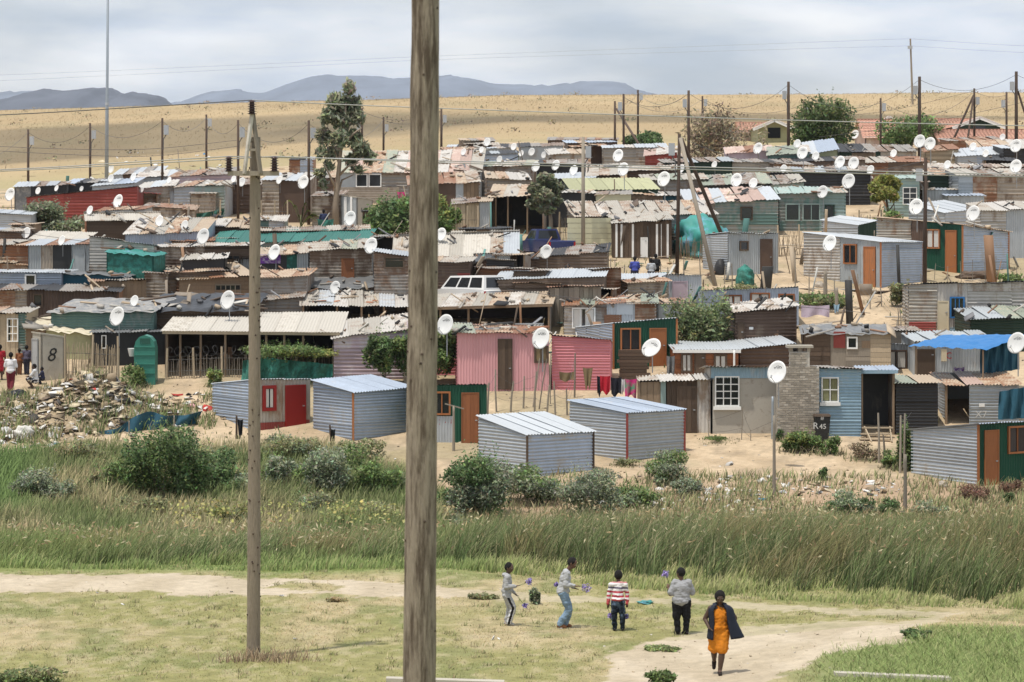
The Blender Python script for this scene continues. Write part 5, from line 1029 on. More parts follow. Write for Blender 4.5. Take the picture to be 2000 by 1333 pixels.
while vv < zt:
    k = int(w_/.226); st_ = .113 if rw % 2 else 0
    for i in range(k+1):
        u = .11+i*.226-st_*.98
        if .05 < u < w_-.05: brick(u, vv, -.03)
    vv += .094; rw += 1
while vv < zt2:
    for i in range(int((ub-ua)/.226)): brick(ua+.13+i*.226-(.06 if rw % 2 else 0), vv, -.12)
    vv += .094; rw += 1
obj('cap', *f.box(ua-.12, ub+.12, zt2+.16, zt2+.26, -.70, -.02), M['concrete'], ch_)
for u in (ua+.06, (ua+ub)/2, ub-.06): obj('cap_pier', *f.box(u-.07, u+.07, zt2, zt2+.16, -.55, -.12), M['brick'], ch_)
# bin
g = atg(1601, 853); g.y -= .8; g.z = float(TZ(g.y, g.x)); t = thing('wheelie_bin', 'black wheelie bin with white painted marks beside the brick chimney', 'bin', g)
def taper(g, w0, d0, w1, d1, z0, z1): return [g+Vector((sx*w0, sy*d0, z0)) for sx, sy in ((-1,-1),(1,-1),(1,1),(-1,1))]+[g+Vector((sx*w1, sy*d1, z1)) for sx, sy in ((-1,-1),(1,-1),(1,1),(-1,1))], [(3,2,1,0),(4,5,6,7),(0,1,5,4),(1,2,6,5),(2,3,7,6),(3,0,4,7)]
obj('body', *taper(g, .24, .27, .31, .34, .06, .98), M['blackpaint'], t); obj('lid', *taper(g, .34, .38, .31, .33, .985, 1.06), M['darkwood'], t)
for sx in (-1, 1): obj('wheel', *tube([g+Vector((sx*.22, .3, .1)), g+Vector((sx*.30, .3, .1))], .1, 10), M['rubber'], t)
fb = Face(g+Vector((-.3,-.335,0)), g+Vector((.3,-.335,0)), 1, 1, 0, 0)
glyph(t, fb, 1593, 838, 'R', 13, 'whitechalk'); glyph(t, fb, 1606, 820, '#', 8, 'whitechalk'); glyph(t, fb, 1607, 838, '45', 10, 'whitechalk')
# concrete toilets
sh('concrete toilet cubicle painted with a big eight', 80, 746, 126, 654, 661, th=30, xl=63, tl=651, w=(pn, 'concrete'), wl=(pn, 'concrete'), roof=None, name='toilet_cubicle', cat='toilet', key='t8', ops=[('text', 'F', 99, 706, '8', 27, 'blackpaint', .25), Dr('L', 65, 76, 662, 738, 'dishgrey')])
sh('concrete toilet cubicle marked nineteen under the eucalyptus', 697, 448, 728, 387, 391, th=42, xl=665, tl=383, w=(pn, 'concrete'), wl=(pn, 'zinc'), roof=None, name='toilet_cubicle', cat='toilet', key='t19', ops=[('text', 'F', 712, 415, 'L19', 9, 'blackpaint'), ('panel', 'L', 673, 678, 385, 445, 'whitepaint', ''), ('panel', 'L', 685, 689, 385, 445, 'whitepaint', '')])
for k_, lb in (('t8', 0), ('t19', 1)):
    root, fF, fL, fR, C, Rp, Lp, zC, zR, zL = SHK[k_]; B_ = Rp+Lp-C
    tp = [Vector((C.x, C.y, zC)), Vector((Rp.x, Rp.y, zR)), Vector((B_.x, B_.y, zR+zL-zC)), Vector((Lp.x, Lp.y, zL))]
    c_ = sum(tp, Vector())/4; tp = [c_+(p-c_)*1.06 for p in tp]
    obj('roof_slab', [p+Vector((0,0,.005)) for p in tp]+[p+Vector((0,0,.075)) for p in tp], [(3,2,1,0),(4,5,6,7),(0,1,5,4),(1,2,6,5),(2,3,7,6),(3,0,4,7)], M['concrete'], root)
# green moulded plastic cubicle
g = atg(285, 748); t = thing('plastic_cubicle', 'green moulded plastic cubicle with arched top in front of the shop', 'cubicle', g)
prof = [(-.46, -.1), (-.46, 1.55), (-.40, 1.82), (-.24, 2.02), (0, 2.10), (.24, 2.02), (.40, 1.82), (.46, 1.55), (.46, -.1)]
surf('greenplastic', (.05, .22, .17), .4, var=.12)
n_ = len(prof); obj('shell', [g+Vector((a, -.45, b)) for a, b in prof]+[g+Vector((a, .45, b)) for a, b in prof], [tuple(range(n_))[::-1], tuple(range(n_, 2*n_))]+[(i, i+1, i+1+n_, i+n_) for i in range(n_-1)], M['greenplastic'], t)
for z_ in (.45, .85, 1.25, 1.6): obj('rib', *boxvf(g+Vector((0, -.465, z_)), Vector((.45,0,0)), Vector((0,.02,0)), Vector((0,0,.03))), M['greenplastic'], t)
obj('vent_panel', *boxvf(g+Vector((.02, -.462, 1.84)), Vector((.22,0,0)), Vector((0,.014,0)), Vector((0,0,.12))), M['greennet'], t)
g2 = atg(258, 748); tag(obj('white_drum', *tube([g2+Vector((0,0,1.15)), g2+Vector((0,0,1.5))], [.12, .2], 10), M['whitepaint'], None), 'upturned white bucket on the fence left of green cubicle', 'bucket')
# ---- fences
def stickfence(label, xa, ya, xb, yb, hpx, step, mat, lean=.06, posts=6, coil=False, jitter=.25, name='stick_fence', rails=2):
    A_, B_ = atg(xa, ya), atg(xb, yb); s = S(A_.y); t = thing(name, label, 'fence', A_); Ln = (B_-A_).length; n = int(Ln/step)
    hm = hpx/s
    for i in range(n+1):
        p = A_.lerp(B_, i/n); p.z = float(TZ(p.y, p.x)); p += Vector((0, random.uniform(-.04, .04), -.1)); hh = hm*random.uniform(1-jitter, 1.08)
        obj('stick', *tube([p, p+Vector((random.uniform(-lean, lean)*hh, random.uniform(-.05, .05), hh))], [.020, .013], 4, False), M[mat], t)
    for i in range(posts):
        p = A_.lerp(B_, i/max(1, posts-1)); p.z = float(TZ(p.y, p.x)); obj('post', *tube([p-Vector((0,.06,.1)), p+Vector((random.uniform(-.05,.05), -.06, hm*1.2))], [.06, .05], 6), M['palewood'], t)
    for k in range(rails):
        z_ = hm*(.3+.45*k); obj('rail', *tube([A_.lerp(B_, i/6)*1.0+Vector((0,-.05,0)) + Vector((0,0,float(TZ(A_.lerp(B_, i/6).y, A_.lerp(B_, i/6).x))-A_.lerp(B_, i/6).z+z_)) for i in range(7)], .012, 4), M['wire'], t)
    if coil:
        pts = []; m_ = int(Ln/.38)
        for i in range(m_*10): 
            a = i/10*2*math.pi; p = A_.lerp(B_, i/(m_*10)); p.z = float(TZ(p.y, p.x)); pts.append(p+Vector((.22*math.cos(a)+.05*math.sin(i*.7), .15*math.sin(a), hm*1.05+.22*math.sin(a))))
        obj('razor_wire', *tube(pts, .006, 3, False), M['wire'], t)
    return t
stickfence('dense grey reed fence between toilet cubicle and green cubicle', 128, 752, 232, 757, 82, .035, 'palewood', posts=3, jitter=.12)
stickfence('crooked stick fence with razor wire in front of the roadside shop', 325, 742, 488, 738, 50, .11, 'greywood', posts=4, coil=True)
stickfence('stick fence with razor wire right of slender pole by the shop', 508, 738, 650, 736, 52, .16, 'greywood', posts=5, coil=True)
stickfence('thin stick fence beside the grey slatted shack upper left', 330, 440, 430, 442, 42, .2, 'wood', posts=2)
stickfence('reed screen of tall sticks behind the tin shack with brown door', 1520, 500, 1562, 500, 50, .05, 'palewood', lean=.25, posts=2)
stickfence('brushwood fence under the yellow-green tree', 1632, 452, 1722, 452, 34, .05, 'greywood', lean=.2, posts=3)
stickfence('row of thin stakes beside the green netting heap', 1325, 508, 1375, 510, 48, .08, 'wood', lean=.15, posts=2)
stickfence('grey stake fence behind the blue pickup', 1092, 470, 1112, 470, 45, .08, 'greywood', posts=2)
stickfence('brushwood fence right of the thick pole among green shrubs', 890, 478, 934, 478, 62, .07, 'palewood', posts=3)
stickfence('stick fence behind slender pole beside the banana plant', 512, 452, 562, 452, 50, .16, 'wood', posts=3)
def postfence(label, pts, wires=3, r=.045, mat='greywood', span=.9):
    "list of (x, ytop, ybase[, lean px]) posts joined by slack wires"
    P0 = atg(pts[0][0], pts[0][2]); t = thing('wire_fence', label, 'fence', P0); tops = []
    for p in pts:
        g = atg(p[0], p[2]); tp = P(p[0]+(p[3] if len(p) > 3 else random.uniform(-3, 3)), p[1], g.y)
        obj('post', *tube([g-Vector((0,0,.15)), (g+tp)/2+Vector((random.uniform(-.03,.03),0,0)), tp], [r, r*.9, r*.7], 6), M[mat], t); tops.append((g, tp))
    for k in range(wires):
        fz = .35+.55*k/max(1, wires-1)
        pp = []
        for (g, tp) in tops: pp.append(g.lerp(tp, fz))
        for i in range(len(pp)-1): obj('strand', *tube([pp[i], pp[i].lerp(pp[i+1], .5)-Vector((0,0,.05)), pp[i+1]], .006, 3, False), M['wire'], t)
    return t
postfence('crooked post and wire fence in front of the pink house', [(952, 748, 812, 3), (970, 722, 806, -2), (997, 745, 805, 6), (1022, 735, 798), (1044, 726, 806, 4), (1068, 752, 811, 5), (1085, 745, 815, -3), (1108, 760, 812), (1122, 690, 778)], 3)
postfence('leaning branch fence before the pink house window', [(1040, 700, 796, 14), (1052, 702, 800, 16), (1075, 690, 790)], 1, .03)
postfence('long wire fence in front of the galvanised house', [(1553, 490, 575), (1580, 530, 580), (1610, 530, 582), (1632, 545, 592), (1659, 540, 592), (1678, 535, 590), (1700, 575, 605), (1722, 560, 600), (1755, 600, 640), (1770, 560, 600), (1800, 535, 585)], 3, .035)
postfence('wire fence of thin stakes before the tan-roofed house', [(1825, 515, 548), (1850, 520, 552), (1878, 510, 552), (1900, 508, 550), (1925, 505, 550), (1945, 500, 548), (1985, 515, 550)], 2, .02)
postfence('wire fence with old posts beside the seated people', [(1190, 505, 552), (1203, 508, 552), (1220, 518, 548), (1292, 515, 550), (1304, 522, 552), (1337, 500, 550), (1369, 500, 555), (1415, 520, 556), (1430, 515, 565)], 2, .035)
postfence('sparse wire fence before the plastered house', [(1384, 818, 860), (1448, 795, 860), (1466, 840, 862), (1556, 790, 870), (1557, 800, 874)], 2, .02)
postfence('rickety garden fence by the wooden steps', [(1717, 807, 905), (1727, 850, 902), (1758, 812, 925), (1766, 808, 922), (1783, 800, 850)], 2, .05)
postfence('row of bent stakes below the patched tin house', [(1700, 640, 690), (1731, 630, 690, -4), (1750, 625, 688), (1760, 600, 645), (1772, 640, 692)], 2, .03)
postfence('small stake fence behind the slatted cream shack', [(643, 490, 560, 8), (652, 492, 560), (670, 490, 560), (693, 480, 560), (702, 497, 562, -4)], 0, .05, 'darkwood')
def post(label, x, yt, yb, w, mat='greywood', lean=0, cross=None):
    g = atg(x, yb); s = S(g.y); t = thing('wooden_post', label, 'post', g)
    obj('shaft', *knotty(g-Vector((0,0,.2)), P(x+lean, yt, g.y), w/s/2, w/s/2*.75, 8, 7, .12), M[mat], t, True)
    if cross: obj('crosspiece', *bar(P(*cross[0], g.y), P(*cross[1], g.y), .05, .05), M[mat], t)
post('rough crooked post in the weeds below the largest dish', 1512, 812, 968, 7)
post('rough post in the bank near the right-hand green shack', 1768, 888, 1000, 8)
post('washing-line post with a crossbar before the green door shack', 886, 793, 882, 6, cross=((869, 789), (906, 799)))
post('grey steel-blue post beneath the largest dish', 1509, 775, 858, 6, 'steel')
post('thick fence post with a blue bag near the lilac cloth', 1634, 562, 615, 8)
post('stout post before the galvanised house', 1612, 530, 582, 9)
post('forked post carrying a small perch before brown door', 1452, 482, 530, 5, cross=((1441, 484), (1465, 484)))
post('white post at the corner of the brown boarded shack', 1434, 685, 742, 5, 'whitepaint')
post('charred post with a hanging bag near the red door shack', 462, 812, 858, 5, 'poledark')
post('charred post hung with black plastic by the blue-grey shed', 648, 830, 874, 5, 'poledark', lean=-4)
post('slanting pole leaning on the teal net hut', 226, 498, 545, 6, 'palewood', lean=16)
# ---- cloths and bags
def cloth(label, x0, y0, x1, y1, D, mat, cat='cloth', amp=.05, taper_=.1, name='hanging_cloth', grp=None):
    n, m_ = 12, 8; V = []
    for j in range(m_+1):
        for i in range(n+1):
            a, b = i/n, j/m_; x = x0+(x1-x0)*(a+(.5-a)*taper_*b); y = y0+(y1-y0)*b*(1+.12*math.sin(a*7+x0))
            y += (1-b)*4*a*(1-a)*2
            p = P(x, y, D); p.y += amp*math.sin(a*11+x0+b*1.5)*(.3+b); V.append(p)
    k = len(V); V2 = V+[p+Vector((0,.012,0)) for p in V]
    Fc = [(j*(n+1)+i, j*(n+1)+i+1, (j+1)*(n+1)+i+1, (j+1)*(n+1)+i) for j in range(m_) for i in range(n)]
    o = obj(name, V2, Fc+[tuple(q+k for q in f_[::-1]) for f_ in Fc], M[mat], None, True); return tag(o, label, cat, grp)
cloth('red top hanging on the line behind the shed with rust-red posts', 1172, 734, 1192, 768, 119.6, 'cloth_red'); cloth('black trousers on the line right of the red top', 1193, 737, 1214, 772, 119.8, 'cloth_dark'); cloth('white cloth on the line beside the pink patterned one', 1213, 740, 1222, 768, 119.9, 'cloth_white'); cloth('pink patterned cloth on the line below the stacked planks', 1220, 740, 1244, 776, 119.5, 'cloth_pink')
cloth('dark jacket at the left end of the washing line', 1166, 734, 1174, 772, 119.9, 'cloth_dark')
cloth('folded tan blanket over the fence before the rose-red wall', 1092, 726, 1122, 744, 121, 'cloth_tan'); cloth('tan and rust blanket trailing from the fence before the rose-red wall', 1138, 718, 1158, 758, 121, 'cloth_tan', taper_=.6)
cloth('lilac patterned sheet drying near the dark brown shack', 1565, 596, 1620, 618, 137, 'cloth_lilac', amp=.05, taper_=0)
cloth('red garment on the upper right washing line', 1796, 369, 1808, 392, 196, 'cloth_red'); cloth('magenta garment on the upper right washing line', 1810, 371, 1817, 383, 196, 'cloth_pink'); cloth('white garment on the upper right washing line', 1818, 372, 1828, 396, 196, 'cloth_white')
cloth('purple and white cloth under the blue awning', 1863, 717, 1884, 736, 123, 'cloth_purple'); cloth('pink cloth on a line behind the number nineteen toilet', 775, 374, 792, 388, 190, 'cloth_pink')
cloth('black bag hanging from the charred post near the red door shack', 464, 819, 475, 854, 113.8, 'black_plastic', 'bag', .08, .3, 'bag'); cloth('torn black plastic on the charred post by the blue-grey shed', 646, 838, 655, 871, 112.2, 'black_plastic', 'bag', .08, .4, 'bag')
cloth('blue-white striped mattress cloth on the black plastic roof', 606, 518, 640, 535, 151, 'tealtarp', amp=.2)
cloth('green cloth screen by the banana plant', 620, 428, 652, 442, 172, 'greennet'); cloth('small pale blue bag on the fence post by the lilac sheet', 1628, 594, 1640, 610, 136.5, 'blue', 'bag', .05, .4, 'bag')
cloth('pale torn sheet on the patched tin house corner', 1780, 553, 1812, 575, 141, 'white_tin', amp=.15)
cloth('tattered pale plastic on the fence by the leafy bush', 1302, 695, 1318, 742, 124.5, 'greyplastic', amp=.15)
def ribbon(label, top, bot, D0, D1, mat, cat, name, thick=.02, fold=.12):
    n = 30; V = []
    tx = [p[0] for p in top]; ty = [p[1] for p in top]; bx = [p[0] for p in bot]; by = [p[1] for p in bot]
    for j in range(7):
        for i in range(n+1):
            a, b = i/n, j/6; D = D0+(D1-D0)*a
            xt = tx[0]+(tx[-1]-tx[0])*a; xb = bx[0]+(bx[-1]-bx[0])*a
            p = P(xt+(xb-xt)*b, float(np.interp(xt, tx, ty))*(1-b)+float(np.interp(xb, bx, by))*b, D); p.y += fold*math.sin(a*26+b*3)+fold*.5*math.sin(a*61); V.append(p)
    Fc = [(j*(n+1)+i, j*(n+1)+i+1, (j+1)*(n+1)+i+1, (j+1)*(n+1)+i) for j in range(6) for i in range(n)]
    k = len(V); return tag(obj(name, V+[p+Vector((0,thick,0)) for p in V], Fc+[tuple(q+k for q in f_[::-1]) for f_ in Fc], M[mat], None, True), label, cat)
gd = atg(290, 850).y
ribbon('sagging dark blue shade net below the rubbish heap', [(192,844),(230,837),(262,814),(290,803),(320,812),(360,812),(395,803)], [(200,856),(245,852),(275,846),(320,836),(350,834),(382,828)], gd, gd+1.5, 'netblue', 'net', 'shade_net')
for x, y0, y1 in ((252, 822, 852), (340, 812, 840)): post(f'short stake holding the {"left" if x < 300 else "right"} part of the blue net', x, y0, y1, 3)
gd = atg(560, 748).y
ribbon('dark green shade net wall below the clipped hedge', [(474,705),(520,698),(560,704),(610,708),(650,712)], [(470,748),(540,746),(600,744),(650,740)], gd, gd, 'greennet', 'net', 'shade_net', fold=.2)
ribbon('blue-green net wall under the blue awning', [(1915,680),(1950,672),(1992,665)], [(1915,730),(1950,728),(1990,722)], 121, 122, 'netblue', 'net', 'shade_net')
ribbon('dark blue tarpaulin wall at the right edge', [(1952,766),(1980,760),(2040,752)], [(1950,820),(1990,818),(2040,815)], 116, 116, 'netblue', 'tarpaulin', 'tarpaulin')
ribbon('green net strip along the stick fence upper left', [(350,420),(400,416),(438,408)], [(352,426),(400,424),(436,420)], 178, 180, 'greennet', 'net', 'shade_net')
# blue awning
a_, b_, c_, d_ = P(1783, 676, 119.6), P(1925, 683, 119.6), P(2000, 655, 123), P(1850, 657, 123.5)
t = thing('awning', 'bright blue tarpaulin awning on the right', 'awning', atg(1800, D=120)); tarproof(t, a_, b_, c_, d_, 'bluetarp', .05, .10, 'tarpaulin', 4)
for x, y in ((1789, 678), (1920, 684)): p = P(x, y, 119.6); obj('post', *tube([Vector((p.x, p.y, float(TZ(p.y, p.x))-.1)), p], .04, 6), M['wood'], t)
# tarpaulin heaps and clutter lumps
def lump(label, x, y, wpx, hpx, mat, D=None, cat='tarpaulin', name='tarpaulin_heap', dep=1.2, seed=1, fold=.25, sub=4):
    g = atg(x, y, D); s = S(g.y); bm = bmesh.new(); bmesh.ops.create_icosphere(bm, subdivisions=sub, radius=1)
    V = []; 
    for q in bm.verts:
        c = q.co; k = 1+fold*2*(float(fbm(c.x*2.2+seed*3+c.z*.7, c.z*3.1+c.y*2, 4, seed))-.5); V.append(Vector((g.x+c.x*k*wpx/s/2, g.y+dep*c.y*k, g.z+max(-.1, (c.z*.8+.2)*k)*hpx/s)))
    F_ = [tuple(q.index for q in f_.verts) for f_ in bm.faces]; bm.free(); return tag(obj(name, V, F_, M[mat], None, True), label, cat)
lump('crumpled teal and blue tarpaulin over a heap by the tin shack with brown door', 1380, 497, 120, 66, 'tealtarp', dep=2.2, seed=4, fold=.45)
lump('dark green cover draped on a bench before brown door', 1455, 556, 36, 36, 'greennet', dep=.6, seed=6); lump('upturned black drum beside the slanting pale strut', 1407, 536, 24, 30, 'dark', dep=.5, seed=2, name='drum', cat='drum', fold=.05)
lump('row of dark sleepers and rubble before the tan-roofed house', 1915, 545, 90, 14, 'darkwood', dep=.6, seed=9, name='rubble_row', cat='rubble', fold=.4)
lump('pale boulder before the galvanised house', 1600, 562, 18, 12, 'stone', dep=.25, seed=3, name='boulder', cat='stone', fold=.15); lump('white-topped stone below the right-hand green shack', 1842, 952, 20, 12, 'stone', dep=.2, seed=5, name='boulder', cat='stone', fold=.2)
lump('yellow bundle on the black plastic roof', 682, 541, 14, 8, 'olive', D=151.5, dep=.2, seed=2, name='bundle', cat='bundle'); lump('black plastic bundle on the long verandah roof', 618, 566, 24, 12, 'black_plastic', D=146, dep=.5, seed=8, name='bundle', cat='bundle')
lump('dark bundle beside the pile at the timber shack roof', 1546, 660, 26, 22, 'black_plastic', D=131, dep=.5, seed=8, name='bundle', cat='bundle'); lump('grey stone heap against the green-fronted shack', 1235, 700, 60, 18, 'stone', D=128.5, dep=.5, seed=18, name='stone_heap', cat='stones', fold=.5)
t = thing('plank_stack', 'stack of dark rough planks before the green-fronted shack', 'planks', atg(1205, 742))
for i in range(9):
    z_ = atg(1205, 742).z+.08+i*.145; x0 = P(1208+random.uniform(-3, 3), 0, 125.5).x; x1 = P(1268+random.uniform(-5, 4), 0, 125.5).x; obj('plank', *boxvf(((x0+x1)/2, 125.5, z_), Vector(((x1-x0)/2,0,0)), Vector((0,.12,0)), Vector((0,0,.066))), M['darkwood'], t)
t = thing('plank_steps', 'raw timber steps at the open blue porch', 'steps', atg(1700, 868))
g = atg(1700, 868); Dp_ = atg(1700, 855).y
for i, (ya_, dd) in enumerate(((836, 0), (848, -.35), (858, -.7))): obj('tread', *bar(P(1683-2*i, ya_, Dp_+dd), P(1744-3*i, ya_, Dp_+dd), .26, .05), M['palewood'], t)
for x in (1688, 1738): obj('stringer', *bar(P(x, 836, Dp_+.1), P(x+14 if x < 1700 else x+4, 866, Dp_-1.0), .05, .16), M['palewood'], t)
# cream panel fence
t = thing('panel_fence', 'pale cream panel fence of horizontal boards right of the pickup', 'fence', atg(1108, 503)); fA = Face(atg(1108, 503), atg(1194, 500), 0, 0, 0, 0)
zb_, zt_ = atg(1108, 503).z-.1, P(0, 426, atg(1108, 503).y).z; k = 8
for i in range(k): obj('board', *fA.box(random.uniform(-.02, .02), fA.len+random.uniform(-.02, .02), zb_+(zt_-zb_)*i/k+.008, zb_+(zt_-zb_)*(i+1)/k-.006, 0+.01*(i % 2), .03+.01*(i % 2)), M['cream'], t)
for u in (.1, fA.len/2, fA.len-.1): obj('post', *fA.box(u-.05, u+.05, zb_, zt_+.02, -.1, -.005), M['wood'], t)
# ---- vehicles
def vehicle(label, C, yaw, paint, canopy, L=4.7, W=1.66):
    t = thing('pickup_truck', label, 'pickup truck', C); q = Matrix.Rotation(yaw, 3, 'Z')
    def T(p): return Vector(C)+q @ Vector(p)
    def extr(prof, w0, w1=None, zref=None):
        n = len(prof); V = [T((-(w0), y, z)) for y, z in prof]+[T((w0, y, z)) for y, z in prof]
        return V, [tuple(range(n)), tuple(range(2*n-1, n-1, -1))]+[(i, i+n, (i+1) % n+n, (i+1) % n) for i in range(n)]
    hw = W/2; y0 = -L/2; y1 = L/2
    body = [(y0, .45), (y0, .98), (y0+.05, 1.02), (y0+1.9, 1.02), (y0+3.2, 1.03), (y0+3.4, 1.0), (y1-.15, .92), (y1, .80), (y1, .45), (y1-.35, .40), (y1-.45, .62), (y1-.75, .72), (y1-1.05, .62), (y1-1.15, .38), (y0+1.35, .38), (y0+1.25, .62), (y0+.95, .72), (y0+.65, .62), (y0+.55, .42)]
    bo = obj('body', *extr(body, hw), M[paint], t)
    ys = y0+.05 if canopy else y0+1.85
    lo = [(ys, 1.03), (y0+3.3, 1.03)]; hi = [(ys+.16, 1.66 if not canopy else 1.72), (y0+2.75, 1.66)]
    V = [T((-hw+.03, lo[0][0], lo[0][1])), T((hw-.03, lo[0][0], lo[0][1])), T((hw-.03, lo[1][0], lo[1][1])), T((-hw+.03, lo[1][0], lo[1][1])), T((-hw+.2, hi[0][0], hi[0][1])), T((hw-.2, hi[0][0], hi[0][1])), T((hw-.2, hi[1][0], hi[1][1])), T((-hw+.2, hi[1][0], hi[1][1]))]
    cabn = obj('cab', V, [(3,2,1,0),(4,5,6,7),(0,1,5,4),(1,2,6,5),(2,3,7,6),(3,0,4,7)], M[paint], t)
    def pane(i, j, k, l, a0=.1, a1=.9, b0=.14, b1=.86):
        A_, B_, C_, D_ = V[i], V[j], V[k], V[l]; nn = (B_-A_).cross(D_-A_).normalized()*.012
        pt = lambda a, b: A_.lerp(B_, a).lerp(D_.lerp(C_, a), b)+nn
        obj('window', [pt(a0, b0), pt(a1, b0), pt(a1, b1), pt(a0, b1)]+[pt(a0, b0)-nn*.6, pt(a1, b0)-nn*.6, pt(a1, b1)-nn*.6, pt(a0, b1)-nn*.6], [(0,1,2,3),(0,4,5,1),(1,5,6,2),(2,6,7,3),(3,7,4,0)], M['glass'], cabn)
    pane(0, 1, 5, 4); pane(2, 3, 7, 6)
    for (i, j, k, l) in ((3, 0, 4, 7), (1, 2, 6, 5)):
        if canopy: pane(i, j, k, l, .05, .33); pane(i, j, k, l, .37, .62); pane(i, j, k, l, .66, .95)
        else: pane(i, j, k, l, .1, .5); pane(i, j, k, l, .54, .92)
    obj('bumper', *extr([(y0-.12, .42), (y0-.12, .56), (y0, .56), (y0, .42)], hw-.02), M['chrome'], t)
    obj('tailgate', *extr([(y0-.025, .60), (y0-.025, .98), (y0-.002, .98), (y0-.002, .60)], hw-.12), M[paint], t)
    for s_ in (-1, 1):
        a = [(y0-.03, .70), (y0-.03, .95), (y0-.001, .95), (y0-.001, .70)]; x0 = s_*(hw-.06)
        obj('tail_light', [T((x0-.05, y, z)) for y, z in a]+[T((x0+.05, y, z)) for y, z in a], [(0,1,2,3),(7,6,5,4),(0,4,5,1),(1,5,6,2),(2,6,7,3),(3,7,4,0)], M['lampred'], t)
        for yy in (y0+.95, y1-.75):
            w = obj('wheel', *tube([T((s_*(hw-.2), yy, .33)), T((s_*(hw-.18), yy, .33)), T((s_*(hw+.01), yy, .33)), T((s_*(hw+.02), yy, .33))], [.30, .33, .33, .29], 16), M['rubber'], t)
            obj('rim', *tube([T((s_*(hw+.0), yy, .33)), T((s_*(hw+.03), yy, .33))], [.19, .17], 10), M['chrome'], w)
    obj('number_plate', *extr([(y0-.135, .46), (y0-.135, .54), (y0-.121, .54), (y0-.121, .46)], .24), M['whitepaint'], t)
    return t
g = atg(1082, 506); vehicle('dark blue pickup truck parked by the cream fence', g+Vector((-.5, 2.0, 0)), R(24), 'carblue', False)
Dv = 141.5; gv = atg(915, D=Dv); zc = P(0, 592, Dv).z-1.0
if zc > gv.z: gv.z = zc
vehicle('white pickup with a windowed canopy behind the verandah roof', gv, R(42), 'carwhite', True, 4.3, 1.75)
# low concrete kerbs at the bottom edge
for lab, (xa, ya), (xb, yb) in (('low concrete kerb at the bottom right in the grass', (1628, 1318), (1855, 1328)), ('low concrete edge at the bottom behind the thick pole', (755, 1330), (985, 1336))):
    A_, B_ = atg(xa, ya), atg(xb, yb); c = [A_, B_, B_+Vector((0,-.25,0)), A_+Vector((0,-.25,0))]; t_ = .07
    tag(obj('concrete_kerb', [p+Vector((0,0,t_)) for p in c]+[p-Vector((0,0,.5)) for p in c], [(3,2,1,0),(4,5,6,7),(0,1,5,4),(1,2,6,5),(2,3,7,6),(3,0,4,7)], M['concrete'], None), lab, 'kerb')
# pale bird-like bottle on a stake and roof stones
t = thing('scarecrow_stake', 'white wrapped stake standing on the brown plank shack roof', 'stake', P(1679, 320, 226)); obj('stake', *tube([P(1680, 345, 226), P(1679, 305, 226)], .05, 6), M['wood'], t); obj('wrapping', *tube([P(1680, 306, 226), P(1679, 298, 226), P(1678, 289, 226), P(1678, 286, 226)], [.12, .17, .10, .03], 8), M['whitepaint'], t)
# ================= VEGETATION
def leaves(c, size, col, aspect=1.9, updir=.25, droop=0.):
    "one quad per leaf at centres c"
    n = len(c); d = rng.normal(size=(n, 3)); d[:, 2] = d[:, 2]*.8-droop; d /= np.linalg.norm(d, axis=1, keepdims=True)+1e-9
    r = rng.normal(size=(n, 3))*.8; r[:, 2] += .9; sdir = np.cross(d, r); sdir /= np.linalg.norm(sdir, axis=1, keepdims=True)+1e-9
    size = np.asarray(size)*np.ones(n); a = d*(size*.5*aspect)[:, None]; b = sdir*(size*.5)[:, None]
    V = np.stack([c-a, c+b*.9-a*.1, c+a, c-b*.9-a*.1], 1).reshape(-1, 3)
    return V, np.arange(4*n).reshape(n, 4), np.repeat(col, 4, axis=0)
def blobpts(n, c, r, hollow=.35, seed=0):
    "points thick towards an uneven lumpy surface"
    d = rng.normal(size=(n, 3)); d /= np.linalg.norm(d, axis=1, keepdims=True)
    k = .60+.75*fbm(d[:, 0]*2.3+seed*1.7+5, d[:, 1]*2.3+d[:, 2]*2.9+seed, 3, seed)
    rad = (hollow+(1-hollow)*rng.random(n)**.6)
    return np.array(c)+d*np.array(r)*(rad*k)[:, None]
def colours(n, base, var=.25, z=None):
    c = np.array(base)*(1+var*rng.normal(size=(n, 1)))*(1+.10*rng.normal(size=(n, 3)))
    return np.clip(c, .004, .8)
def blades(X, D, h_, w, lean, cb, ct, simple=False):
    n = len(X); z = TZ(D, X); root = np.stack([X, D, z-.02], -1); ang = rng.random(n)*6.28; s_ = np.stack([np.cos(ang), np.sin(ang)*.6, np.zeros(n)], -1)*(w/2)[:, None]
    l1 = np.stack([lean[:, 0]*.35, lean[:, 1]*.35, h_*.55], -1); l2 = np.stack([lean[:, 0], lean[:, 1], h_*np.sqrt(np.clip(1-.35*(lean[:, 0]/np.maximum(h_, .01))**2, .3, 1))], -1)
    if simple:
        V = np.stack([root-s_, root+s_, root+l2+s_*.25, root+l2-s_*.25], 1).reshape(-1, 3); return V, np.arange(4*n).reshape(n, 4), np.stack([cb, cb, ct, ct], 1).reshape(-1, 3)
    V = np.stack([root-s_, root+s_, root+l1-s_*.8, root+l1+s_*.8, root+l2-s_*.12, root+l2+s_*.12], 1).reshape(-1, 3)
    b = np.arange(n)[:, None]*6; Q = np.concatenate([b+np.array([[0,1,3,2]]), b+np.array([[2,3,5,4]])], 0)
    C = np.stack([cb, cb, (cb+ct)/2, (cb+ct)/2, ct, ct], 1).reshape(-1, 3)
    return V, Q, C
def jit(c, n, v=.2): return np.clip(np.array(c)*(1+v*rng.normal(size=(n, 1)))*(1+.08*rng.normal(size=(n, 3))), .005, .9)
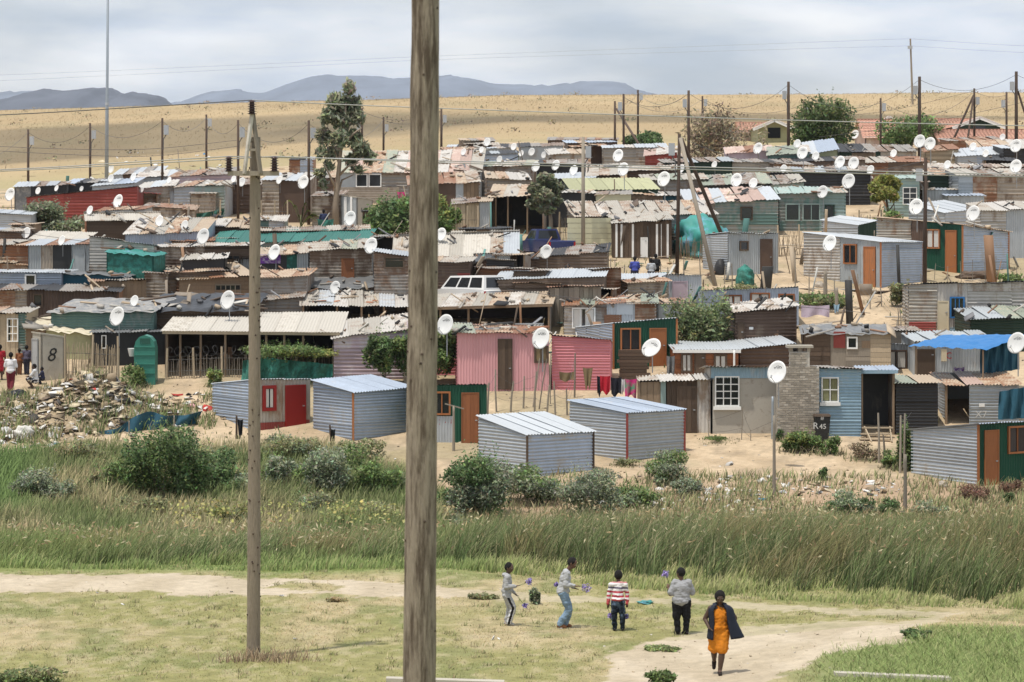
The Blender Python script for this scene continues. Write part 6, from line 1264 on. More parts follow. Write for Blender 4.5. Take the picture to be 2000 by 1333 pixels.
def pick(cols, w, n): 
    k = rng.choice(len(cols), n, p=np.array(w)/sum(w)); return np.clip(np.array(cols)[k]*(1+.2*rng.normal(size=(n, 1))), .005, .9)
def plant(label, x, yb, wpx, hpx, base, n=2600, leaf=.10, D=None, name='shrub', cat='shrub', lobes=5, stem=True, alt=None, aspect=2.0, grp=None, lift=0., hollow=.3, droop=0.):
    g = atg(x, yb, D); s = S(g.y); w = wpx/s*1.2; h_ = hpx/s*1.12; sd = int(x)+int(yb)
    t = thing(name, label, cat, g, grp); Vs = []
    if g.y < 130 and g.y > 70: leaf *= .68; n = int(n*1.6)
    Qs = []; Qs = []; Cs = []; k0 = 0
    loc = [(0, 0, h_*(lift+.48*(1-lift)), w*.36, h_*(.5*(1-lift)))]
    for i in range(lobes): a = rng.random()*6.28; loc.append((math.cos(a)*w*.26, math.sin(a)*w*.22, h_*(lift+(1-lift)*rng.uniform(.22, .78)), w*rng.uniform(.17, .27), h_*(1-lift)*rng.uniform(.18, .30)))
    loc[0] = (w*rng.uniform(-.08, .08), 0, h_*(lift+.36*(1-lift)), w*.25, h_*(.36*(1-lift)))
    for i in range(lobes): a = rng.random()*6.28; loc.append((math.cos(a)*w*rng.uniform(.2, .42), math.sin(a)*w*.3, h_*(lift+(1-lift)*rng.uniform(.12, .5)), w*rng.uniform(.08, .18), h_*(1-lift)*rng.uniform(.12, .28)))
    tot = sum(l[3]**2 for l in loc)
    for i, (dx, dy, dz, rx, rz) in enumerate(loc):
        m_ = int(n*rx*rx/tot)+30; c = blobpts(m_, (g.x+dx, g.y+dy, g.z+dz), (rx, rx*.9, rz), hollow, sd+i); c[:, 2] = np.maximum(c[:, 2], g.z+.02)
        tone = rng.uniform(.75, 1.25); b_ = np.array(base)*tone if alt is None else (np.array(base) if rng.random() < .6 else np.array(alt))*tone
        Vv, Qq, Cc = leaves(c, leaf*rng.uniform(.45, 1.5, m_), colours(m_, b_, .32), aspect, droop=droop); Vs.append(Vv); Qs.append(Qq+k0); Cs.append(Cc); k0 += len(Vv)
    k = max(4, int(n/140)); a = rng.random(k)*6.28; el = rng.uniform(.5, 1.5, k); m_ = 12; L_ = rng.uniform(.75, 1.12, k); u = np.linspace(.5, 1, m_)[None, :]*L_[:, None]; c = np.stack([g.x+(np.cos(a)*np.cos(el)*w*.5)[:, None]*u, g.y+(np.sin(a)*np.cos(el)*w*.45)[:, None]*u, g.z+lift*h_*.5+(np.sin(el)*h_*(1-lift*.5))[:, None]*u], -1).reshape(-1, 3)+rng.normal(0, leaf*.5, (k*m_, 3)); Vv, Qq, Cc = leaves(c, leaf*.8, colours(k*m_, np.array(base)*1.15), aspect); Vs.append(Vv); Qs.append(Qq+k0); Cs.append(Cc)
    if g.y < 125 and 'tree' not in name and g.y > 80:
        kb = int(40+w*60); ab = rng.random(kb)*6.28; rb_ = w*.5*rng.uniform(.55, 1.35, kb); bx_ = g.x+np.cos(ab)*rb_; by_ = g.y+np.sin(ab)*rb_*.8-.1; hb = rng.uniform(.1, .45, kb)*min(1, h_); cb_ = pick([(.40,.33,.20), (.24,.27,.12), (.32,.28,.16)], [3, 3, 2], kb); Vb, Qb, Cb = blades(bx_, by_, hb, .03+.02*rng.random(kb), np.stack([hb*rng.normal(.2, .4, kb), hb*rng.normal(0, .3, kb)], -1), cb_*.7, cb_); npmesh('undergrowth', Vb, Qb, M['grass'], Cb, parent=t, loc=g)
    npmesh('foliage', np.concatenate(Vs), np.concatenate(Qs), M['leaf'], np.concatenate(Cs), parent=t, loc=g)
    if stem:
        for i in range(3):
            a = rng.random()*6.28; obj('stem', *tube([g-Vector((0,0,.1)), g+Vector((math.cos(a)*w*.08, math.sin(a)*w*.08, h_*(.25+.5*lift))), g+Vector((math.cos(a)*w*.22, math.sin(a)*w*.2, h_*(.55+.25*lift)))], [.02+h_*.012, .014+h_*.006, .006], 5), M['greywood'], t)
    return t
GR = (.17, .235, .085); DG = (.12, .18, .072); GG = (.25, .285, .185); YG = (.30, .33, .11); OL = (.27, .275, .14); ST = (.42, .35, .20)
plant('largest dark green bush among the weeds on the left bank', 318, 985, 175, 150, DG, 7000, .10, alt=GR, lobes=9)
plant('broad green bush right of the largest one, left of the slender pole', 440, 968, 110, 82, DG, 3600, .10, alt=GG)
plant('grey-green bush between slender pole and thick pole', 650, 972, 130, 92, GG, 4200, .09, alt=GR)
plant('green bush against the left side of the thick pole', 745, 975, 90, 70, GR, 2600, .09, alt=GG)
plant('loose green bush right of the slender pole', 545, 965, 90, 70, GR, 2400, .10, alt=GG)
plant('bright grass-green clump in the left reeds near the path', 118, 1078, 110, 56, (.24,.31,.11), 1800, .07, alt=YG)
plant('dark clump in the reeds left of the slender pole', 375, 1072, 50, 34, GR, 700, .07)
plant('olive weed mass in the left reeds', 260, 1020, 120, 50, OL, 1600, .08, alt=ST)
plant('yellowish fennel bush in the reeds beside the slender pole', 455, 1040, 90, 60, (.30,.31,.12), 1500, .07, alt=OL)
plant('fennel bush in the reeds left of the thick pole', 700, 1045, 130, 66, (.29,.31,.12), 2000, .07, alt=OL)
plant('olive weed mass in the reeds between the poles', 600, 1010, 120, 50, OL, 1600, .08, alt=GG)
plant('grey-green scrub just right of the thick pole', 885, 1030, 80, 40, GG, 900, .08, alt=ST)
plant('dense bush left of the largest one on the bank', 215, 975, 100, 70, GR, 2600, .10, alt=OL)
plant('grey-green scrub at the far left of the bank', 90, 985, 120, 66, GG, 2600, .09, alt=OL)
plant('pale scrub behind the largest bush', 395, 925, 110, 62, OL, 2400, .09, alt=GG)
plant('pale scrub below the red door shack', 560, 905, 130, 60, OL, 2600, .09, alt=GG)
plant('pale scrub below the blue-grey shed', 690, 912, 110, 50, OL, 2200, .09, alt=GG)
plant('dry olive scrub at the left end of the bank', 170, 915, 120, 50, OL, 2200, .09, alt=ST)
plant('round dark bush at the corner of the lowest tin shed', 938, 1008, 135, 128, DG, 7000, .10, alt=GG, lobes=8)
plant('low grey-green bush below the lowest tin shed', 1048, 982, 120, 62, GG, 3200, .09, alt=GR)
plant('rounded grey-green bush right of the lowest tin shed', 1140, 1004, 120, 88, GG, 4200, .08, alt=(.20,.225,.15), lobes=7)
plant('grey-green bush at the foot of the shed with rust-red posts', 1297, 945, 96, 62, GG, 3000, .08, alt=GR)
plant('small green bush below the shed with rust-red posts', 1240, 992, 80, 46, GR, 1500, .08, alt=GG)
plant('low bush on the rubbish-strewn bank', 1340, 968, 60, 30, GG, 900, .08)
plant('dark green clump near the post in the bank', 1655, 1006, 105, 42, DG, 2200, .08, alt=GG)
plant('small dark clump left of the post in the bank', 1735, 1010, 44, 34, DG, 900, .07)
plant('blue-green clump below the right-hand green shack', 1818, 1012, 60, 34, GG, 1100, .07)
plant('tiny dark clump at the right edge of the bank', 1972, 984, 26, 20, DG, 400, .07)
plant('green weed bush before the brick chimney', 1572, 882, 76, 42, GR, 1900, .09, alt=YG)
plant('green weed bush below the blue boarded house', 1622, 888, 40, 36, GR, 900, .08)
plant('flowering vine on the fence post by the steps', 1768, 920, 34, 92, GR, 1500, .10, alt=YG, name='vine', cat='vine')
plant('low leafy weed beside the garden fence', 1745, 915, 44, 30, GR, 800, .08); plant('green weed spear on the sandy yard', 1606, 938, 18, 26, DG, 350, .07); plant('dry brown weed clump below the steps', 1690, 898, 60, 34, (.20,.15,.09), 700, .06)
plant('reddish dry shrub near the right-hand green shack', 1905, 978, 70, 30, (.22,.13,.09), 800, .06); plant('reddish dry shrub at the right edge', 1975, 965, 50, 26, (.20,.12,.08), 600, .06)
plant('weedy clump at the foot of the largest dish post', 1524, 862, 20, 24, DG, 350, .07); plant('green clump before the shed of patched boards', 1400, 862, 60, 10, GR, 400, .06)
plant('low weeds under the shed with rust-red posts corner', 1225, 910, 50, 14, OL, 500, .06)
plant('grey-green rounded bush on the upper left', 108, 470, 112, 72, (.20,.225,.135), 5200, .12, alt=(.25,.27,.17), lobes=8)
plant('dense dark green thicket left of the thick pole, by the numbered toilet', 765, 488, 100, 110, DG, 5200, .14, alt=GR, lobes=8)
plant('green shrubs right of the thick pole by the brushwood fence', 868, 478, 66, 84, GR, 2600, .13, alt=YG)
plant('feathery leafy bush below the zinc shack windows', 1370, 688, 125, 112, (.22,.26,.13), 6500, .10, alt=(.28,.30,.14), lobes=9, droop=.3)
plant('fruit tree in front of the lilac shack', 752, 752, 66, 100, GR, 2600, .13, alt=DG, name='fruit_tree', cat='tree', lift=.15)
plant('small fruit tree left of the lilac shack wall', 697, 716, 56, 60, GR, 1500, .12, alt=YG, name='fruit_tree', cat='tree')
plant('leafy fruit tree against the thick pole before the pink house', 848, 752, 92, 112, GR, 4200, .13, alt=DG, name='fruit_tree', cat='tree', lift=.1)
plant('dark fruit tree left of the thick pole', 792, 750, 60, 92, DG, 2400, .13, alt=GR, name='fruit_tree', cat='tree', lift=.15)
plant('clipped green hedge over the shade net', 565, 742, 180, 68, GR, 5200, .10, alt=YG, name='hedge', cat='hedge', lobes=10, lift=.55)
plant('yellow-flowered bush before the roadside shop', 419, 755, 28, 36, GR, 700, .10, alt=YG)
plant('green weeds at the foot of the green cubicle', 262, 758, 46, 40, GR, 900, .09); plant('weeds along the reed fence', 190, 756, 70, 18, GR, 900, .08, lobes=8); plant('vivid green bush on the rubbish heap', 135, 828, 48, 34, GR, 1300, .09)
plant('low green shrub before the tan-roofed house right corner', 1975, 558, 60, 22, GR, 900, .09); plant('green shrub patch before the galvanised house', 1600, 602, 110, 26, GR, 1500, .10, alt=OL, lobes=8); plant('bushy weeds right of the galvanised house', 1768, 600, 54, 44, OL, 1300, .10)
plant('wall plant on the rusty shack upper right', 1862, 410, 50, 30, GR, 700, .12); plant('shrub under the yellow-green tree', 1735, 455, 60, 40, GR, 1000, .12, alt=OL)
plant('low weeds above the leafy bush', 1450, 575, 100, 18, OL, 800, .09); plant('scrub left of the small tree upper middle', 1020, 420, 40, 30, YG, 500, .14)
plant('clipped round dark bush at the hill foot', 1258, 300, 84, 42, DG, 3200, .17, alt=(.09,.14,.06), lobes=4, hollow=.6)
plant('scruffy green growth below the tall dish upper middle', 1190, 322, 60, 28, GR, 800, .16); plant('scruffy green growth right of the thick dark post', 1160, 318, 40, 20, GR, 500, .16); plant('green shrub at the hill foot right of the striped roof', 1003, 318, 40, 22, GR, 600, .16); plant('pale green sapling before the striped roof house', 776, 392, 26, 42, GG, 600, .16, lift=.2)
plant('dense dark pine-like tree on the right skyline', 1612, 300, 118, 104, (.095,.14,.05), 7000, .17, alt=(.14,.18,.075), name='tree', cat='tree', lobes=10, hollow=.25)
plant('pale green spreading tree among the tiled houses', 1778, 292, 120, 60, (.17,.24,.09), 3600, .17, alt=GR, name='tree', cat='tree', lobes=9)
plant('half-bare grey-brown twiggy bush on the upper right', 1418, 322, 150, 105, (.26,.21,.14), 3600, .12, alt=(.32,.27,.18), lobes=10, hollow=.1, aspect=3.5)
plant('low weedy foreground plants at the bottom left corner', 50, 1338, 130, 34, (.16,.20,.08), 2200, .05, alt=OL, lobes=9)
plant('small green tuft in the path at the bottom', 1288, 1338, 62, 26, (.14,.20,.07), 900, .045)
plant('low grass island in the path before the woman', 1292, 1272, 62, 7, (.24,.28,.12), 700, .04, lobes=8)
for lab, x, yb, w, hh, cl in (('spiky weeds right of the first boy', 1046, 1182, 22, 30, GG), ('low leafy weeds between path and first boy', 945, 1170, 54, 11, OL), ('small tuft beside the left path', 660, 1176, 40, 8, ST), ('low scrub edge beside the lower path', 1790, 1248, 60, 16, DG)): plant(lab, x, yb, w, hh, cl, 420, .045, hollow=.1)
# ---- trees with visible trunks
def tree(label, D, trunk, limbs, blobs, base, n, leaf, alt, mat='greywood', r0=.22, aspect=3., droop=.6, name='tree'):
    g = Vector((P(*trunk[0], D).x, D, 0)); g.z = float(TZ(D, g.x)); t = thing(name, label, 'tree', g)
    pts = [P(x, y, D) for x, y in trunk]; pts[0].z = min(pts[0].z, g.z)-.2
    obj('trunk', *tube(pts, [r0*(1-.75*i/(len(pts)-1)) for i in range(len(pts))], 9), M[mat], t, True)
    for l in limbs: obj('limb', *tube([P(x, y, D+dy) for x, y, dy in l], [r0*.42*(1-.7*i/(len(l)-1)) for i in range(len(l))], 6), M[mat], t, True)
    s = S(D); Vs = []; Qs = []; Cs = []; k0 = 0; tot = sum(b[2]*b[3] for b in blobs)
    for i, (x, y, rx, ry, dy) in enumerate(blobs):
        m_ = int(n*rx*ry/tot); c = blobpts(m_, P(x, y, D+dy), (rx/s*.86, rx/s*.8, ry/s*.78), .15, i+int(x)); tone = rng.uniform(.8, 1.25)
        Vv, Qq, Cc = leaves(c, leaf*rng.uniform(.6, 1.3, m_), colours(m_, np.array(base if rng.random() < .6 else alt)*tone), aspect, droop=droop); Vs.append(Vv); Qs.append(Qq+k0); Cs.append(Cc); k0 += len(Vv)
    npmesh('crown', np.concatenate(Vs), np.concatenate(Qs), M['leaf'], np.concatenate(Cs), parent=t, loc=g)
Dt = atg(655, 446).y
surf('gumbark', (.30, .24, .18), .85, var=.25, nscale=4, stretch=(4,4,.4))
tree('tall eucalyptus left of the thick pole', Dt, [(656,446),(655,400),(658,370),(662,330),(668,270),(676,200)], [[(657,370,0),(645,345,-.3),(632,318,-.5)],[(660,345,0),(680,325,-.3),(702,318,-.6)],[(663,320,0),(648,280,.3),(640,250,.4)],[(666,290,0),(690,262,-.3),(706,250,-.5)],[(657,385,0),(668,352,.4),(690,342,.7)]],
     [(682,172,15,24,0),(655,200,22,26,0),(690,205,22,26,.3),(640,228,20,20,-.3),(668,235,26,24,0),(700,232,16,22,0),(632,265,18,24,0),(662,272,24,24,-.5),(690,270,20,24,.3),(626,298,12,18,-.4),(650,300,20,18,.4),(704,290,24,26,-.3),(722,308,16,18,0),(685,312,18,16,.3),(642,325,14,14,.2),(625,338,14,13,-.3),(700,332,16,9,0),(632,360,10,14,.2),(668,215,24,40,.6)], (.25,.27,.17), 4200, .17, (.31,.32,.21), 'gumbark', .24)
Dt = atg(1074, 480).y
tree('small grey-green tree behind the blue pickup', Dt, [(1076,480),(1076,430),(1072,400),(1068,380)], [[(1075,418,0),(1060,400,-.3),(1045,385,-.4)],[(1074,408,0),(1085,390,.2),(1092,375,.3)]], [(1065,350,22,16,0),(1048,372,22,20,-.3),(1082,368,22,20,.3),(1062,385,24,20,-.5),(1040,398,16,14,0),(1086,392,14,14,0),(1065,410,22,12,-.3)], (.21,.225,.14), 4200, .14, (.27,.28,.18), r0=.16, aspect=2.2, droop=.2)
Dt = atg(1730, 452).y
tree('round yellow-green tree before the pale teal house', Dt, [(1737,452),(1736,425),(1733,400),(1730,380)], [[(1735,415,0),(1745,400,.2),(1750,385,.3)],[(1748,445,.2),(1748,420,.2),(1746,395,.2)]], [(1728,352,22,16,0),(1712,366,18,18,-.3),(1745,362,18,20,.3),(1728,378,26,18,-.5),(1712,388,14,10,0),(1746,385,14,12,0)], (.33,.34,.10), 4600, .13, (.23,.27,.08), 'darkwood', .13, 2., .1)
# banana plant
g = atg(588, 446); t = thing('banana_plant', 'banana plant with drooping leaves behind the slender pole', 'plant', g)
for i, (dx, h1, droop) in enumerate(((-1.0, 1.9, .3), (-.5, 1.6, .5), (.2, 1.5, .7), (.7, 1.3, .7), (1.2, 1.0, .7), (-.2, 1.0, .8), (.9, .8, .5), (.4, 1.8, .6))):
    V = []; n = 8
    for k in range(n+1):
        u = k/n; c = g+Vector((dx*u*1.1, -.3*u, h1*math.sin(u*2.2)*.9-droop*u*u*.5)); w = .26*math.sin(math.pi*min(1, u*.9+.08)); V += [c+Vector((0, -w, w*.5)), c, c+Vector((0, w, w*.3))]
    Fc = [(3*k, 3*k+1, 3*k+4, 3*k+3) for k in range(n)]+[(3*k+1, 3*k+2, 3*k+5, 3*k+4) for k in range(n)]
    obj('leaf', V, Fc, surf('banana', (.12,.18,.05), .5, var=.3) if 'banana' not in M else M['banana'], t, True)
obj('stem', *tube([g-Vector((0,0,.1)), g+Vector((0,0,.8))], [.1, .06], 7), M['olive'], t)
# ---- blades: reeds, meadow grass, weeds
def reedfront(px): return np.interp(px, [-400,0,300,600,850,1000,1150,1400,1700,2000,2400], [76,76,75.6,75.6,76,74.5,72.5,70.6,69,68.2,67])
n = 180000; px = rng.uniform(-500, 2500, n); D = rng.uniform(66, 93, n); fr = reedfront(px)+1.2*(fbm(px/60, px*0, 3, 4)-.5)*3
back = np.interp(px, [-300,300,820,1000,2300], [89,90,90.5,91.5,92.5]); keep = (D > fr) & (D < back); px, D, fr = px[keep], D[keep], fr[keep]; X = (px-1000)/FP*D; n = len(X)
patch = fbm(X*.28, D*.28, 3, 6); clump = fbm(X*1.6, D*1.1, 3, 61); edge = sstep(0, 2.5, D-fr); k = rng.random(n) < .25+1.3*sstep(.3, .6, clump); X, D, px, fr, patch, clump, edge = [q[k] for q in (X, D, px, fr, patch, clump, edge)]; n = len(X)
lf = sstep(1000, 750, px)                       # the left half is lower and mixed with weeds
hh = (.35+.35*edge+.55*patch+.45*clump)*(.45+.75*rng.random(n))*(1-.30*lf); lean = np.stack([hh*rng.normal(.45, .35, n), hh*rng.normal(-.05, .3, n)], -1)
mix_ = fbm(X*.5+9, D*.4, 3, 16); red = sstep(.50, .66, mix_)
cb = jit((.085,.115,.040), n, .3); ct = pick([(.25,.31,.13), (.48,.44,.26), (.17,.25,.09), (.36,.31,.17), (.12,.17,.06)], [4, 2.5, 4, 2, 3], n); ct = ct*(1-.55*red[:, None])+np.array((.40,.27,.13))*.55*red[:, None]*(1+.25*rng.normal(size=(n, 1)))  # blade bases darkened for depth, shade put into the colour
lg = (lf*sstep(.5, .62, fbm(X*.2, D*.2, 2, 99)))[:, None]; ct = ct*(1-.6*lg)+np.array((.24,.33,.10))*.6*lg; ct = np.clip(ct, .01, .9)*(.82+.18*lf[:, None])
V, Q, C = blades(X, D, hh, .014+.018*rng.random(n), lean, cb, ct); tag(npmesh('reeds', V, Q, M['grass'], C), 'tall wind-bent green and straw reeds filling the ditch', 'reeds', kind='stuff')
n = 5000; k = rng.integers(0, len(X), n); hx = X[k]; hd = D[k]; c = np.stack([hx+hh[k]*.3, hd, TZ(hd, hx)+hh[k]*.95+.1], -1); Vv, Qq, Cc = leaves(c, .03+.03*rng.random(n), pick([(.40,.29,.16), (.50,.44,.28), (.30,.20,.11)], [3, 3, 2], n), 3.5); tag(npmesh('seed_heads', Vv, Qq, M['leaf'], Cc), 'brown and straw seed heads above the reeds', 'seed heads', kind='stuff')
# bright skirt of grass in front of the reeds
n = 31000; px = rng.uniform(-500, 2500, n); D = reedfront(px)+rng.uniform(-2.2, 1.3, n); X = (px-1000)/FP*D; hh = .05+.34*rng.random(n)*sstep(.3, .7, fbm(X*.9, D*.6, 3, 2)); hh += .25*sstep(.55, .7, fbm(X*.4, D*.3, 2, 20))*rng.random(n)
lean = np.stack([hh*rng.uniform(-.1, .7, n), hh*rng.normal(0, .2, n)], -1); lush = sstep(1050, 900, px)[:, None]
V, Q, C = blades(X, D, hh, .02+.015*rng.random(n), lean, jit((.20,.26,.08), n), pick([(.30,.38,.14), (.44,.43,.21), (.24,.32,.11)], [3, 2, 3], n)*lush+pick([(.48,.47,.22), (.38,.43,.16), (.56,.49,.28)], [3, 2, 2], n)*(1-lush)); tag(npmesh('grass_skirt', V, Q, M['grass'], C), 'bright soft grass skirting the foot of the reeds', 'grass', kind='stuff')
# mown meadow
n = 215000; px = rng.uniform(-300, 2300, n); D = 50.5+rng.random(n)**.8*25.5; X = (px-1000)/FP*D; k = (D < reedfront(px)) & (~pathmask(D, X) | (rng.random(n) < .025)); X, D, px = X[k], D[k], px[k]; n = len(X)
c0 = gcol(D, X); lush = sstep(1500, 1720, px)*sstep(61.5, 58, D); hh = (.022+.035*rng.random(n))*(.6+.9*fbm(X*.7, D*.5, 3, 30)); hh = hh+lush*(.05+.13*rng.random(n))
lean = np.stack([hh*rng.uniform(-1.2, 1.8, n), hh*rng.normal(0, .9, n)], -1); tip = c0*(1.15+.6*rng.random((n, 1)))*(1+.08*rng.normal(size=(n, 3))); tip = np.where((lush > .4)[:, None], pick([(.29,.38,.13), (.40,.42,.19), (.21,.30,.10)], [3, 2, 2], n), tip)
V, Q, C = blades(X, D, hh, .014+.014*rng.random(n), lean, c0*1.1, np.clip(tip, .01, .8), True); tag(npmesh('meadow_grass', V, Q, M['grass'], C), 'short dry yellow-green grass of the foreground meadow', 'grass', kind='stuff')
# weeds on the bank (left: tall pale weeds; right: sparse)
n = 72000; px = rng.uniform(-480, 860, n); D = rng.uniform(89, 112.5, n); X = (px-1000)/FP*D; lim = np.interp(px, [-300,0,190,410,500,620,700,800,860], [111,111,112,113,113.5,112.5,109,106,102]); lump_ = fbm(X*.35, D*.3, 3, 33)
k = (D < lim-3*(lump_-.5)) & (rng.random(n) < .35+.9*lump_); X, D, px, lump_ = X[k], D[k], px[k], lump_[k]; n = len(X)
hh = (.35+.75*lump_)*(.6+.6*rng.random(n)); lean = np.stack([hh*rng.uniform(-.2, .6, n), hh*rng.normal(0, .25, n)], -1); gsel = sstep(.42, .58, fbm(X*.22+4, D*.25, 3, 44))[:, None]; farl = (sstep(110, 20, px)*sstep(96, 99, D))[:, None]
ct = pick([(.34,.29,.16), (.26,.24,.12), (.40,.33,.20), (.20,.21,.10)], [3, 3, 2, 3], n)*(1-gsel)+pick([(.15,.18,.07), (.11,.15,.05), (.20,.21,.10)], [3, 3, 2], n)*gsel; ct = ct*(1-farl)+np.array((.15,.22,.075))*farl
V, Q, C = blades(X, D, hh, .03+.025*rng.random(n), lean, ct*1.0, ct*1.35); tag(npmesh('tall_weeds', V, Q, M['grass'], C), 'tall pale and green weeds covering the left bank', 'weeds', kind='stuff')
n = 60000; px = rng.uniform(820, 2500, n); D = rng.uniform(90.5, 107, n); X = (px-1000)/FP*D; lump_ = fbm(X*.45, D*.4, 3, 53); k = (rng.random(n) < sstep(.38, .62, lump_)*(1-.72*sstep(96, 106, D))+.10); X, D, lump_ = X[k], D[k], lump_[k]; n = len(X)
hh = (.10+.5*lump_*rng.random(n)); lean = np.stack([hh*rng.uniform(-.3, .7, n), hh*rng.normal(0, .3, n)], -1); ct = pick([(.34,.29,.16), (.25,.26,.12), (.17,.21,.09), (.28,.19,.12)], [3, 4, 3, 1], n)
V, Q, C = blades(X, D, hh, .03+.02*rng.random(n), lean, ct*.9, ct*1.25); tag(npmesh('bank_weeds', V, Q, M['grass'], C), 'sparse weeds on the sandy bank at right', 'weeds', kind='stuff')
# yellow umbels of fennel in the left reeds
n = 420; px = np.concatenate([rng.normal(400, 45, 180), rng.normal(540, 30, 80), rng.normal(700, 60, 160)]); D = rng.uniform(84, 89, n); X = (px-1000)/FP*D; c = np.stack([X, D, TZ(D, X)+rng.uniform(1.05, 1.75, n)], -1)
V, Q, C = leaves(c, .07+.05*rng.random(n), jit((.38,.36,.13), n, .2), 1.2, 1.5); tag(npmesh('fennel_flowers', V, Q, M['leaf'], C), 'yellow fennel flower heads over the left reeds', 'flowers', kind='stuff')
# weeds inside the village and tufts on the hill
n = 15000; px = rng.uniform(-150, 2150, n); D = rng.uniform(112, 235, n); X = (px-1000)/FP*D; lump_ = fbm(X*.30+2, D*.25, 3, 63); k = lump_ > .60; X, D, lump_ = X[k], D[k], lump_[k]; n = len(X)
hh = .08+.22*rng.random(n); lean = np.stack([hh*rng.uniform(-.4, .6, n), hh*rng.normal(0, .3, n)], -1); ct = pick([(.13,.17,.06), (.22,.22,.10), (.30,.25,.13)], [3, 3, 2], n); V, Q, C = blades(X, D, hh, .05+.03*rng.random(n), lean, ct*.9, ct*1.3); tag(npmesh('yard_weeds', V, Q, M['grass'], C), 'low weeds in the yards between the shacks', 'weeds', kind='stuff')
n = 42000; t_ = rng.uniform(-.22, .22, n); D = 215+rng.random(n)**.35*365; X = t_*D; k = topD(X, D) > 2; X, D = X[k], D[k]; n = len(X)
pt_ = fbm(X*.10, D*.05, 4, 41); hh = (.08+.16*rng.random(n))*(.5+pt_)*np.clip(D/330, .5, 1.3); lean = np.stack([hh*rng.uniform(-.3, 1.6, n), hh*rng.normal(0, .6, n)], -1); c0 = gcol(D, X)
ct = c0*(.96+.2*rng.random((n, 1))); dk = (rng.random(n) < .004)[:, None]; ct = np.where(dk, jit((.16,.13,.075), n), ct); V, Q, C = blades(X, D, hh, .05+.05*rng.random(n)*np.clip(D/350, .6, 1.5), lean, c0*1.0, np.clip(ct, .01, .85), True); tag(npmesh('hill_grass', V, Q, M['grass'], C), 'long dry straw grass of the hill behind the settlement', 'grass', kind='stuff')
n = 120; cx_ = rng.uniform(-.2, .2, n); D = 260+rng.random(n)**.7*300; X = cx_*D; k = topD(X, D) > 14; X, D = X[k], D[k]; m_ = 14; X = np.repeat(X, m_)+rng.normal(0, .5, len(X)*m_); D = np.repeat(D, m_)+rng.normal(0, .5, len(D)*m_); n = len(X)
c = np.stack([X, D, TZ(D, X)+.15+.5*rng.random(n)], -1); V, Q, C = leaves(c, .28, jit((.33,.275,.175), n, .2), 1.3); tag(npmesh('hill_scrub', V, Q, M['leaf'], C), 'tiny dark scrub bushes dotted over the dry hill', 'scrub', kind='stuff')
# ---- litter
def litter(name, label, px, py, size, cols, w, lift=None, cat='rubbish', soff=0.):
    n = len(px); V = []; Q = []; C = []
    pal = np.array(cols)[rng.choice(len(cols), n, p=np.array(w)/sum(w))]
    for i in range(n):
        g = G(px[i], py[i]); s_ = size*(.22+1.5*rng.random()**3); z0 = g.z+(lift(g.x, g.y) if lift else 0)
        q = rng.normal(size=(8, 3))*np.array([s_, s_*.8, s_*.4]); b = np.array([[-1,-1,0],[1,-1,0],[1,1,0],[-1,1,0],[-1,-1,1],[1,-1,1],[1,1,1],[-1,1,1]])*np.array([s_, s_*.8, s_*.45])
        ql = Matrix.Rotation(rng.random()*6.28, 3, 'Z') @ Matrix.Rotation(rng.normal(0, .6), 3, 'X'); pts = np.array([g.x, g.y, z0])+(b+.55*q) @ np.array(ql).T; k0 = len(V)*8; V.append(pts); Q += [[k0+a for a in f_] for f_ in ((0,1,5,4),(1,2,6,5),(2,3,7,6),(3,0,4,7),(4,5,6,7))]; C.append(np.tile(pal[i]*(.75+.5*rng.random()), (8, 1)))
    return tag(npmesh(name, np.concatenate(V), np.array(Q), M['litter'], np.concatenate(C)), label, cat, kind='stuff')
LC = [(.70,.68,.65), (.48,.39,.27), (.16,.12,.09), (.36,.28,.19), (.07,.065,.06), (.5,.06,.05), (.05,.25,.5), (.58,.50,.36)]; LW = [9, 7, 3, 7, 2, .35, .25, 4]
# the big heap: a mound of earth and rubbish
gA = atg(70, 830); gB = atg(215, 815)
def heapz(x, y): 
    a = math.exp(-(((x-gA.x)/2.4)**2+((y-gA.y-.6)/1.8)**2)); b = math.exp(-(((x-gB.x)/1.6)**2+((y-gB.y-.6)/1.5)**2)); c = math.exp(-(((x-gA.x-1.6)/1.6)**2+((y-gA.y-1.4)/1.4)**2)); return .75*a+.95*b+.7*c
nx, ny = 60, 40; xs = np.linspace(gA.x-6.5, gB.x+4.5, nx); ys = np.linspace(gA.y-5, gA.y+6, ny); V = []
for y in ys:
    for x in xs: V.append((x, y, float(TZ(y, x))-.06+heapz(x, y)*(1+.5*(float(fbm(x*1.3, y*1.3, 3, 4))-.5))))
i_ = np.arange(nx*ny).reshape(ny, nx); Q = np.stack([i_[:-1,:-1], i_[:-1,1:], i_[1:,1:], i_[1:,:-1]], -1).reshape(-1, 4); Vn = np.array(V)
cc = np.array((.33,.26,.17))*(.6+.8*fbm(Vn[:, 0]*2, Vn[:, 1]*2, 4, 7))[:, None]; tag(npmesh('earth_mound', Vn, Q, M['ground'], cc, smooth=True), kind='structure')
n = 2900; px = np.concatenate([rng.normal(70, 55, 1500), rng.normal(205, 40, 1100), rng.normal(330, 60, 300)]); py = np.concatenate([rng.normal(820, 22, 1500), rng.normal(806, 16, 1100), rng.normal(800, 15, 300)]); py = np.clip(py, 772, 872)
litter('rubbish_heap', 'dumped household rubbish spread over the earth mound at left', px, py, .11, LC, LW, heapz)
